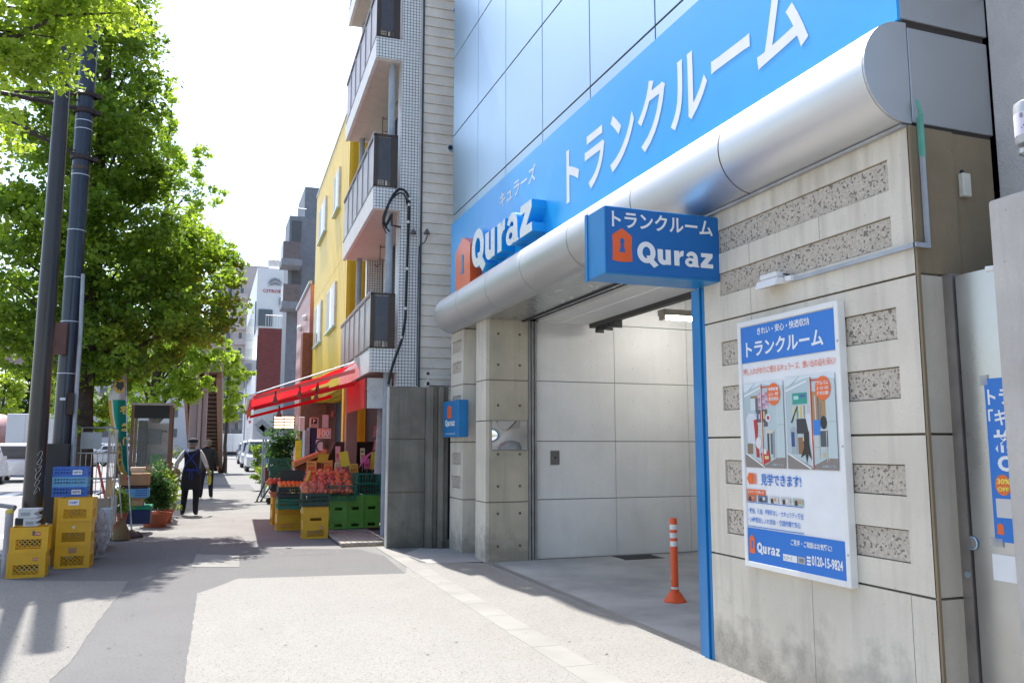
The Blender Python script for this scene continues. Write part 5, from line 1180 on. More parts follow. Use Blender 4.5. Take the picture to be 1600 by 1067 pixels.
# kerb rail at the far left
t = thing('kerb_rail', 'pale grey tubular kerb rail with yellow cap at the left edge', 'railing', tuple(G(6, 900)))
q = G(8, 895)
b = B(); b.tube([(q.x, q.y, 0), (q.x, q.y, .72)], .045, 12); b.build('rail_post', mat('lavender_grey_paint', (.34, .33, .36), .5), t, smooth=True)
b = B(); b.lathe([(.047, .70), (.047, .73), (.03, .75)], (q.x, q.y, 0), 12); b.build('yellow_cap', mat('yellow_cap', (.6, .45, .08), .5), t)
b = B(); b.tube([(q.x, q.y, .69), (q.x + .02, q.y + .15, .76), (-2.45, 12.0, .78)], .028, 8); b.build('rail', mat('grey_rail', (.16, .16, .17), .5, .3), t, smooth=True)
b = B(); b.tube([(q.x, q.y, .2), (-2.45, 12.0, .22)], .022, 8); b.build('rail', mat('grey_rail', (.16, .16, .17), .5, .3), t, smooth=True)
# ================================================================ crates
m_ycr = mat('yellow_crate_plastic', (.72, .38, .012), .42, var=.06)
m_gcr = mat('green_crate_plastic', (.13, .36, .045), .45, var=.06)
m_dgr = mat('dark_green_crate_plastic', (.012, .16, .10), .45, var=.08)
m_bcr = mat('blue_crate_plastic', (.03, .14, .52), .42, var=.06)
m_in = mat('crate_shadow_plastic', (.28, .14, .01), .6)
def crate_mesh(wd, dp, ht, mA, style='lattice'):
    """front is -Y, origin at the base centre"""
    b = B(); x, y = wd / 2, dp / 2; t = .012
    b.box(-x, x, -y, y, 0, .012)
    for s in (-1, 1):
        b.box(s * x, s * (x - t), -y, y, .012, ht * .10); b.box(s * x, s * (x - t), -y, y, ht * .55, ht)
        b.box(s * x, s * (x - t), -y, -y + .06, ht * .1, ht * .55); b.box(s * x, s * (x - t), y - .06, y, ht * .1, ht * .55)
        for k in range(5): b.box(s * x, s * (x - t * .7), -y + .06 + (dp - .12) * (k + .3) / 5, -y + .06 + (dp - .12) * (k + .5) / 5, ht * .1, ht * .55)
    # rims and corner columns
    for z in (0, ht * .52, ht - .02): b.box(-x - .004, x + .004, -y - .004, -y + .006, z, z + .018); b.box(-x - .004, -x + .006, -y, y, z, z + .018); b.box(x - .006, x + .004, -y, y, z, z + .018); b.box(-x, x, y - .006, y + .004, z, z + .018)
    for s in (-1, 1):
        for q in (-1, 1): b.box(s * (x + .003), s * (x - .025), q * (y + .003), q * (y - .02), 0, ht)
    for q in (-1, 1):
        f = lambda a0, a1, c0, c1: b.box(a0, a1, q * y, q * (y - t), c0, c1)
        if style == 'lattice':
            f(-x, x, ht * .52, ht); f(-x, x, .0, ht * .14); f(-x, -x * .68, ht * .14, ht * .52); f(x * .68, x, ht * .14, ht * .52)
            if q < 0:
                X0, X1, Z0, Z1 = -x * .68, x * .68, ht * .14, ht * .52; st = (Z1 - Z0) / 2.2
                k = X0 - (Z1 - Z0)
                while k < X1:
                    for sg in (1, -1):
                        a0, a1 = max(X0, k), min(X1, k + (Z1 - Z0))
                        if a1 > a0:
                            zA, zB = Z0 + (a0 - k), Z0 + (a1 - k)
                            if sg < 0: zA, zB = Z1 - (a0 - k), Z1 - (a1 - k)
                            b.add([(a0, -y + .001, zA - .006), (a1, -y + .001, zB - .006), (a1, -y + .001, zB + .006), (a0, -y + .001, zA + .006), (a0, -y + .008, zA - .006), (a1, -y + .008, zB - .006), (a1, -y + .008, zB + .006), (a0, -y + .008, zA + .006)], [(0, 1, 2, 3), (7, 6, 5, 4), (0, 4, 5, 1), (3, 2, 6, 7)])
                    k += st
        elif style == 'handle':
            if q > 0: f(-x, x, 0, ht); continue
            f(-x, x, ht * .30, ht); f(-x, x, 0, ht * .12); f(-x, -x * .45, ht * .12, ht * .30); f(x * .45, x, ht * .12, ht * .30)
            if q < 0: b.box(-x * .8, x * .8, -y - .008, -y, ht * .40, ht * .43); b.box(-x * .8, x * .8, -y - .006, -y, ht * .86, ht * .88)
        elif style == 'grid':
            n = 9
            for k in range(n + 1): xx = -x + (wd) * k / n; f(xx - .004, xx + .004, .0, ht)
            for k in range(4): zz = ht * k / 4; f(-x, x, zz, zz + .008)
        elif style == 'tray':
            f(-x, x, 0, ht * .3); f(-x, x, ht * .8, ht)
            for k in range(12): xx = -x + wd * (k + .5) / 12; f(xx - wd * .02, xx + wd * .02, ht * .3, ht * .8)
    return b.mesh('crate', mA)
def crate(mesh, label, x, y, z, rz, cat='crate', group=None, prints=None, name='crate'):
    o = bpy.data.objects.new(name, mesh); COL.objects.link(o); o.location = (x, y, z); o.rotation_euler = (0, 0, rz); tag(o, label, cat, group)
    if prints:
        for (pn, px_, pz_, pw, ph, cl, s) in prints:
            b = B(); hd = prints_d[0]; b.box(px_ - pw / 2, px_ + pw / 2, -hd / 2 - .006, -hd / 2 - .0025, pz_, pz_ + ph, col=cl)
            if s: text_on(b, s, (px_ - pw * .4, -hd / 2 - .0075, pz_ + ph * .25), (1, 0, 0), EZ, pw * .8, ph * .5, col=(.75, .75, .7) if cl[0] < .65 or cl[1] < .3 else (.1, .15, .4), bold=.03)
            b.build(pn, m_print, o, world=False)
    return o
prints_d = [.32]
CW, CD, CH = .385, .32, .285
yc = crate_mesh(CW, CD, CH, m_ycr)
RED = (.5, .06, .03)
g1 = 'yellow milk crates stacked by the poles'
c0 = G(10, 903); c1 = G(66, 903); ang = 0
cx_, cy_ = (c0.x + c1.x) / 2, (c0.y + c1.y) / 2 + CD / 2
crate(yc, 'bottom yellow crate of the two crate stack in front', cx_, cy_, 0, R(2), group=g1, prints=[('label_print', .09, .19, .045, .035, RED, 'CO')])
crate(yc, 'upper yellow crate of the front stack, foam blocks on top', cx_ + .01, cy_ + .01, CH, R(2), group=g1, prints=[('label_print', .09, .19, .05, .04, RED, 'CO'), ('label_print', .045, .19, .025, .055, (.12, .1, .08), None)])
c0 = G(84, 889); cx2, cy2 = c0.x + CW / 2, c0.y + CD / 2
crate(yc, 'bottom yellow crate of the three crate stack with smudged label', cx2 + .005, cy2, 0, R(-2), group=g1, prints=[('label_print', .0, .19, .09, .06, (.35, .2, .12), None)])
crate(yc, 'middle yellow crate of the three crate stack', cx2, cy2 + .01, CH, R(-1), group=g1, prints=[('label_print', .0, .20, .03, .03, (.7, .65, .5), None)])
crate(yc, 'top yellow crate of the three crate stack with white label', cx2 + .01, cy2, 2 * CH, R(-3), group=g1, prints=[('label_print', -.02, .20, .12, .065, (.75, .75, .75), '中古容器')])
for k in range(3): crate(yc, ['bottom yellow crate of the rear stack, under two others behind the tall stack', 'middle yellow crate of the rear stack behind the tall stack', 'top yellow crate of the rear stack, below the blue crates'][k], cx2 - .10, cy2 + .36, CH * k, R(1), group=g1, prints=[('label_print', -.12, .19, .05, .04, RED, 'CO')])
bc = crate_mesh(.40, .32, .13, m_bcr, 'tray'); bc2 = crate_mesh(.40, .32, .13, mat('pale_blue_crate', (.13, .38, .62), .45), 'tray')
for k in range(3): crate((bc, bc2, bc)[k], ['lowest blue tray crate on the rear yellow stack', 'pale blue tray crate in the middle of the blue pile', 'topmost blue tray crate with white label beside the brown pole'][k], cx2 - .13, cy2 + .36, CH * 3 + .125 * k, R(1), group='blue tray crates on the rear stack', prints=[('label_print', .08, .03, .11, .06, (.75, .75, .75), '吉野家') ] if k != 1 else None)
# foam blocks
m_foam = mat('styrofoam', (.55, .56, .55), .8, bmp=.6, bscale=60, var=.08)
def foam(label, x, y, z, w_, h_, rz):
    t = thing('foam_box', label, 'foam box', (x, y, z), rz, 'foam boxes on the front crates')
    b = B(); pr = [(-w_ / 2, 0), (w_ / 2 - .02, 0), (w_ / 2, .02), (w_ / 2 - .05, h_ * .45), (w_ / 2, h_ * .75), (w_ / 2, h_), (-w_ / 2, h_), (-w_ / 2 - .0, h_ * .6)]
    b.prism([(p[0], -.09, p[1]) for p in pr], (0, .18, 0)); b.build('foam_body', m_foam, t, world=False, bevel=.006)
    b = B(); b.box(-w_ * .36, w_ * .1, -.093, -.089, h_ * .25, h_ * .62); b.build('recess_shade', mat('foam_shade_grey', (.32, .33, .33), .9), t, world=False)  # flat plate in darker foam grey; the hollow's shade is in its colour
foam('lower small white foam box on the front yellow crate', cx_ + .02, cy_ - .03, CH * 2 + .004, .17, .095, R(4)); foam('upper white foam box on the foam box below', cx_ - .005, cy_ - .03, CH * 2 + .10, .215, .11, R(-6))
# roll cage trolley
rc = thing('roll_cage', 'tall silver tube roll cage trolley beside the tree trunk', 'trolley', (-1.6, 13.9, 0))
m_tube = mat('silver_tube', (.42, .41, .39), .35, .7)
xa, xb = YP(118, 700, 13.6).x, YP(170, 700, 13.6).x; zt6 = YP(150, 668, 13.6).z
b = B()
b.tube([(xa, 13.6, .05), (xa, 13.6, zt6), (xb - .06, 13.6, zt6), (xb, 13.6, zt6 - .07), (xb, 13.6, .05)], .014, 8)
b.tube([(xb + .05, 14.2, .05), (xb + .05, 14.2, zt6 - .03), (xb - .02, 14.2, zt6 + .02), (xa + .3, 14.2, zt6 + .02)], .014, 8)
for zz in (.63, 1.03, 1.40): b.tube([(xa, 13.6, zz), (xb, 13.6, zz), (xb + .05, 14.2, zz)], .012, 6)
b.build('cage_frame', m_tube, rc, smooth=True)
for k in range(1, 6): b = B(); xx = xa + (xb - xa) * k / 6; b.tube([(xx, 13.6, .1), (xx, 13.6, 1.41 if k > 1 else zt6)], .006, 6); b.build('cage_bar', m_tube, rc)
for k in range(1, 5): b = B(); q = k / 5; b.tube([(xb + .05 * q, 13.6 + .6 * q, .1), (xb + .05 * q, 13.6 + .6 * q, zt6 - .06)], .006, 6); b.build('cage_bar', m_tube, rc)
a = YP(127, 675, 13.58); c = YP(158, 701, 13.58); b = B(); b.box(a.x, c.x, 13.565, 13.585, c.z, a.z); b.build('grey_placard', mat('grey_placard', (.36, .37, .38), .4, .3), rc)
b = B(); b.box(xa, xb + .05, 13.6, 14.2, .08, .12); b.build('base_tray', m_gap, rc)
for xx in (xa + .03, xb): b = B(); b.tube([(xx - .015, 13.62, .045), (xx + .015, 13.62, .045)], .045, 12); b.build('castor', mblk, rc)
a = YP(126, 782, 13.3); c = YP(168, 822, 13.3)
b = B(); b.box(a.x, c.x, 13.32, 13.5, .05, a.z + .02); tag(b.build('cardboard_box', mat('greyish_cardboard', (.36, .28, .20), .85), bevel=.005), 'plain greyish brown cardboard box behind the clear plastic bags', 'box')
a = YP(164, 790, 13.2); c = YP(174, 832, 13.2); b = B(); b.box(a.x - .05, c.x, 13.1, 13.35, c.z, a.z - .03)
b.build('foam_tub', m_foam, bevel=.01); tag(bpy.data.objects['foam_tub'], 'grey white foam tub beside the clear bags', 'foam box')
b = B(); c0 = G(132, 868); b.box(c0.x - .08, c0.x + .12, 12.45, 12.7, 0, .3); tag(b.build('blue_bin', mat('dark_blue_bin', (.01, .05, .2), .5), bevel=.01), 'dark blue plastic bin under the left clear bag', 'bin')
# plastic bags
def bag(label, u, v, y, w_, h_, seed, tintc):
    r = random.Random(seed); c = YP(u, v, y); t = B(); n = 22; k = 16; vs = []
    for j in range(k + 1):
        f = j / k; prof = math.sin(math.pi * (.06 + .86 * f)) ** .45 * (1 - .42 * f ** 3)
        for i in range(n):
            a = 2 * math.pi * i / n; cr = 1 + .09 * math.sin(i * 3.1 + j * 1.3 + seed) + .08 * math.sin(i * 1.7 - j * .9) + r.uniform(-.05, .05)
            vs.append((c.x + w_ / 2 * prof * cr * math.cos(a), c.y + w_ * .42 * prof * cr * math.sin(a), c.z + h_ * f))
    t.add(vs, [(j * n + i, j * n + (i + 1) % n, (j + 1) * n + (i + 1) % n, (j + 1) * n + i) for j in range(k) for i in range(n)] + [tuple(range(n - 1, -1, -1)), tuple(k * n + i for i in range(n))])
    o = t.build('plastic_bag', mat('crumpled_clear_plastic' + str(seed), tintc, .22, bmp=1.0, bscale=22, var=.25, scale=14, alpha=.9, coat=.5)); tag(o, label, 'bag', 'clear bags of rubbish by the cage'); return o
bag('tall crumpled clear plastic bag hanging low beside the foam tub', 152, 867, 12.6, .27, .60, 1, (.42, .38, .38))
bag('left clear plastic bag resting on the blue bin', 136, 840, 12.55, .22, .34, 2, (.38, .34, .36))
bag('small clear bag top behind the two larger bags', 143, 822, 12.9, .26, .24, 3, (.30, .22, .20))
# flag with stand
fs_ = thing('banner_flag', 'green and white courier banner flag on a silver pole with grey base', 'flag', tuple(G(205, 838)))
qf = G(205, 840); Yf = qf.y
b = B(); b.lathe([(.19, 0), (.19, .03), (.12, .10), (.04, .13), (.03, .13)], (qf.x, Yf, 0), 4); b.build('base_weight', mat('dark_rubber_base', (.06, .055, .055), .7), fs_, bevel=.008)
b = B(); b.tube([(qf.x, Yf, .1), tuple(YP(199, 700, Yf)), tuple(YP(196, 562, Yf))], [.014, .013, .011], 8); b.build('flag_pole', m_alu, fs_, smooth=True)
b = B(); q = YP(198, 747, Yf); b.tube([(q.x, Yf, q.z - .03), (q.x, Yf, q.z + .02)], .018, 8); b.build('red_clamp', mat('red_clamp', (.5, .03, .03), .5), fs_)
# cloth as a curved sheet with printed fields
rows = [(572, 190, 196), (590, 181, 196), (610, 172, 196), (625, 168, 196), (650, 171, 197), (680, 178, 198), (700, 183, 199), (720, 183, 201), (735, 187, 204), (742, 196, 207)]
def flagp(f, g_):
    s = f * (len(rows) - 1); i = min(int(s), len(rows) - 2); t = s - i
    v = rows[i][0] + (rows[i + 1][0] - rows[i][0]) * t; ul = rows[i][1] + (rows[i + 1][1] - rows[i][1]) * t; ur = rows[i][2] + (rows[i + 1][2] - rows[i][2]) * t
    q = YP(ul + (ur - ul) * g_, v, Yf); q.y += .07 * math.sin(g_ * 5 + f * 5) - .03; return q
b = B(); nu, nvv = 10, 36
for j in range(nvv):
    for i in range(nu):
        f = (j + .5) / nvv; gg = (i + .5) / nu
        col_ = (.62, .60, .58) if f < .34 else ((.55, .33, .06) if gg < .22 else (.0, .26, .19))
        if f > .34 and .2 < gg < .32: col_ = (.6, .58, .5)
        if f > .62 and gg < .55: col_ = (.55, .36, .05) if gg < .4 else (.6, .58, .5)
        b.quad(flagp(j / nvv, i / nu), flagp(j / nvv, (i + 1) / nu), flagp((j + 1) / nvv, (i + 1) / nu), flagp((j + 1) / nvv, i / nu), 0, col_)
b.build('cloth', attr_mat('flag_cloth', .8, trans=False, var=.2), fs_)
def on(v): return Yf - .12
cq = YP(187, 602, Yf - .13)
b = B(); b.add([(cq.x + .085 * math.cos(t_ * .3142), cq.y, cq.z + .135 * math.sin(t_ * .3142)) for t_ in range(20)], [tuple(range(20))], 0, (.62, .36, .03))
bp = [(-.05, .07), (-.04, .03), (-.06, -.02), (-.03, -.05), (-.02, -.09), (.0, -.06), (.02, -.10), (.04, -.05), (.06, -.02), (.055, .05), (.03, .07), (.01, .05), (-.02, .055)]
b.add([(cq.x + p[0] * 1.1, cq.y - .004, cq.z + p[1]) for p in bp], [tuple(range(len(bp)))], 0, (.02, .02, .02))
b.build('emblem', m_print, fs_)
b = B()
for s, v in (('宅', 641), ('急', 668), ('便', 690)): q = YP(188 + (v - 641) * .06, v, Yf - .12); text_on(b, s, q - Vector((0, 0, .06)), (1, 0, 0), EZ, .10, .14, col=(.65, .42, .03), bold=.04)
for s, v in (('送', 688), ('れ', 700), ('ま', 712), ('す', 724)): q = YP(184, v, Yf - .13); text_on(b, s, q - Vector((0, 0, .04)), (1, 0, 0), EZ, .06, .08, col=(.03, .05, .03), bold=.03)
b.build('lettering', m_print, fs_)
# ================================================================ phone booth
Yb = 18.8
pbx0, pbx1 = YP(201, 720, Yb).x, YP(266, 720, Yb).x; pz = YP(230, 633, Yb).z
ph = thing('phone_booth', 'brown framed glass phone booth with dark roof and potted plants before it', 'phone booth', ((pbx0 + pbx1) / 2, Yb, 0))
m_bz = mat('rosy_bronze_frame', (.20, .105, .075), .45, .4)
for xx in (pbx0, pbx1 - .06):
    for yy in (Yb, Yb + .95): b = B(); b.box(xx, xx + .06, yy, yy + .06, 0, pz); b.build('frame_post', m_bz, ph)
b = B(); b.box(pbx0 - .03, pbx1 + .03, Yb - .03, Yb + 1.03, pz, pz + .05); b.build('roof', mat('pale_roof_rim', (.35, .34, .32), .5), ph)
b = B(); b.box(pbx0 + .06, pbx1 - .06, Yb + .0, Yb + .04, pz - .27, pz); b.build('header_louvre', mat('black_louvre', (.012, .014, .018), .5), ph)
gl_m = mat('booth_glass', (.5, .55, .55), .04, alpha=.10, coat=.3, var=.05)
for q in [(pbx0 + .06, pbx1 - .06, Yb + .02, Yb + .03), (pbx0 + .02, pbx0 + .03, Yb + .06, Yb + .95), (pbx1 - .03, pbx1 - .02, Yb + .06, Yb + .95)]: b = B(); b.box(*q, .25, pz - .27); b.build('glass_pane', gl_m, ph)
b = B(); b.box(pbx0 + .10, pbx0 + .28, Yb + .6, Yb + .9, .3, pz - .3); b.build('dark_back_panel', mat('dark_booth_panel', (.03, .03, .035), .5), ph)
b = B(); b.box(pbx0 + .26, pbx0 + .72, Yb + .75, Yb + .85, .7, pz - .35); b.build('notice_panel', mat('pale_lilac_panel', (.42, .38, .40), .6), ph)
b = B(); b.box(pbx0 + .38, pbx0 + .62, Yb + .45, Yb + .7, 1.0, 1.32); b.build('green_telephone', mat('green_phone', (.04, .22, .03), .4), ph, bevel=.02)
b = B(); b.box(pbx0 + .26, pbx0 + .55, Yb + .7, Yb + .74, pz - .8, pz - .48); b.build('dark_notice', mat('slate_notice', (.1, .12, .16), .4), ph)
b = B(); text_on(b, '公衆電話', (pbx0 + .5, Yb + .745, pz - .55), (1, 0, 0), EZ, .2, .05, bold=.03); b.build('lettering', m_gap, ph)
# boxes stacked before the booth
Yx = 15.9
def pxbox(name, label, u0, v0, u1, v1, y, dep, m, cat='box', grp=None, rz=0, bev=.008):
    a = YP(u0, v0, y); c = YP(u1, v1, y); cx = (a.x + c.x) / 2; w2 = (c.x - a.x) / 2
    t = thing(name, label, cat, (cx, y + dep / 2, c.z), rz, grp); b = B(); b.box(-w2, w2, -dep / 2, dep / 2, 0, a.z - c.z); b.build('box_body', m, t, world=False, bevel=bev); return t, w2, a.z - c.z
m_card = mat('brown_cardboard', (.40, .22, .115), .85, var=.1, scale=5); m_card2 = mat('tan_cardboard', (.46, .30, .16), .85, var=.1)
t, w2, h2 = pxbox('storage_tub', 'dark navy plastic tub with green lid at the foot of the box stack', 192, 797, 234, 818, Yx, .4, mat('navy_tub', (.008, .02, .10), .5))
b = B(); b.box(-w2 - .02, w2 + .02, -.22, .22, h2, h2 + .07); b.build('green_lid', mat('teal_green_lid', (.0, .22, .13), .4), t, world=False, bevel=.01)
t, w2, h2 = pxbox('cardboard_box', 'small tan carton printed with a dark flower emblem, on the green lid', 191, 777, 223, 792, Yx, .3, m_card2, grp='cartons in the box stack')
b = B()
for k in range(8): b.tube([(-.1 + .04 * math.cos(k * .785), -.152, h2 / 2 + .03 * math.sin(k * .785)), (-.1 + .055 * math.cos(k * .785 + .3), -.152, h2 / 2 + .045 * math.sin(k * .785 + .3))], .009, 4)
b.add([(-.1 + .03 * math.cos(k * .785), -.153, h2 / 2 + .03 * math.sin(k * .785)) for k in range(8)], [tuple(range(8))]); b.build('flower_print', mat('slate_print', (.08, .09, .12), .7), t, world=False)
b = B(); text_on(b, 'みかん', (.03, -.152, h2 * .62), (1, 0, 0), EZ, .1, .03, bold=.02); b.build('lettering', mat('red_print', (.4, .05, .03), .7), t, world=False)
t, w2, h2 = pxbox('blue_tray', 'light blue ventilated tray crate in the middle of the box stack', 185, 764, 232, 777, Yx - .05, .38, mat('sky_blue_plastic', (.12, .36, .68), .4), cat='crate', bev=.006)
b = B()
for i in range(16):
    for j in range(3):
        if 5 < i < 9: continue
        x_ = -w2 + .03 + i * (2 * w2 - .06) / 15.5; b.box(x_, x_ + .014, -.194, -.1895, .03 + j * .04, .05 + j * .04)
b.build('vent_slot', mat('slot_navy', (.01, .04, .15), .6), t, world=False, kind='stuff')
pxbox('flat_crate', 'thin dark crate edge between the blue tray and the carton above', 188, 759, 230, 764, Yx - .02, .34, mat('dark_maroon_plastic', (.05, .015, .015), .6), cat='crate')
pxbox('cardboard_box', 'large brown carton on top of the box stack', 188, 740, 232, 758, Yx - .02, .36, m_card, grp='cartons in the box stack', rz=R(-3))
pxbox('cardboard_box', 'pale open carton standing behind the top brown carton', 203, 730, 226, 741, Yx + .3, .25, mat('pale_carton', (.55, .48, .38), .85), grp='cartons in the box stack')
pxbox('cardboard_box', 'small brown carton inside the booth by the plants', 226, 727, 240, 740, Yb + .3, .25, m_card, grp='cartons in the box stack')
# plants
m_terra = mat('terracotta', (.38, .10, .045), .8, var=.12)
def plant(label, u, v0, v1, y, rpx, potw, n, size, pal, seed, pot=True, cat='potted plant', name='potted_plant'):
    g0 = YP(u, v0, y); t = thing(name, label, cat, (g0.x, y, 0)); rng_ = np.random.default_rng(seed)
    zt_ = YP(u, v1, y).z; ph_ = .26 if pot else .02
    if pot: b = B(); b.lathe([(potw * .72, 0), (potw * .95, ph_ - .04), (potw * 1.05, ph_ - .04), (potw * 1.05, ph_), (potw * .9, ph_), (potw * .9, ph_ - .03)], (g0.x, y, 0), 18); b.build('pot', m_terra, t, smooth=True)
    k = (g0 - Vector((0, 0, H))).dot(_fw) / F; rr_ = rpx * k
    zc_ = (ph_ + zt_) / 2 + .05; V, col, cc = leaf_cloud([((g0.x, y, zc_), (rr_, rr_, (zt_ - ph_) / 2)), ((g0.x + rr_ * .3, y - .05, zc_ - .1), (rr_ * .8, rr_ * .7, (zt_ - ph_) * .3))], n, size, pal, rng_, .3)
    b = B(); limbs(b, (g0.x, y, ph_ - .05), (g0.x, y, zt_), cc, .012, rng_, 10); b.build('stem', m_bark, t, kind='stuff')
    leaves_obj('foliage', V, col, t, kind='stuff'); return t
plant('leafy dark green shrub in a big terracotta pot beside the box stack', 243, 800, 728, 17.2, 22, .27, 2600, .045, PALD, 20)
plant('dark shrub in a small red pot near the booth post', 258, 795, 740, 17.9, 10, .16, 900, .05, PAL, 21)
plant('small green plant in an orange pot by the broom', 184, 828, 770, 15.4, 10, .09, 700, .04, PAL, 22)
plant('flowering shrub behind the booth post with pale pink tips', 262, 770, 700, 22.0, 22, .2, 1800, .05, [(.08, .13, .03), (.14, .2, .05), (.35, .28, .2)], 23, pot=False, cat='shrub', name='shrub')
plant('low yellow green weed at the base of the booth post', 272, 775, 762, 19.5, 7, .1, 300, .035, PALL, 24, pot=False, cat='plant', name='plant')
plant('dark conifer in front of the red brick building', 440, 705, 645, 24.0, 22, .3, 3000, .06, PALD, 25, cat='conifer', name='conifer')
plant('bushy green plant beside the parked white van', 402, 722, 690, 30.0, 9, .2, 1200, .06, PAL, 26, pot=False, cat='plant', name='plant')
plant('small leafy plant on the pavement beside the stall', 412, 725, 708, 27.0, 7, .15, 500, .05, PALL, 27, pot=False, cat='plant', name='plant')
plant('pale green leafy cabbages heaped in a crate on the stall', 465, 735, 722, 17.5, 9, .15, 500, .05, [(.25, .36, .08), (.35, .45, .15)], 28, pot=False, cat='vegetables', name='cabbage_heap')
# broom & orange things
b = B(); q = G(190, 845)
pr_ = [(.03, 0), (.13, .02), (.10, .16), (.03, .34), (.0, .36)]
b.lathe([(p[0] * 1.1, p[1]) for p in pr_], (q.x - .02, q.y + .1, 0), 14); b.tube([(q.x - .02, q.y + .1, .3), (q.x - .12, q.y + .2, 1.05)], .012, 6, mi=1)
o = b.build('straw_broom', [mat('straw', (.22, .14, .06), .9, bmp=1, bscale=40), mat('broom_handle', (.5, .48, .44), .6)]); tag(o, 'upturned straw broom leaning by the roll cage', 'broom')
b = B(); q = YP(176, 800, 14.8); b.box(q.x - .06, q.x + .05, 14.8, 14.9, .25, .72); tag(b.build('white_can', mat('white_metal_can', (.6, .58, .55), .5), bevel=.02), 'narrow white can behind the broom', 'can')
b = B(); q = YP(176, 765, 15.0); b.prism([(q.x - .09, 15, .7), (q.x + .05, 15, .62), (q.x + .07, 15, .68), (q.x - .03, 15, 1.0), (q.x - .08, 15, 1.02)], (0, .06, 0)); tag(b.build('orange_sheet', mat('orange_yellow_plastic', (.75, .36, .02), .5)), 'orange yellow plastic sheet behind the roll cage', 'plastic sheet')
b = B(); b.lathe([(.06, 0), (.085, .13), (.095, .13), (.095, .15)], tuple(YP(190, 816, 15.2)), 14); tag(b.build('red_pot', m_terra), 'empty terracotta pot hanging by the flag pole', 'pot')
b = B(); q = YP(163, 735, 15.2); b.tube([(q.x - .1, 15.2, 1.2), (q.x + .08, 15.2, .5)], .02, 6); tag(b.build('red_white_pole', mat('red_pole', (.6, .08, .05), .5)), 'slanting red pole behind the roll cage', 'pole')
# ================================================================ fruit stall
m_dk = mat('dark_tray_plastic', (.02, .035, .03), .5)
g3 = 'yellow crates under the fruit stall'; YS = 14.1
a = YP(473, 843, YS); c = YP(512, 843, YS)
wst = c.x - a.x; hst = YP(480, 792, YS).z / 2
ycs = crate_mesh(wst, .33, hst, m_ycr); ych = crate_mesh(wst, .33, hst, m_ycr, 'handle')
xm = (a.x + c.x) / 2; prints_d[0] = .33
crate(ycs, 'lower yellow crate nearest the camera under the fruit trays', xm, YS + .17, 0, 0, group=g3, prints=[('label_print', .1, hst * .6, .05, .04, RED, '□')])
crate(ych, 'upper yellow crate nearest the camera under the fruit trays', xm, YS + .17, hst, 0, group=g3)
for i, (u, lb) in enumerate([(450, 'left middle'), (478, 'second')]):
    q = G(u, 829); yy = 15.6; q = YP(u, 829, yy)
    for k in range(2): crate(ycs, ['lower', 'upper'][k] + ' yellow crate ' + ['at the left of the back row under the orange tray', 'half hidden in the back row'][i], q.x, yy + .17, hst * k, R(2), group=g3)
q = YP(440, 815, 17.0)
for k in range(2): crate(ycs, ['lower', 'upper'][k] + ' yellow crate farthest back on the pavement side of the stall', q.x, 17.0, hst * k, R(3), group=g3)
# green crates
g4 = 'green crates stacked on the slatted board'
Yg = 14.85; ga = YP(515, 834, Yg); gc = YP(594, 829, Yg); gw = (gc.x - ga.x) / 3; gh = (YP(550, 773, Yg).z - .08) / 2
gcm = crate_mesh(gw - .006, .42, gh, m_gcr, 'handle')
for i in range(3):
    for k in range(2):
        crate(gcm, ['lower', 'upper'][k] + ' bright green crate in the ' + ['left', 'middle', 'right'][i] + ' stack on the slatted board', ga.x + gw * (i + .5), Yg + .21 + i * .05, .07 + gh * k, R(1.5 * i - 1), group=g4)
# slatted board
t = thing('slatted_board', 'worn grey slatted wooden board under the green crates', 'board', (2.5, 14, 0))
m_slat = mat('weathered_slat', (.36, .33, .29), .85, var=.2, scale=8)
p0 = G(533, 855); p1 = G(604, 848); p2 = G(520, 834)
for k in range(9):
    f = k / 9; xa_ = p0.x + (p1.x - p0.x) * f; b = B(); b.box(xa_, xa_ + .075, p0.y, 15.5, .03, .06); b.build('slat', m_slat, t)
b = B(); b.box(p0.x, p1.x, p0.y + .01, p0.y + .06, 0, .03); b.box(p0.x, p1.x, 14.7, 14.75, 0, .03); b.build('bearer', mat('raw_plank_edge', (.5, .36, .22), .8), t)
# trays on top
tray_n = mat('net_tray', (.015, .06, .05), .5)
def tray(label, u0, u1, vb, vt, y, dep, m, style='tray', grp='fruit trays on the stall', rz=0):
    a = YP(u0, vb, y); c = YP(u1, vb, y); h_ = YP(u0, vt, y).z - a.z
    me = crate_mesh(c.x - a.x, dep, h_, m, style); return crate(me, label, (a.x + c.x) / 2, y + dep / 2, a.z, rz, cat='tray', group=grp, name='tray'), (a.x, c.x, y, a.z, h_)
_, T1 = tray('dark green tray of bagged apples on the nearest yellow crates', 472, 514, 791, 771, YS - .03, .40, mat('black_green', (.012, .045, .035), .5))
_, T2 = tray('dark tray of loose oranges with upright black lid', 435, 477, 778, 761, 15.4, .42, m_dk)
_, T2b = tray('teal tray below the oranges', 434, 476, 796, 779, 15.42, .42, m_dgr)
_, T3 = tray('wide green mesh tray of bagged apples above the green crates', 514, 556, 782, 758, Yg - .05, .5, m_dgr, 'grid')
_, T4 = tray('empty green mesh tray at the right end of the stall', 557, 596, 774, 740, Yg + .1, .5, m_dgr, 'grid')
for i, (u0, u1, v0, v1) in enumerate([(420, 452, 735, 716), (422, 452, 750, 736), (422, 450, 766, 751)]):
    tray(['topmost', 'middle', 'lowest'][i] + ' dark green tray in the tall pile at the back of the stall', u0, u1, v0, v1, 18.5, .45, m_dgr)
tray('dark tray of red fruit on the pavement side of the stall', 424, 440, 768, 757, 16.9, .4, m_dk)
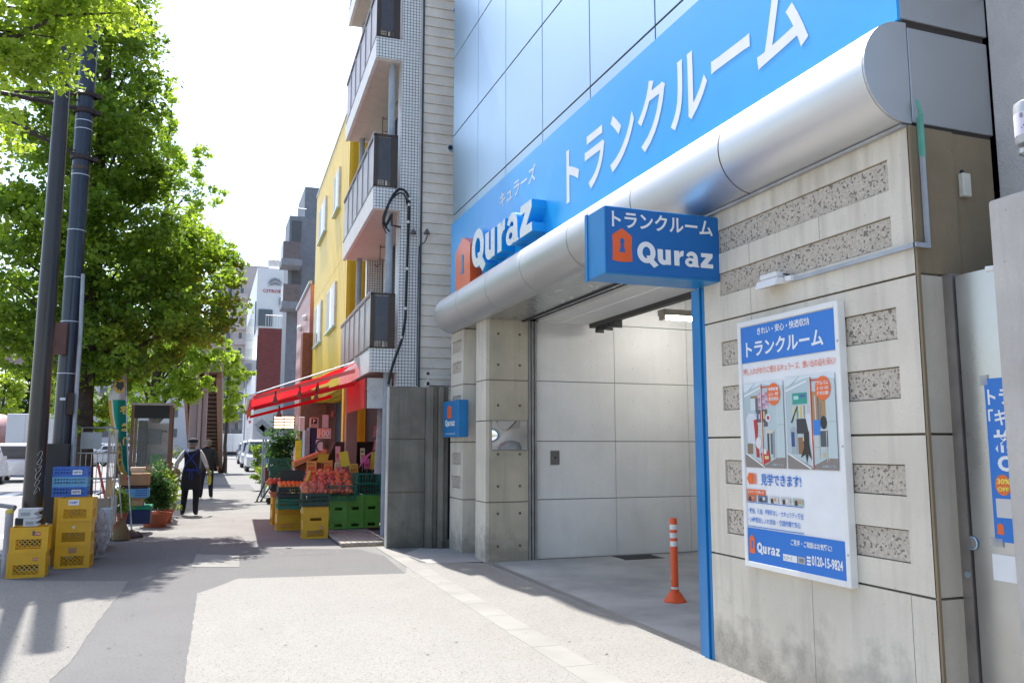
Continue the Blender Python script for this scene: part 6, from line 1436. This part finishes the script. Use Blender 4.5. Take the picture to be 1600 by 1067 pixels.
# lid and boards
def slab(name, label, pts, y, dep, m, cat):
    b = B(); b.prism([tuple(YP(u, v, y)) for u, v in pts], (0, dep, 0)); o = b.build(name, m); tag(o, label, cat); return o
slab('black_lid', 'upright black lid behind the loose oranges', [(438, 761), (477, 761), (477, 735), (438, 734)], 15.85, .02, m_dk, 'lid')
slab('plywood_board', 'slanted orange plywood board behind the price cards', [(460, 722), (511, 702), (511, 708), (460, 729)], 16.9, .6, mat('orange_plywood', (.55, .27, .09), .7, var=.15), 'board')
slab('brown_shelf', 'dark red brown shelf front under the plywood board', [(462, 730), (510, 710), (510, 730), (464, 745)], 17.0, .3, mat('red_brown_wood', (.2, .06, .03), .8, var=.2), 'shelf')
slab('fruit_counter', 'dark counter block inside the fruit shop', [(480, 790), (597, 790), (597, 690), (525, 690)], 17.2, .5, mat('dark_brown_counter', (.05, .04, .035), .9, var=.3), 'counter')  # dark brown front with uneven tone
slab('yellow_green_canopy', 'small yellow green cloth over a stall table further along', [(417, 712), (455, 712), (450, 704), (425, 703)], 26, .6, mat('lime_cloth', (.42, .46, .10), .7), 'cloth')
slab('cardboard_sign', 'cream cardboard sign with dark letters under the lime cloth', [(436, 723), (458, 723), (458, 711), (436, 711)], 25.8, .03, mat('cream_card', (.55, .50, .36), .8), 'sign')
slab('blue_case', 'low blue case on the pavement beyond the stall', [(417, 724), (431, 724), (431, 712), (417, 712)], 25, .4, mat('blue_case', (.05, .12, .35), .5), 'case')
# cart with legs
t = thing('folding_cart', 'small red and black folding cart on the pavement beyond the stall', 'cart', tuple(G(416, 768)))
q = YP(420, 755, 23); b = B(); b.box(q.x - .1, q.x + .3, 23, 23.4, .55, .95); b.build('cart_body', mat('maroon_case', (.12, .015, .015), .5), t)
b = B(); b.tube([(q.x - .1, 23, .55), (q.x - .3, 23, .05)], .02, 6); b.tube([(q.x + .1, 23, .55), (q.x - .2, 23, .05)], .02, 6); b.tube([(q.x - .35, 23, .06), (q.x + .1, 23, .06)], .02, 6); b.build('cart_leg', mblk, t)
b = B(); b.tube([(q.x + .02, 22.97, .08), (q.x + .02, 23.03, .08)], .08, 12); b.build('wheel', mblk, t)
# fruit
r5 = random.Random(5)
def fruit_mesh(r, m): b = B(); b.ball((0, 0, 0), r, 10, 7, sq=(1, 1, .92)); return b.mesh('fruit', m, smooth=True)
m_ap = mat('red_apple_skin', (.58, .07, .02), .35, var=.35, scale=18, coat=.3); m_ap2 = mat('orange_red_apple', (.72, .17, .035), .35, var=.25, scale=18, coat=.3); m_or = mat('orange_peel', (.75, .22, .035), .45, var=.15, scale=25, bmp=.3, bscale=200)
fo_ = fruit_mesh(.052, m_or); fa_ = fruit_mesh(.048, m_ap); fb_ = fruit_mesh(.048, m_ap2)
def put(me, nm, x, y, z, lb, cat, grp):
    o = bpy.data.objects.new(nm, me); COL.objects.link(o); o.location = (x, y, z); o.rotation_euler = (r5.random(), r5.random(), r5.random() * 6); s = r5.uniform(.9, 1.08); o.scale = (s, s, s); tag(o, lb, cat, grp)
xa_, xb_, yy, zz, hh = T2
for j in range(4):
    for i in range(6): put(fo_, 'orange', xa_ + .05 + i * (xb_ - xa_ - .1) / 5, yy + .06 + j * .10, zz + hh + .01 + .012 * j, 'loose orange in the dark tray before the black lid', 'orange', 'loose oranges in the dark tray')
# bagged apples: each bag its own thing holding apples under film
m_film = mat('clear_film', (.8, .75, .75), .12, alpha=.06, coat=.4, bmp=1.0, bscale=40)
nb_ = 0
def apple_bag(x, y, z, k):
    t = thing('apple_bag', 'clear film bag of red apples ' + ('in the dark green tray on the nearest yellow crates', 'in the wide green mesh tray above the green crates', 'in the row left of the wide green mesh tray', 'in the heap behind, below the orange price cards', 'in the small dark tray at the far pavement side')[k], 'bag of apples', (x, y, z), r5.random() * 3, 'bags of apples ' + ('in the nearest tray', 'in the mesh tray', 'beside the mesh tray', 'below the price cards', 'in the far tray')[k])
    fa_u = fa_ if r5.random() < .55 else fb_
    for i in range(5):
        a = i * 1.257; o = bpy.data.objects.new('apple', fa_u); COL.objects.link(o); o.parent = t; o.location = (.052 * math.cos(a), .052 * math.sin(a), .01 + (.012 if i % 2 else 0))
    o = bpy.data.objects.new('apple', fa_u); COL.objects.link(o); o.parent = t; o.location = (0, 0, .07)
    b = B(); b.ball((0, 0, .025), .115, 10, 7, sq=(1, 1, .72)); b.build('film', m_film, t, world=False, smooth=True)
xa_, xb_, yy, zz, hh = T1
for j in range(3):
    for i in range(3): apple_bag(xa_ + .08 + i * .13, yy + .09 + j * .13, zz + hh + .01 + j * .035, 0)
xa_, xb_, yy, zz, hh = T3
for j in range(5):
    for i in range(4): apple_bag(xa_ - .08 + i * .14 + .03 * (j % 2), yy + .06 + j * .13, zz + hh * .55 + j * .07, 1)
for i in range(5): apple_bag(xa_ - .35 + .13 * i, yy + .25 + .08 * (i % 2), zz + hh * .75 + .05 * (i % 2), 2)
for j in range(4):
    for i in range(3): q = YP(482 + i * 9, 756 - j * 5, 15.6 + j * .14); apple_bag(q.x, q.y, q.z, 3)
q = YP(432, 757, 17.1)
for i in range(4): apple_bag(q.x - .12 + .1 * i, 17.1 + .05 * i, q.z + .02, 4)
b = B(); pts = [tuple(YP(u, v, 15.2)) for u, v in [(474, 762), (480, 752), (484, 740), (485, 735)]]; b.tube(pts, [.03, .035, .03, .015], 8)
tag(b.build('banana', mat('banana_yellow', (.62, .46, .03), .5), smooth=True), 'curved yellow green banana beside the oranges', 'fruit')
# price cards
def card(label, pts, y, col_, txt=None, tcol=(.6, .05, .03), stick=True, t2=None):
    t = thing('price_card', label, 'price card', tuple(YP(*pts[0], y)), 0, 'handwritten price cards on the stall')
    P_ = [YP(u, v, y) for u, v in pts]; b = B(); b.prism([tuple(p) for p in P_], (0, .006, 0)); b.build('card', mat('card_%d_%d_%d' % tuple(int(c * 100) for c in col_), col_, .6, var=.03), t)
    if txt:
        b = B(); ex = (P_[1] - P_[0]); wd = ex.length; ex.normalize(); ez = (P_[3] - P_[0]); hg = ez.length; ez.normalize()
        o_ = P_[0] + ex * wd * .12 + ez * hg * .12 + Vector((0, -.003, 0)); text_on(b, txt, o_, ex, ez, wd * .76, hg * .42, col=tcol, bold=.03)
        if t2: text_on(b, t2, o_ + ez * hg * .5, ex, ez, wd * .7, hg * .25, col=(.1, .05, .03), bold=.02)
        b.build('handwriting', m_print, t)
    if stick: m_ = (P_[0] + P_[1]) / 2; b = B(); b.tube([(m_.x, m_.y + .005, m_.z + .02), (m_.x, m_.y + .02, m_.z - .18)], .005, 5); b.build('stick', m_slat, t)
OC = (.80, .36, .08); YC = (.72, .68, .06); PC = (.85, .15, .42); CC = (.7, .62, .42)
card('orange price card nearest the plywood board reading 480', [(479, 737), (494, 737), (495, 720), (479, 720)], 15.7, OC, '480', (.7, .04, .02), t2='みかん')
card('orange price card in the middle of the heap reading 398', [(505, 737), (519, 737), (520, 719), (507, 719)], 15.9, OC, '398', (.7, .04, .02), t2='りんご')
card('cream price card reading 580 before the yellow card', [(522, 737), (535, 737), (534, 722), (523, 722)], 15.9, CC, '580', (.7, .05, .2), t2='ふじ')
card('amber price card at the right of the apples reading 600', [(546, 738), (560, 738), (559, 724), (546, 725)], 15.6, (.70, .45, .06), '600', (.5, .1, .02), t2='いよかん')
card('blank olive yellow card beside the plywood board', [(495, 722), (511, 724), (514, 709), (498, 710)], 16.0, (.55, .45, .03))
card('large blank yellow green card above the apples', [(533, 730), (547, 727), (543, 704), (529, 707)], 15.8, YC)
card('magenta ribbon card slanting above the green tray', [(561, 731), (580, 708), (583, 704), (566, 715)], 15.4, PC)
card('cream hanging card with small writing behind the magenta ribbon', [(563, 722), (570, 722), (570, 700), (563, 700)], 15.6, CC, '700', (.5, .1, .02), t2='特')
card('pink card below the magenta ribbon reading 300', [(569, 732), (578, 732), (578, 716), (569, 716)], 15.5, PC, '300', (.45, .0, .1))
card('yellow green card at the right end by the plastic curtain', [(578, 733), (585, 733), (586, 705), (580, 707)], 15.6, YC)
card('pink and white tall card behind the yellow card', [(524, 722), (531, 722), (532, 697), (524, 697)], 16.4, (.75, .45, .55), '苺', (.7, .03, .2))
for i, (v0, v1) in enumerate([(684, 663), (704, 686)]): card(['upper', 'lower'][i] + ' pink paper slip hanging by the plastic curtain', [(582, v0), (588, v0 - 2), (589, v1), (585, v1 + 2)], 15.4, (.75, .22, .24), None, stick=False)
# plastic curtain / downpipe cover
b = B(); pts = [tuple(YP(u, v, 14.2)) for u, v in [(597, 600), (597, 660), (595, 740)]]; b.tube(pts, [.06, .09, .12], 12); tag(b.build('rolled_curtain', mat('grey_clear_vinyl', (.30, .28, .30), .25, bmp=.8, bscale=20, alpha=.92), smooth=True), 'rolled grey vinyl curtain hanging at the shop corner by the yard wall', 'curtain')
# ================================================================ people
def person(label, loc, rz, joints, edges, radii, paint, cap, extras=None, smoothlv=2):
    t = thing('person', label, 'person', loc, rz)
    names = list(joints); me = bpy.data.meshes.new('body'); me.from_pydata([joints[k] for k in names], [(names.index(a), names.index(c)) for a, c in edges], [])
    o = bpy.data.objects.new('tmp', me); COL.objects.link(o)
    sk = o.modifiers.new('skin', 'SKIN'); sk.use_smooth_shade = True
    for i, k in enumerate(names): me.skin_vertices[0].data[i].radius = radii[k]; me.skin_vertices[0].data[i].use_root = (k == 'pelvis')
    ss = o.modifiers.new('sub', 'SUBSURF'); ss.levels = smoothlv; ss.render_levels = smoothlv
    dg = bpy.context.evaluated_depsgraph_get(); dg.update(); m2 = bpy.data.meshes.new_from_object(o.evaluated_get(dg)); bpy.data.objects.remove(o)
    mats, fn = paint
    m2.materials.clear()
    for m in mats: m2.materials.append(m)
    for p in m2.polygons: p.material_index = fn(p.center); p.use_smooth = True
    b = bpy.data.objects.new('body', m2); COL.objects.link(b); b.parent = t
    return t
skin = mat('skin', (.42, .22, .14), .55, var=.05); m_vest = mat('black_vest', (.018, .018, .02), .85, var=.1); m_shirt = mat('pale_grey_shirt', (.55, .56, .58), .8, var=.08); m_trs = mat('dark_navy_trousers', (.012, .013, .022), .85); m_shoe = mat('black_shoe', (.012, .012, .012), .5); m_straw = mat('royal_blue_cloth', (.02, .05, .34), .8); m_grey_hair = mat('grey_hair', (.22, .22, .22), .9)
def body(h, arm_l, arm_r, step=.12):
    s = h / 1.72
    J = dict(pelvis=(0, 0, .93), belly=(0, .0, 1.08), chest=(0, .01, 1.28), neck0=(0, .02, 1.44), neck=(0, .04, 1.50), head=(0, .07, 1.60), headtop=(0, .06, 1.66),
             shL=(-.17, .01, 1.40), shR=(.17, .01, 1.40), elL=arm_l[0], elR=arm_r[0], wrL=arm_l[1], wrR=arm_r[1], haL=arm_l[2], haR=arm_r[2],
             hiL=(-.10, 0, .88), hiR=(.10, 0, .88), knL=(-.13, step * .6, .49), knR=(.12, -step * .1, .49), anL=(-.145, -step * .3, .09), anR=(.13, -step, .09), toL=(-.16, -step * .3 + .15, .03), toR=(.15, -step + .15, .03), heL=(-.143, -step * .3 - .04, .04), heR=(.128, -step - .04, .04))
    E = [('pelvis', 'belly'), ('belly', 'chest'), ('chest', 'neck0'), ('neck0', 'neck'), ('neck', 'head'), ('head', 'headtop'), ('chest', 'shL'), ('chest', 'shR'), ('shL', 'elL'), ('shR', 'elR'), ('elL', 'wrL'), ('elR', 'wrR'), ('wrL', 'haL'), ('wrR', 'haR'),
         ('pelvis', 'hiL'), ('pelvis', 'hiR'), ('hiL', 'knL'), ('hiR', 'knR'), ('knL', 'anL'), ('knR', 'anR'), ('anL', 'toL'), ('anR', 'toR'), ('anL', 'heL'), ('anR', 'heR')]
    Rr = dict(pelvis=(.17, .13), belly=(.165, .125), chest=(.175, .13), neck0=(.085, .08), neck=(.06, .06), head=(.085, .10), headtop=(.075, .085), shL=(.07, .07), shR=(.07, .07), elL=(.05, .05), elR=(.05, .05), wrL=(.034, .034), wrR=(.034, .034), haL=(.032, .045), haR=(.032, .045),
              hiL=(.11, .11), hiR=(.11, .11), knL=(.075, .08), knR=(.075, .08), anL=(.06, .06), anR=(.06, .06), toL=(.04, .03), toR=(.04, .03), heL=(.035, .035), heR=(.035, .035))
    # fingers
    for sd_, k in (('L', 0), ('R', 1)):
        wx = Vector(J['wr' + sd_]); hx = Vector(J['ha' + sd_]); d = (hx - wx).normalized(); sd2 = Vector((0, 1, 0)); sd2 = (sd2 - d * sd2.dot(d)).normalized(); inn = d.cross(sd2) * (1 if k else -1)
        for q, off in enumerate((-.030, -.010, .010, .030)):
            ln = (.06, .07, .072, .055)[q]; p1 = hx + sd2 * off + d * .035; p2 = p1 + d * ln * .6; p3 = p2 + d * ln * .35 + inn * .02
            a, b_, c_ = 'f%s%da' % (sd_, q), 'f%s%db' % (sd_, q), 'f%s%dc' % (sd_, q); J[a], J[b_], J[c_] = tuple(p1), tuple(p2), tuple(p3); E += [('ha' + sd_, a), (a, b_), (b_, c_)]; Rr[a] = (.010, .010); Rr[b_] = (.009, .009); Rr[c_] = (.008, .008)
        p1 = wx + d * .03 + sd2 * .035; p2 = p1 + d * .035 + sd2 * .03; a, b_ = 't%sa' % sd_, 't%sb' % sd_; J[a], J[b_] = tuple(p1), tuple(p2); E += [('ha' + sd_, a), (a, b_)]; Rr[a] = (.012, .012); Rr[b_] = (.010, .010)
    J = {k: tuple(c * s for c in v) for k, v in J.items()}; Rr = {k: (v[0] * s, v[1] * s) for k, v in Rr.items()}
    return J, E, Rr
def cap_(t, h, m, dz=0, brim=True):
    s = h / 1.72; b = B(); b.ball((0, .06 * s, 1.655 * s + dz), .112 * s, 16, 8, sq=(1, 1.12, .62))
    b.build('cap', m, t, world=False, smooth=True)
    if brim: b = B(); b.prism([(.09 * s * math.cos(R(a_)), (.13 + .10 * math.sin(R(a_))) * s, 1.625 * s + dz) for a_ in range(0, 181, 20)], (0, 0, .012)); b.build('cap_brim', m, t, world=False)
    b = B(); b.ball((0, .045 * s, 1.595 * s), .094 * s, 14, 8, sq=(.98, 1.05, .72)); b.build('hair', m_grey_hair, t, world=False, smooth=True)
    for sg_ in (-1, 1): b = B(); b.ball((sg_ * .088 * s, .075 * s, 1.585 * s), .026 * s, 8, 5, sq=(.45, .8, 1.2)); b.build('ear', skin, t, world=False, smooth=True)
    b = B(); b.ball((0, .165 * s, 1.575 * s), .018 * s, 8, 5, sq=(.8, 1, 1.3)); b.build('nose', skin, t, world=False, smooth=True)
    for sg_ in (-1, 1): b = B(); b.ball((sg_ * .032 * s, .153 * s, 1.60 * s), .010 * s, 8, 5); b.build('eye', m_gap, t, world=False)
    b = B(); b.box(-.025 * s, .025 * s, .153 * s, .16 * s, 1.538 * s, 1.545 * s); b.build('mouth', mat('lips', (.3, .1, .08), .6), t, world=False)
h1 = 1.68
J, E_, Rr = body(h1, ((-.31, -.10, 1.16), (-.33, -.02, .95), (-.33, .02, .88)), ((.29, -.03, 1.16), (.36, .04, .96), (.37, .06, .89)), .18)
def paint1(c):
    z = c.z / (h1 / 1.72); x = abs(c.x)
    if z > 1.49 and x < .15: return 0
    if z > 1.42 and x < .1: return 2
    if x > .235 and z < 1.05 and z > .7: return 0
    if x > .165 and z > 1.0: return 2
    if z > .98: return 1
    if z > .075: return 3
    return 4
pm1 = G(296, 805)
t1 = person('man walking away in black vest, dark cap and crossed blue apron straps', (pm1.x, pm1.y, 0), R(-4), J, E_, Rr, ([skin, m_vest, m_shirt, m_trs, m_shoe], paint1), None)
cap_(t1, h1, mat('dark_navy_cap', (.02, .02, .035), .85))
b = B(); s = h1 / 1.72
def strap(p): b.tube([tuple(Vector(q) * s) for q in p], .013, 6)
strap([(-.13, .0, 1.47), (-.12, -.12, 1.40), (-.02, -.155, 1.28), (.10, -.16, 1.12), (.155, -.12, .96), (.165, -.06, .90)]); strap([(.12, .0, 1.47), (.10, -.12, 1.40), (.0, -.155, 1.29), (-.11, -.15, 1.14), (-.165, -.08, 1.04)])
strap([(-.17, -.05, 1.0), (-.08, -.145, 1.0), (.08, -.145, 1.0), (.17, -.05, 1.0)]); b.build('apron_strap', m_straw, t1, world=False, smooth=True)
b = B()
for sx_ in (-1, 1): b.ball((sx_ * .055, -.15, .99), .045, 8, 5, sq=(1.1, .35, .6)); b.tube([(0, -.155, .99), (sx_ * .03, -.16, .88), (sx_ * .02, -.155, .78)], .009, 6)
b.build('apron_bow', m_straw, t1, world=False, smooth=True)
b = B(); n = 18
pr_ = [(.185, .145, 1.0), (.20, .155, .85), (.215, .17, .68), (.22, .175, .56)]
vs = [(p[0] * math.cos(2 * math.pi * i / n), p[1] * math.sin(2 * math.pi * i / n), p[2]) for p in pr_ for i in range(n + 1)]
b.add(vs, [(j * (n + 1) + i, j * (n + 1) + i + 1, (j + 1) * (n + 1) + i + 1, (j + 1) * (n + 1) + i) for j in range(3) for i in range(n)]); b.build('apron_skirt', m_trs, t1, world=False, smooth=True)
bt = thing('drink_bottle', 'green and yellow bottle held in the right hand of the apron man', 'bottle', tuple(root_matrix(t1) @ Vector((.37, .07, .88))))
b = B(); b.lathe([(.018, .0), (.04, -.03), (.045, -.16), (.03, -.22), (.01, -.23)], (0, 0, 0), 12); b.build('bottle_body', mat('yellow_green_plastic', (.5, .55, .05), .35), bt, world=False, smooth=True)
b = B(); b.ball((0, 0, .035), .048, 10, 6); b.build('green_top', mat('bright_green_plastic', (.1, .5, .1), .4), bt, world=False, smooth=True)
h2 = 1.70
J, E_, Rr = body(h2, ((-.25, .05, 1.15), (-.27, .12, .94), (-.27, .15, .87)), ((.27, -.06, 1.14), (.30, -.05, .92), (.305, -.04, .85)), -.16)
def paint2(c):
    z = c.z / (h2 / 1.72); x = abs(c.x)
    if z > 1.49 and x < .15: return 0
    if x > .22 and z < .93 and z > .65: return 0
    if z > .80: return 1
    if z > .075: return 2
    return 3
pm2 = G(321, 779)
t2 = person('man in black jacket and tan cap walking ahead of the apron man', (pm2.x, pm2.y, 0), R(-4), J, E_, Rr, ([skin, mat('black_jacket', (.015, .015, .016), .7), m_trs, m_shoe], paint2), None)
cap_(t2, h2, mat('tan_cap', (.28, .22, .15), .85))
# ================================================================ vehicles
m_vw = mat('white_car_paint', (.66, .67, .70), .25, coat=.8, var=.02); m_tyre = mat('tyre', (.02, .02, .02), .8); m_rim = mat('wheel_rim', (.4, .4, .42), .35, .7); m_lampr = mat('red_tail_lamp', (.5, .02, .02), .2, coat=.5); m_hl = mat('headlamp_glass', (.6, .62, .65), .1, coat=.5)
def wheel(t, x, y, r=.29, wd=.18):
    b = B(); b.tube([(x - wd / 2, y, r), (x + wd / 2, y, r)], r, 18); o = b.build('wheel', m_tyre, t, world=False, smooth=True)
    b = B(); b.tube([(x - wd / 2 - .008, y, r), (x + wd / 2 + .008, y, r)], r * .6, 14); b.build('rim', m_rim, o, world=False, smooth=True)
def van(name, label, x, y, z, rz, L_=3.9, Wd=1.65, Ht=1.75, paint=m_vw, prof=None, cat='car', grp=None):
    """nose towards +Y"""
    t = thing(name, label, cat, (x, y, z), rz, grp)
    pr = prof or [(-L_ / 2, .35), (-L_ / 2 - .02, .9), (-L_ / 2 + .12, 1.05), (-L_ / 2 + .3, Ht - .08), (-L_ / 2 + .5, Ht), (.3, Ht), (.75, Ht - .1), (L_ / 2 - .75, 1.05), (L_ / 2 - .1, .92), (L_ / 2, .7), (L_ / 2, .3)]
    b = B(); n = len(pr); w2 = Wd / 2
    ins = [(.0 if p[1] < 1.1 else .13 * (p[1] - 1.0) / (Ht - 1.0)) for p in pr]
    vs = [(-w2 + i_, p[0], p[1]) for p, i_ in zip(pr, ins)] + [(w2 - i_, p[0], p[1]) for p, i_ in zip(pr, ins)]
    b.add(vs, [tuple(range(n)), tuple(range(2 * n - 1, n - 1, -1))] + [(i, n + i, n + (i + 1) % n, (i + 1) % n) for i in range(n)]); b.build('body', paint, t, world=False, bevel=.04)
    zb, zt_ = 1.06, Ht - .13
    b = B(); y0 = -L_ / 2 + .02
    b.add([(-w2 + .14, y0 + .09, zb), (w2 - .14, y0 + .09, zb), (w2 - .2, y0 + .25, zt_), (-w2 + .2, y0 + .25, zt_)], [(0, 1, 2, 3)]); 
    for v_ in range(4): q = b.v[v_]; b.v[v_] = (q[0], q[1] - .04, q[2])
    b.build('rear_window', m_glass, t, world=False)
    b = B(); b.add([(-w2 + .12, L_ / 2 - .75 + .02, zb + .02), (w2 - .12, L_ / 2 - .75 + .02, zb + .02), (w2 - .2, .84, zt_), (-w2 + .2, .84, zt_)], [(3, 2, 1, 0)]); b.build('windscreen', m_glass, t, world=False)
    for sg_ in (-1, 1):
        for (ya_, yb__) in ((-L_ / 2 + .4, -.25), (-.18, .62)):
            i0_ = .13 * (zb - 1.0) / (Ht - 1.0); i1_ = .13 * (zt_ - 1.0) / (Ht - 1.0); xo = w2 + .006
            b = B(); b.add([(sg_ * (xo - i0_), ya_, zb), (sg_ * (xo - i0_), yb__ + .2 * (ya_ > -1), zb), (sg_ * (xo - i1_), yb__, zt_), (sg_ * (xo - i1_), ya_ + .08, zt_)], [(0, 1, 2, 3)]); b.build('side_window', m_glass, t, world=False)
        b = B(); b.box(sg_ * (w2 - .02), sg_ * (w2 - .14), -L_ / 2 - .04, -L_ / 2 + .04, .82, 1.12); b.build('tail_lamp', m_lampr, t, world=False)
        b = B(); b.box(sg_ * (w2 - .05), sg_ * (w2 - .35), L_ / 2 - .06, L_ / 2 + .02, .68, .84); b.build('headlamp', m_hl, t, world=False)
        b = B(); b.box(sg_ * (w2 + .0), sg_ * (w2 + .14), .85, .95, 1.05, 1.2); b.build('door_mirror', paint, t, world=False)
        wheel(t, sg_ * (w2 - .1), -L_ / 2 + .7); wheel(t, sg_ * (w2 - .1), L_ / 2 - .75)
    b = B(); b.box(-.2, .2, -L_ / 2 - .03, -L_ / 2 - .015, .55, .7); b.build('number_plate', m_white, t, world=False)
    b = B(); b.box(-w2 + .05, w2 - .05, -L_ / 2 - .035, -L_ / 2 + .1, .33, .46); b.box(-w2 + .05, w2 - .05, L_ / 2 - .1, L_ / 2 + .035, .33, .48); b.build('bumper', paint, t, world=False)
    return t
gv = 'white cars queuing on the left road'
q = YP(22, 726, 44); van('small_van', 'white hatchback with lit red tail lamp on the road at far left', q.x, 45, -.12, R(-2), grp=gv)
q = YP(-2, 735, 42); van('small_van', 'silver grey car cut by the left edge of the photo', q.x - .6, 40.5, -.12, R(-2), grp=gv)
q = YP(180, 700, 75); van('small_van', 'white van seen through the roll cage right of the tree trunk', q.x, 75, -.12, R(70), grp=gv)
q = YP(162, 700, 90); van('small_van', 'blue white van partly hidden behind the banner flag', q.x, 92, -.12, R(80), grp=gv, Ht=1.9)
def truck(name, label, x, y, z, rz, bl_, bh, bw=2.2):
    t = thing(name, label, 'truck', (x, y, z), rz)
    m_box = mat('white_truck_box', (.60, .62, .65), .4, var=.04, scale=1)
    b = B(); b.box(-bw / 2, bw / 2, -bl_ / 2, bl_ / 2, .95, .95 + bh); b.build('cargo_box', m_box, t, world=False, bevel=.03)
    for k in range(1, 4):
        yy = -bl_ / 2 + bl_ * k / 4
        for sg_ in (-1, 1): b = B(); b.box(sg_ * bw / 2, sg_ * (bw / 2 + .02), yy - .03, yy + .03, .97, .93 + bh); b.build('box_rib', m_alu_dark, t, world=False)
    for xx in (-.45, .0, .45): b = B(); b.box(xx - .02, xx + .02, -bl_ / 2 - .02, -bl_ / 2, 1.0, .9 + bh); b.build('door_seam', m_alu_dark, t, world=False)
    b = B(); b.prism([(-bw / 2 + .1, bl_ / 2 + .1, .5), (-bw / 2 + .1, bl_ / 2 + 1.75, .5), (-bw / 2 + .1, bl_ / 2 + 1.7, 1.4), (-bw / 2 + .1, bl_ / 2 + 1.4, 2.25), (-bw / 2 + .1, bl_ / 2 + .1, 2.3)], (bw - .2, 0, 0)); b.build('cab', m_vw, t, world=False, bevel=.04)
    for sg_ in (-1, 1): b = B(); b.box(sg_ * (bw / 2 - .11), sg_ * (bw / 2 - .09), bl_ / 2 + .5, bl_ / 2 + 1.35, 1.4, 2.05); b.build('cab_window', m_glass, t, world=False)
    b = B(); b.box(-bw / 2 + .2, bw / 2 - .2, -bl_ / 2, bl_ / 2 + 1, .6, .95); b.build('chassis', m_gap, t, world=False)
    b = B(); b.box(-bw / 2 + .1, bw / 2 - .1, -bl_ / 2 - .05, -bl_ / 2, .5, .7); b.build('rear_bumper', m_alu_dark, t, world=False)
    for sg_ in (-1, 1):
        for yy in (-bl_ / 2 + .9, bl_ / 2 + 1.0): wheel(t, sg_ * (bw / 2 - .15), yy, .42, .25)
    return t
q = YP(50, 700, 52); truck('box_truck', 'white box truck seen between the left edge and the brown pole', q.x, 54.5, -.12, R(0), 4.6, 2.45, 2.7)
q = YP(108, 700, 70); truck('box_truck', 'white box truck half hidden behind the two poles', q.x - 1, 72, -.12, R(8), 4.6, 2.6, 2.4)
q = YP(363, 705, 105); truck('box_truck', 'white box truck crossing the far end of the street', q.x, 105, -.1, R(90), 3.6, 2.1)
# parked on the right side
q = YP(405, 712, 52); van('parked_van', 'white kei van parked nearest beside the right buildings', q.x, 53, 0, R(180), 3.4, 1.48, 1.9, cat='van', grp='vans parked at the far right kerb')
q = YP(394, 708, 62); van('parked_van', 'white van parked behind the nearest kei van', q.x, 63, 0, R(180), 3.4, 1.48, 1.9, cat='van', grp='vans parked at the far right kerb')
q = YP(386, 706, 75); van('parked_van', 'grey van farthest back in the row of parked vans', q.x, 76, 0, R(180), 3.4, 1.48, 1.8, paint=mat('grey_car_paint', (.2, .21, .23), .3, coat=.7), cat='van', grp='vans parked at the far right kerb')
# mixer truck drum at far left
t = thing('cement_mixer_truck', 'pink cement mixer truck drum just inside the left edge', 'truck', (YP(-14, 700, 56).x, 57, -.12))
m_pinkd = mat('pink_drum', (.55, .33, .30), .5)
b = B(); b.lathe([(.3, -1.8), (1.0, -1.1), (1.25, 0), (1.0, 1.2), (.4, 1.9)], (0, 0, 0), 20)
for i in range(len(b.v)): x_, y_, z_ = b.v[i]; b.v[i] = (x_, -z_, y_ + 2.3 + z_ * .15)
b.build('mixer_drum', m_pinkd, t, world=False, smooth=True)
b = B(); b.box(-1.1, 1.1, -2.2, 4, .6, 1.0); b.build('chassis', m_pinkd, t, world=False); b = B(); b.box(-1.1, 1.1, 2.4, 4, 1.0, 2.6); b.build('cab', m_vw, t, world=False, bevel=.05)
for sg_ in (-1, 1):
    for yy in (-1.2, 0, 3.2): wheel(t, sg_ * .95, yy, .48, .25)
# far street furniture: utility poles with lamps
for i, (u, y, lb) in enumerate([(381, 95, 'grey utility pole beside the white truck'), (396, 70, 'thin grey pole by the white showroom')]):
    q = YP(u, 700, y); t = thing('utility_pole', lb, 'pole', (q.x, y, 0), 0, 'distant utility poles'); b = B(); b.tube([(0, 0, 0), (0, 0, (8.5, 6)[i])], .12, 8); b.build('pole_shaft', m_pipe, t, world=False)
    b = B(); b.tube([(0, 0, 7.5 - 2 * i), (-1.5, 0, 8 - 2 * i)], .05, 6); b.box(-.8, .8, -.1, .1, 5.2, 5.4); b.build('cross_arm', m_pipe, t, world=False)
t = thing('hung_signboard', 'small white sign with red dot above the parked vans', 'sign', tuple(YP(391, 660, 55))); ybox('sign_board', 387, 652, 394, 668, 55, .1, m_white, t); ybox('red_dot', 389, 657, 392, 661, 54.98, .02, mat('red_dot', (.6, .03, .06), .5), t)
t = thing('meter_pipes', 'thin grey pipes standing on the pavement beyond the stall', 'pipes', tuple(YP(414, 705, 26)))
b = B(); 
for u in (411, 415): q = YP(u, 705, 26); b.tube([(q.x, 26, 0), (q.x, 26, YP(u, 686, 26).z)], .03, 6)
b.build('pipe', m_pipe, t)
# fallen specks on the pavement (leaf litter)
rl_ = random.Random(3); b = B()
for i in range(160):
    x_, y_ = rl_.uniform(-2.4, 3.3), rl_.uniform(4.5, 16); s = rl_.uniform(.004, .012); a_ = rl_.random() * 6.28
    b.add([(x_ + s * math.cos(a_ + k * 1.6) * (1 + k % 2), y_ + s * math.sin(a_ + k * 1.6), .009) for k in range(4)], [(0, 1, 2, 3)])
b.build('litter_specks', mat('leaf_litter', (.12, .08, .05), .9), kind='stuff')
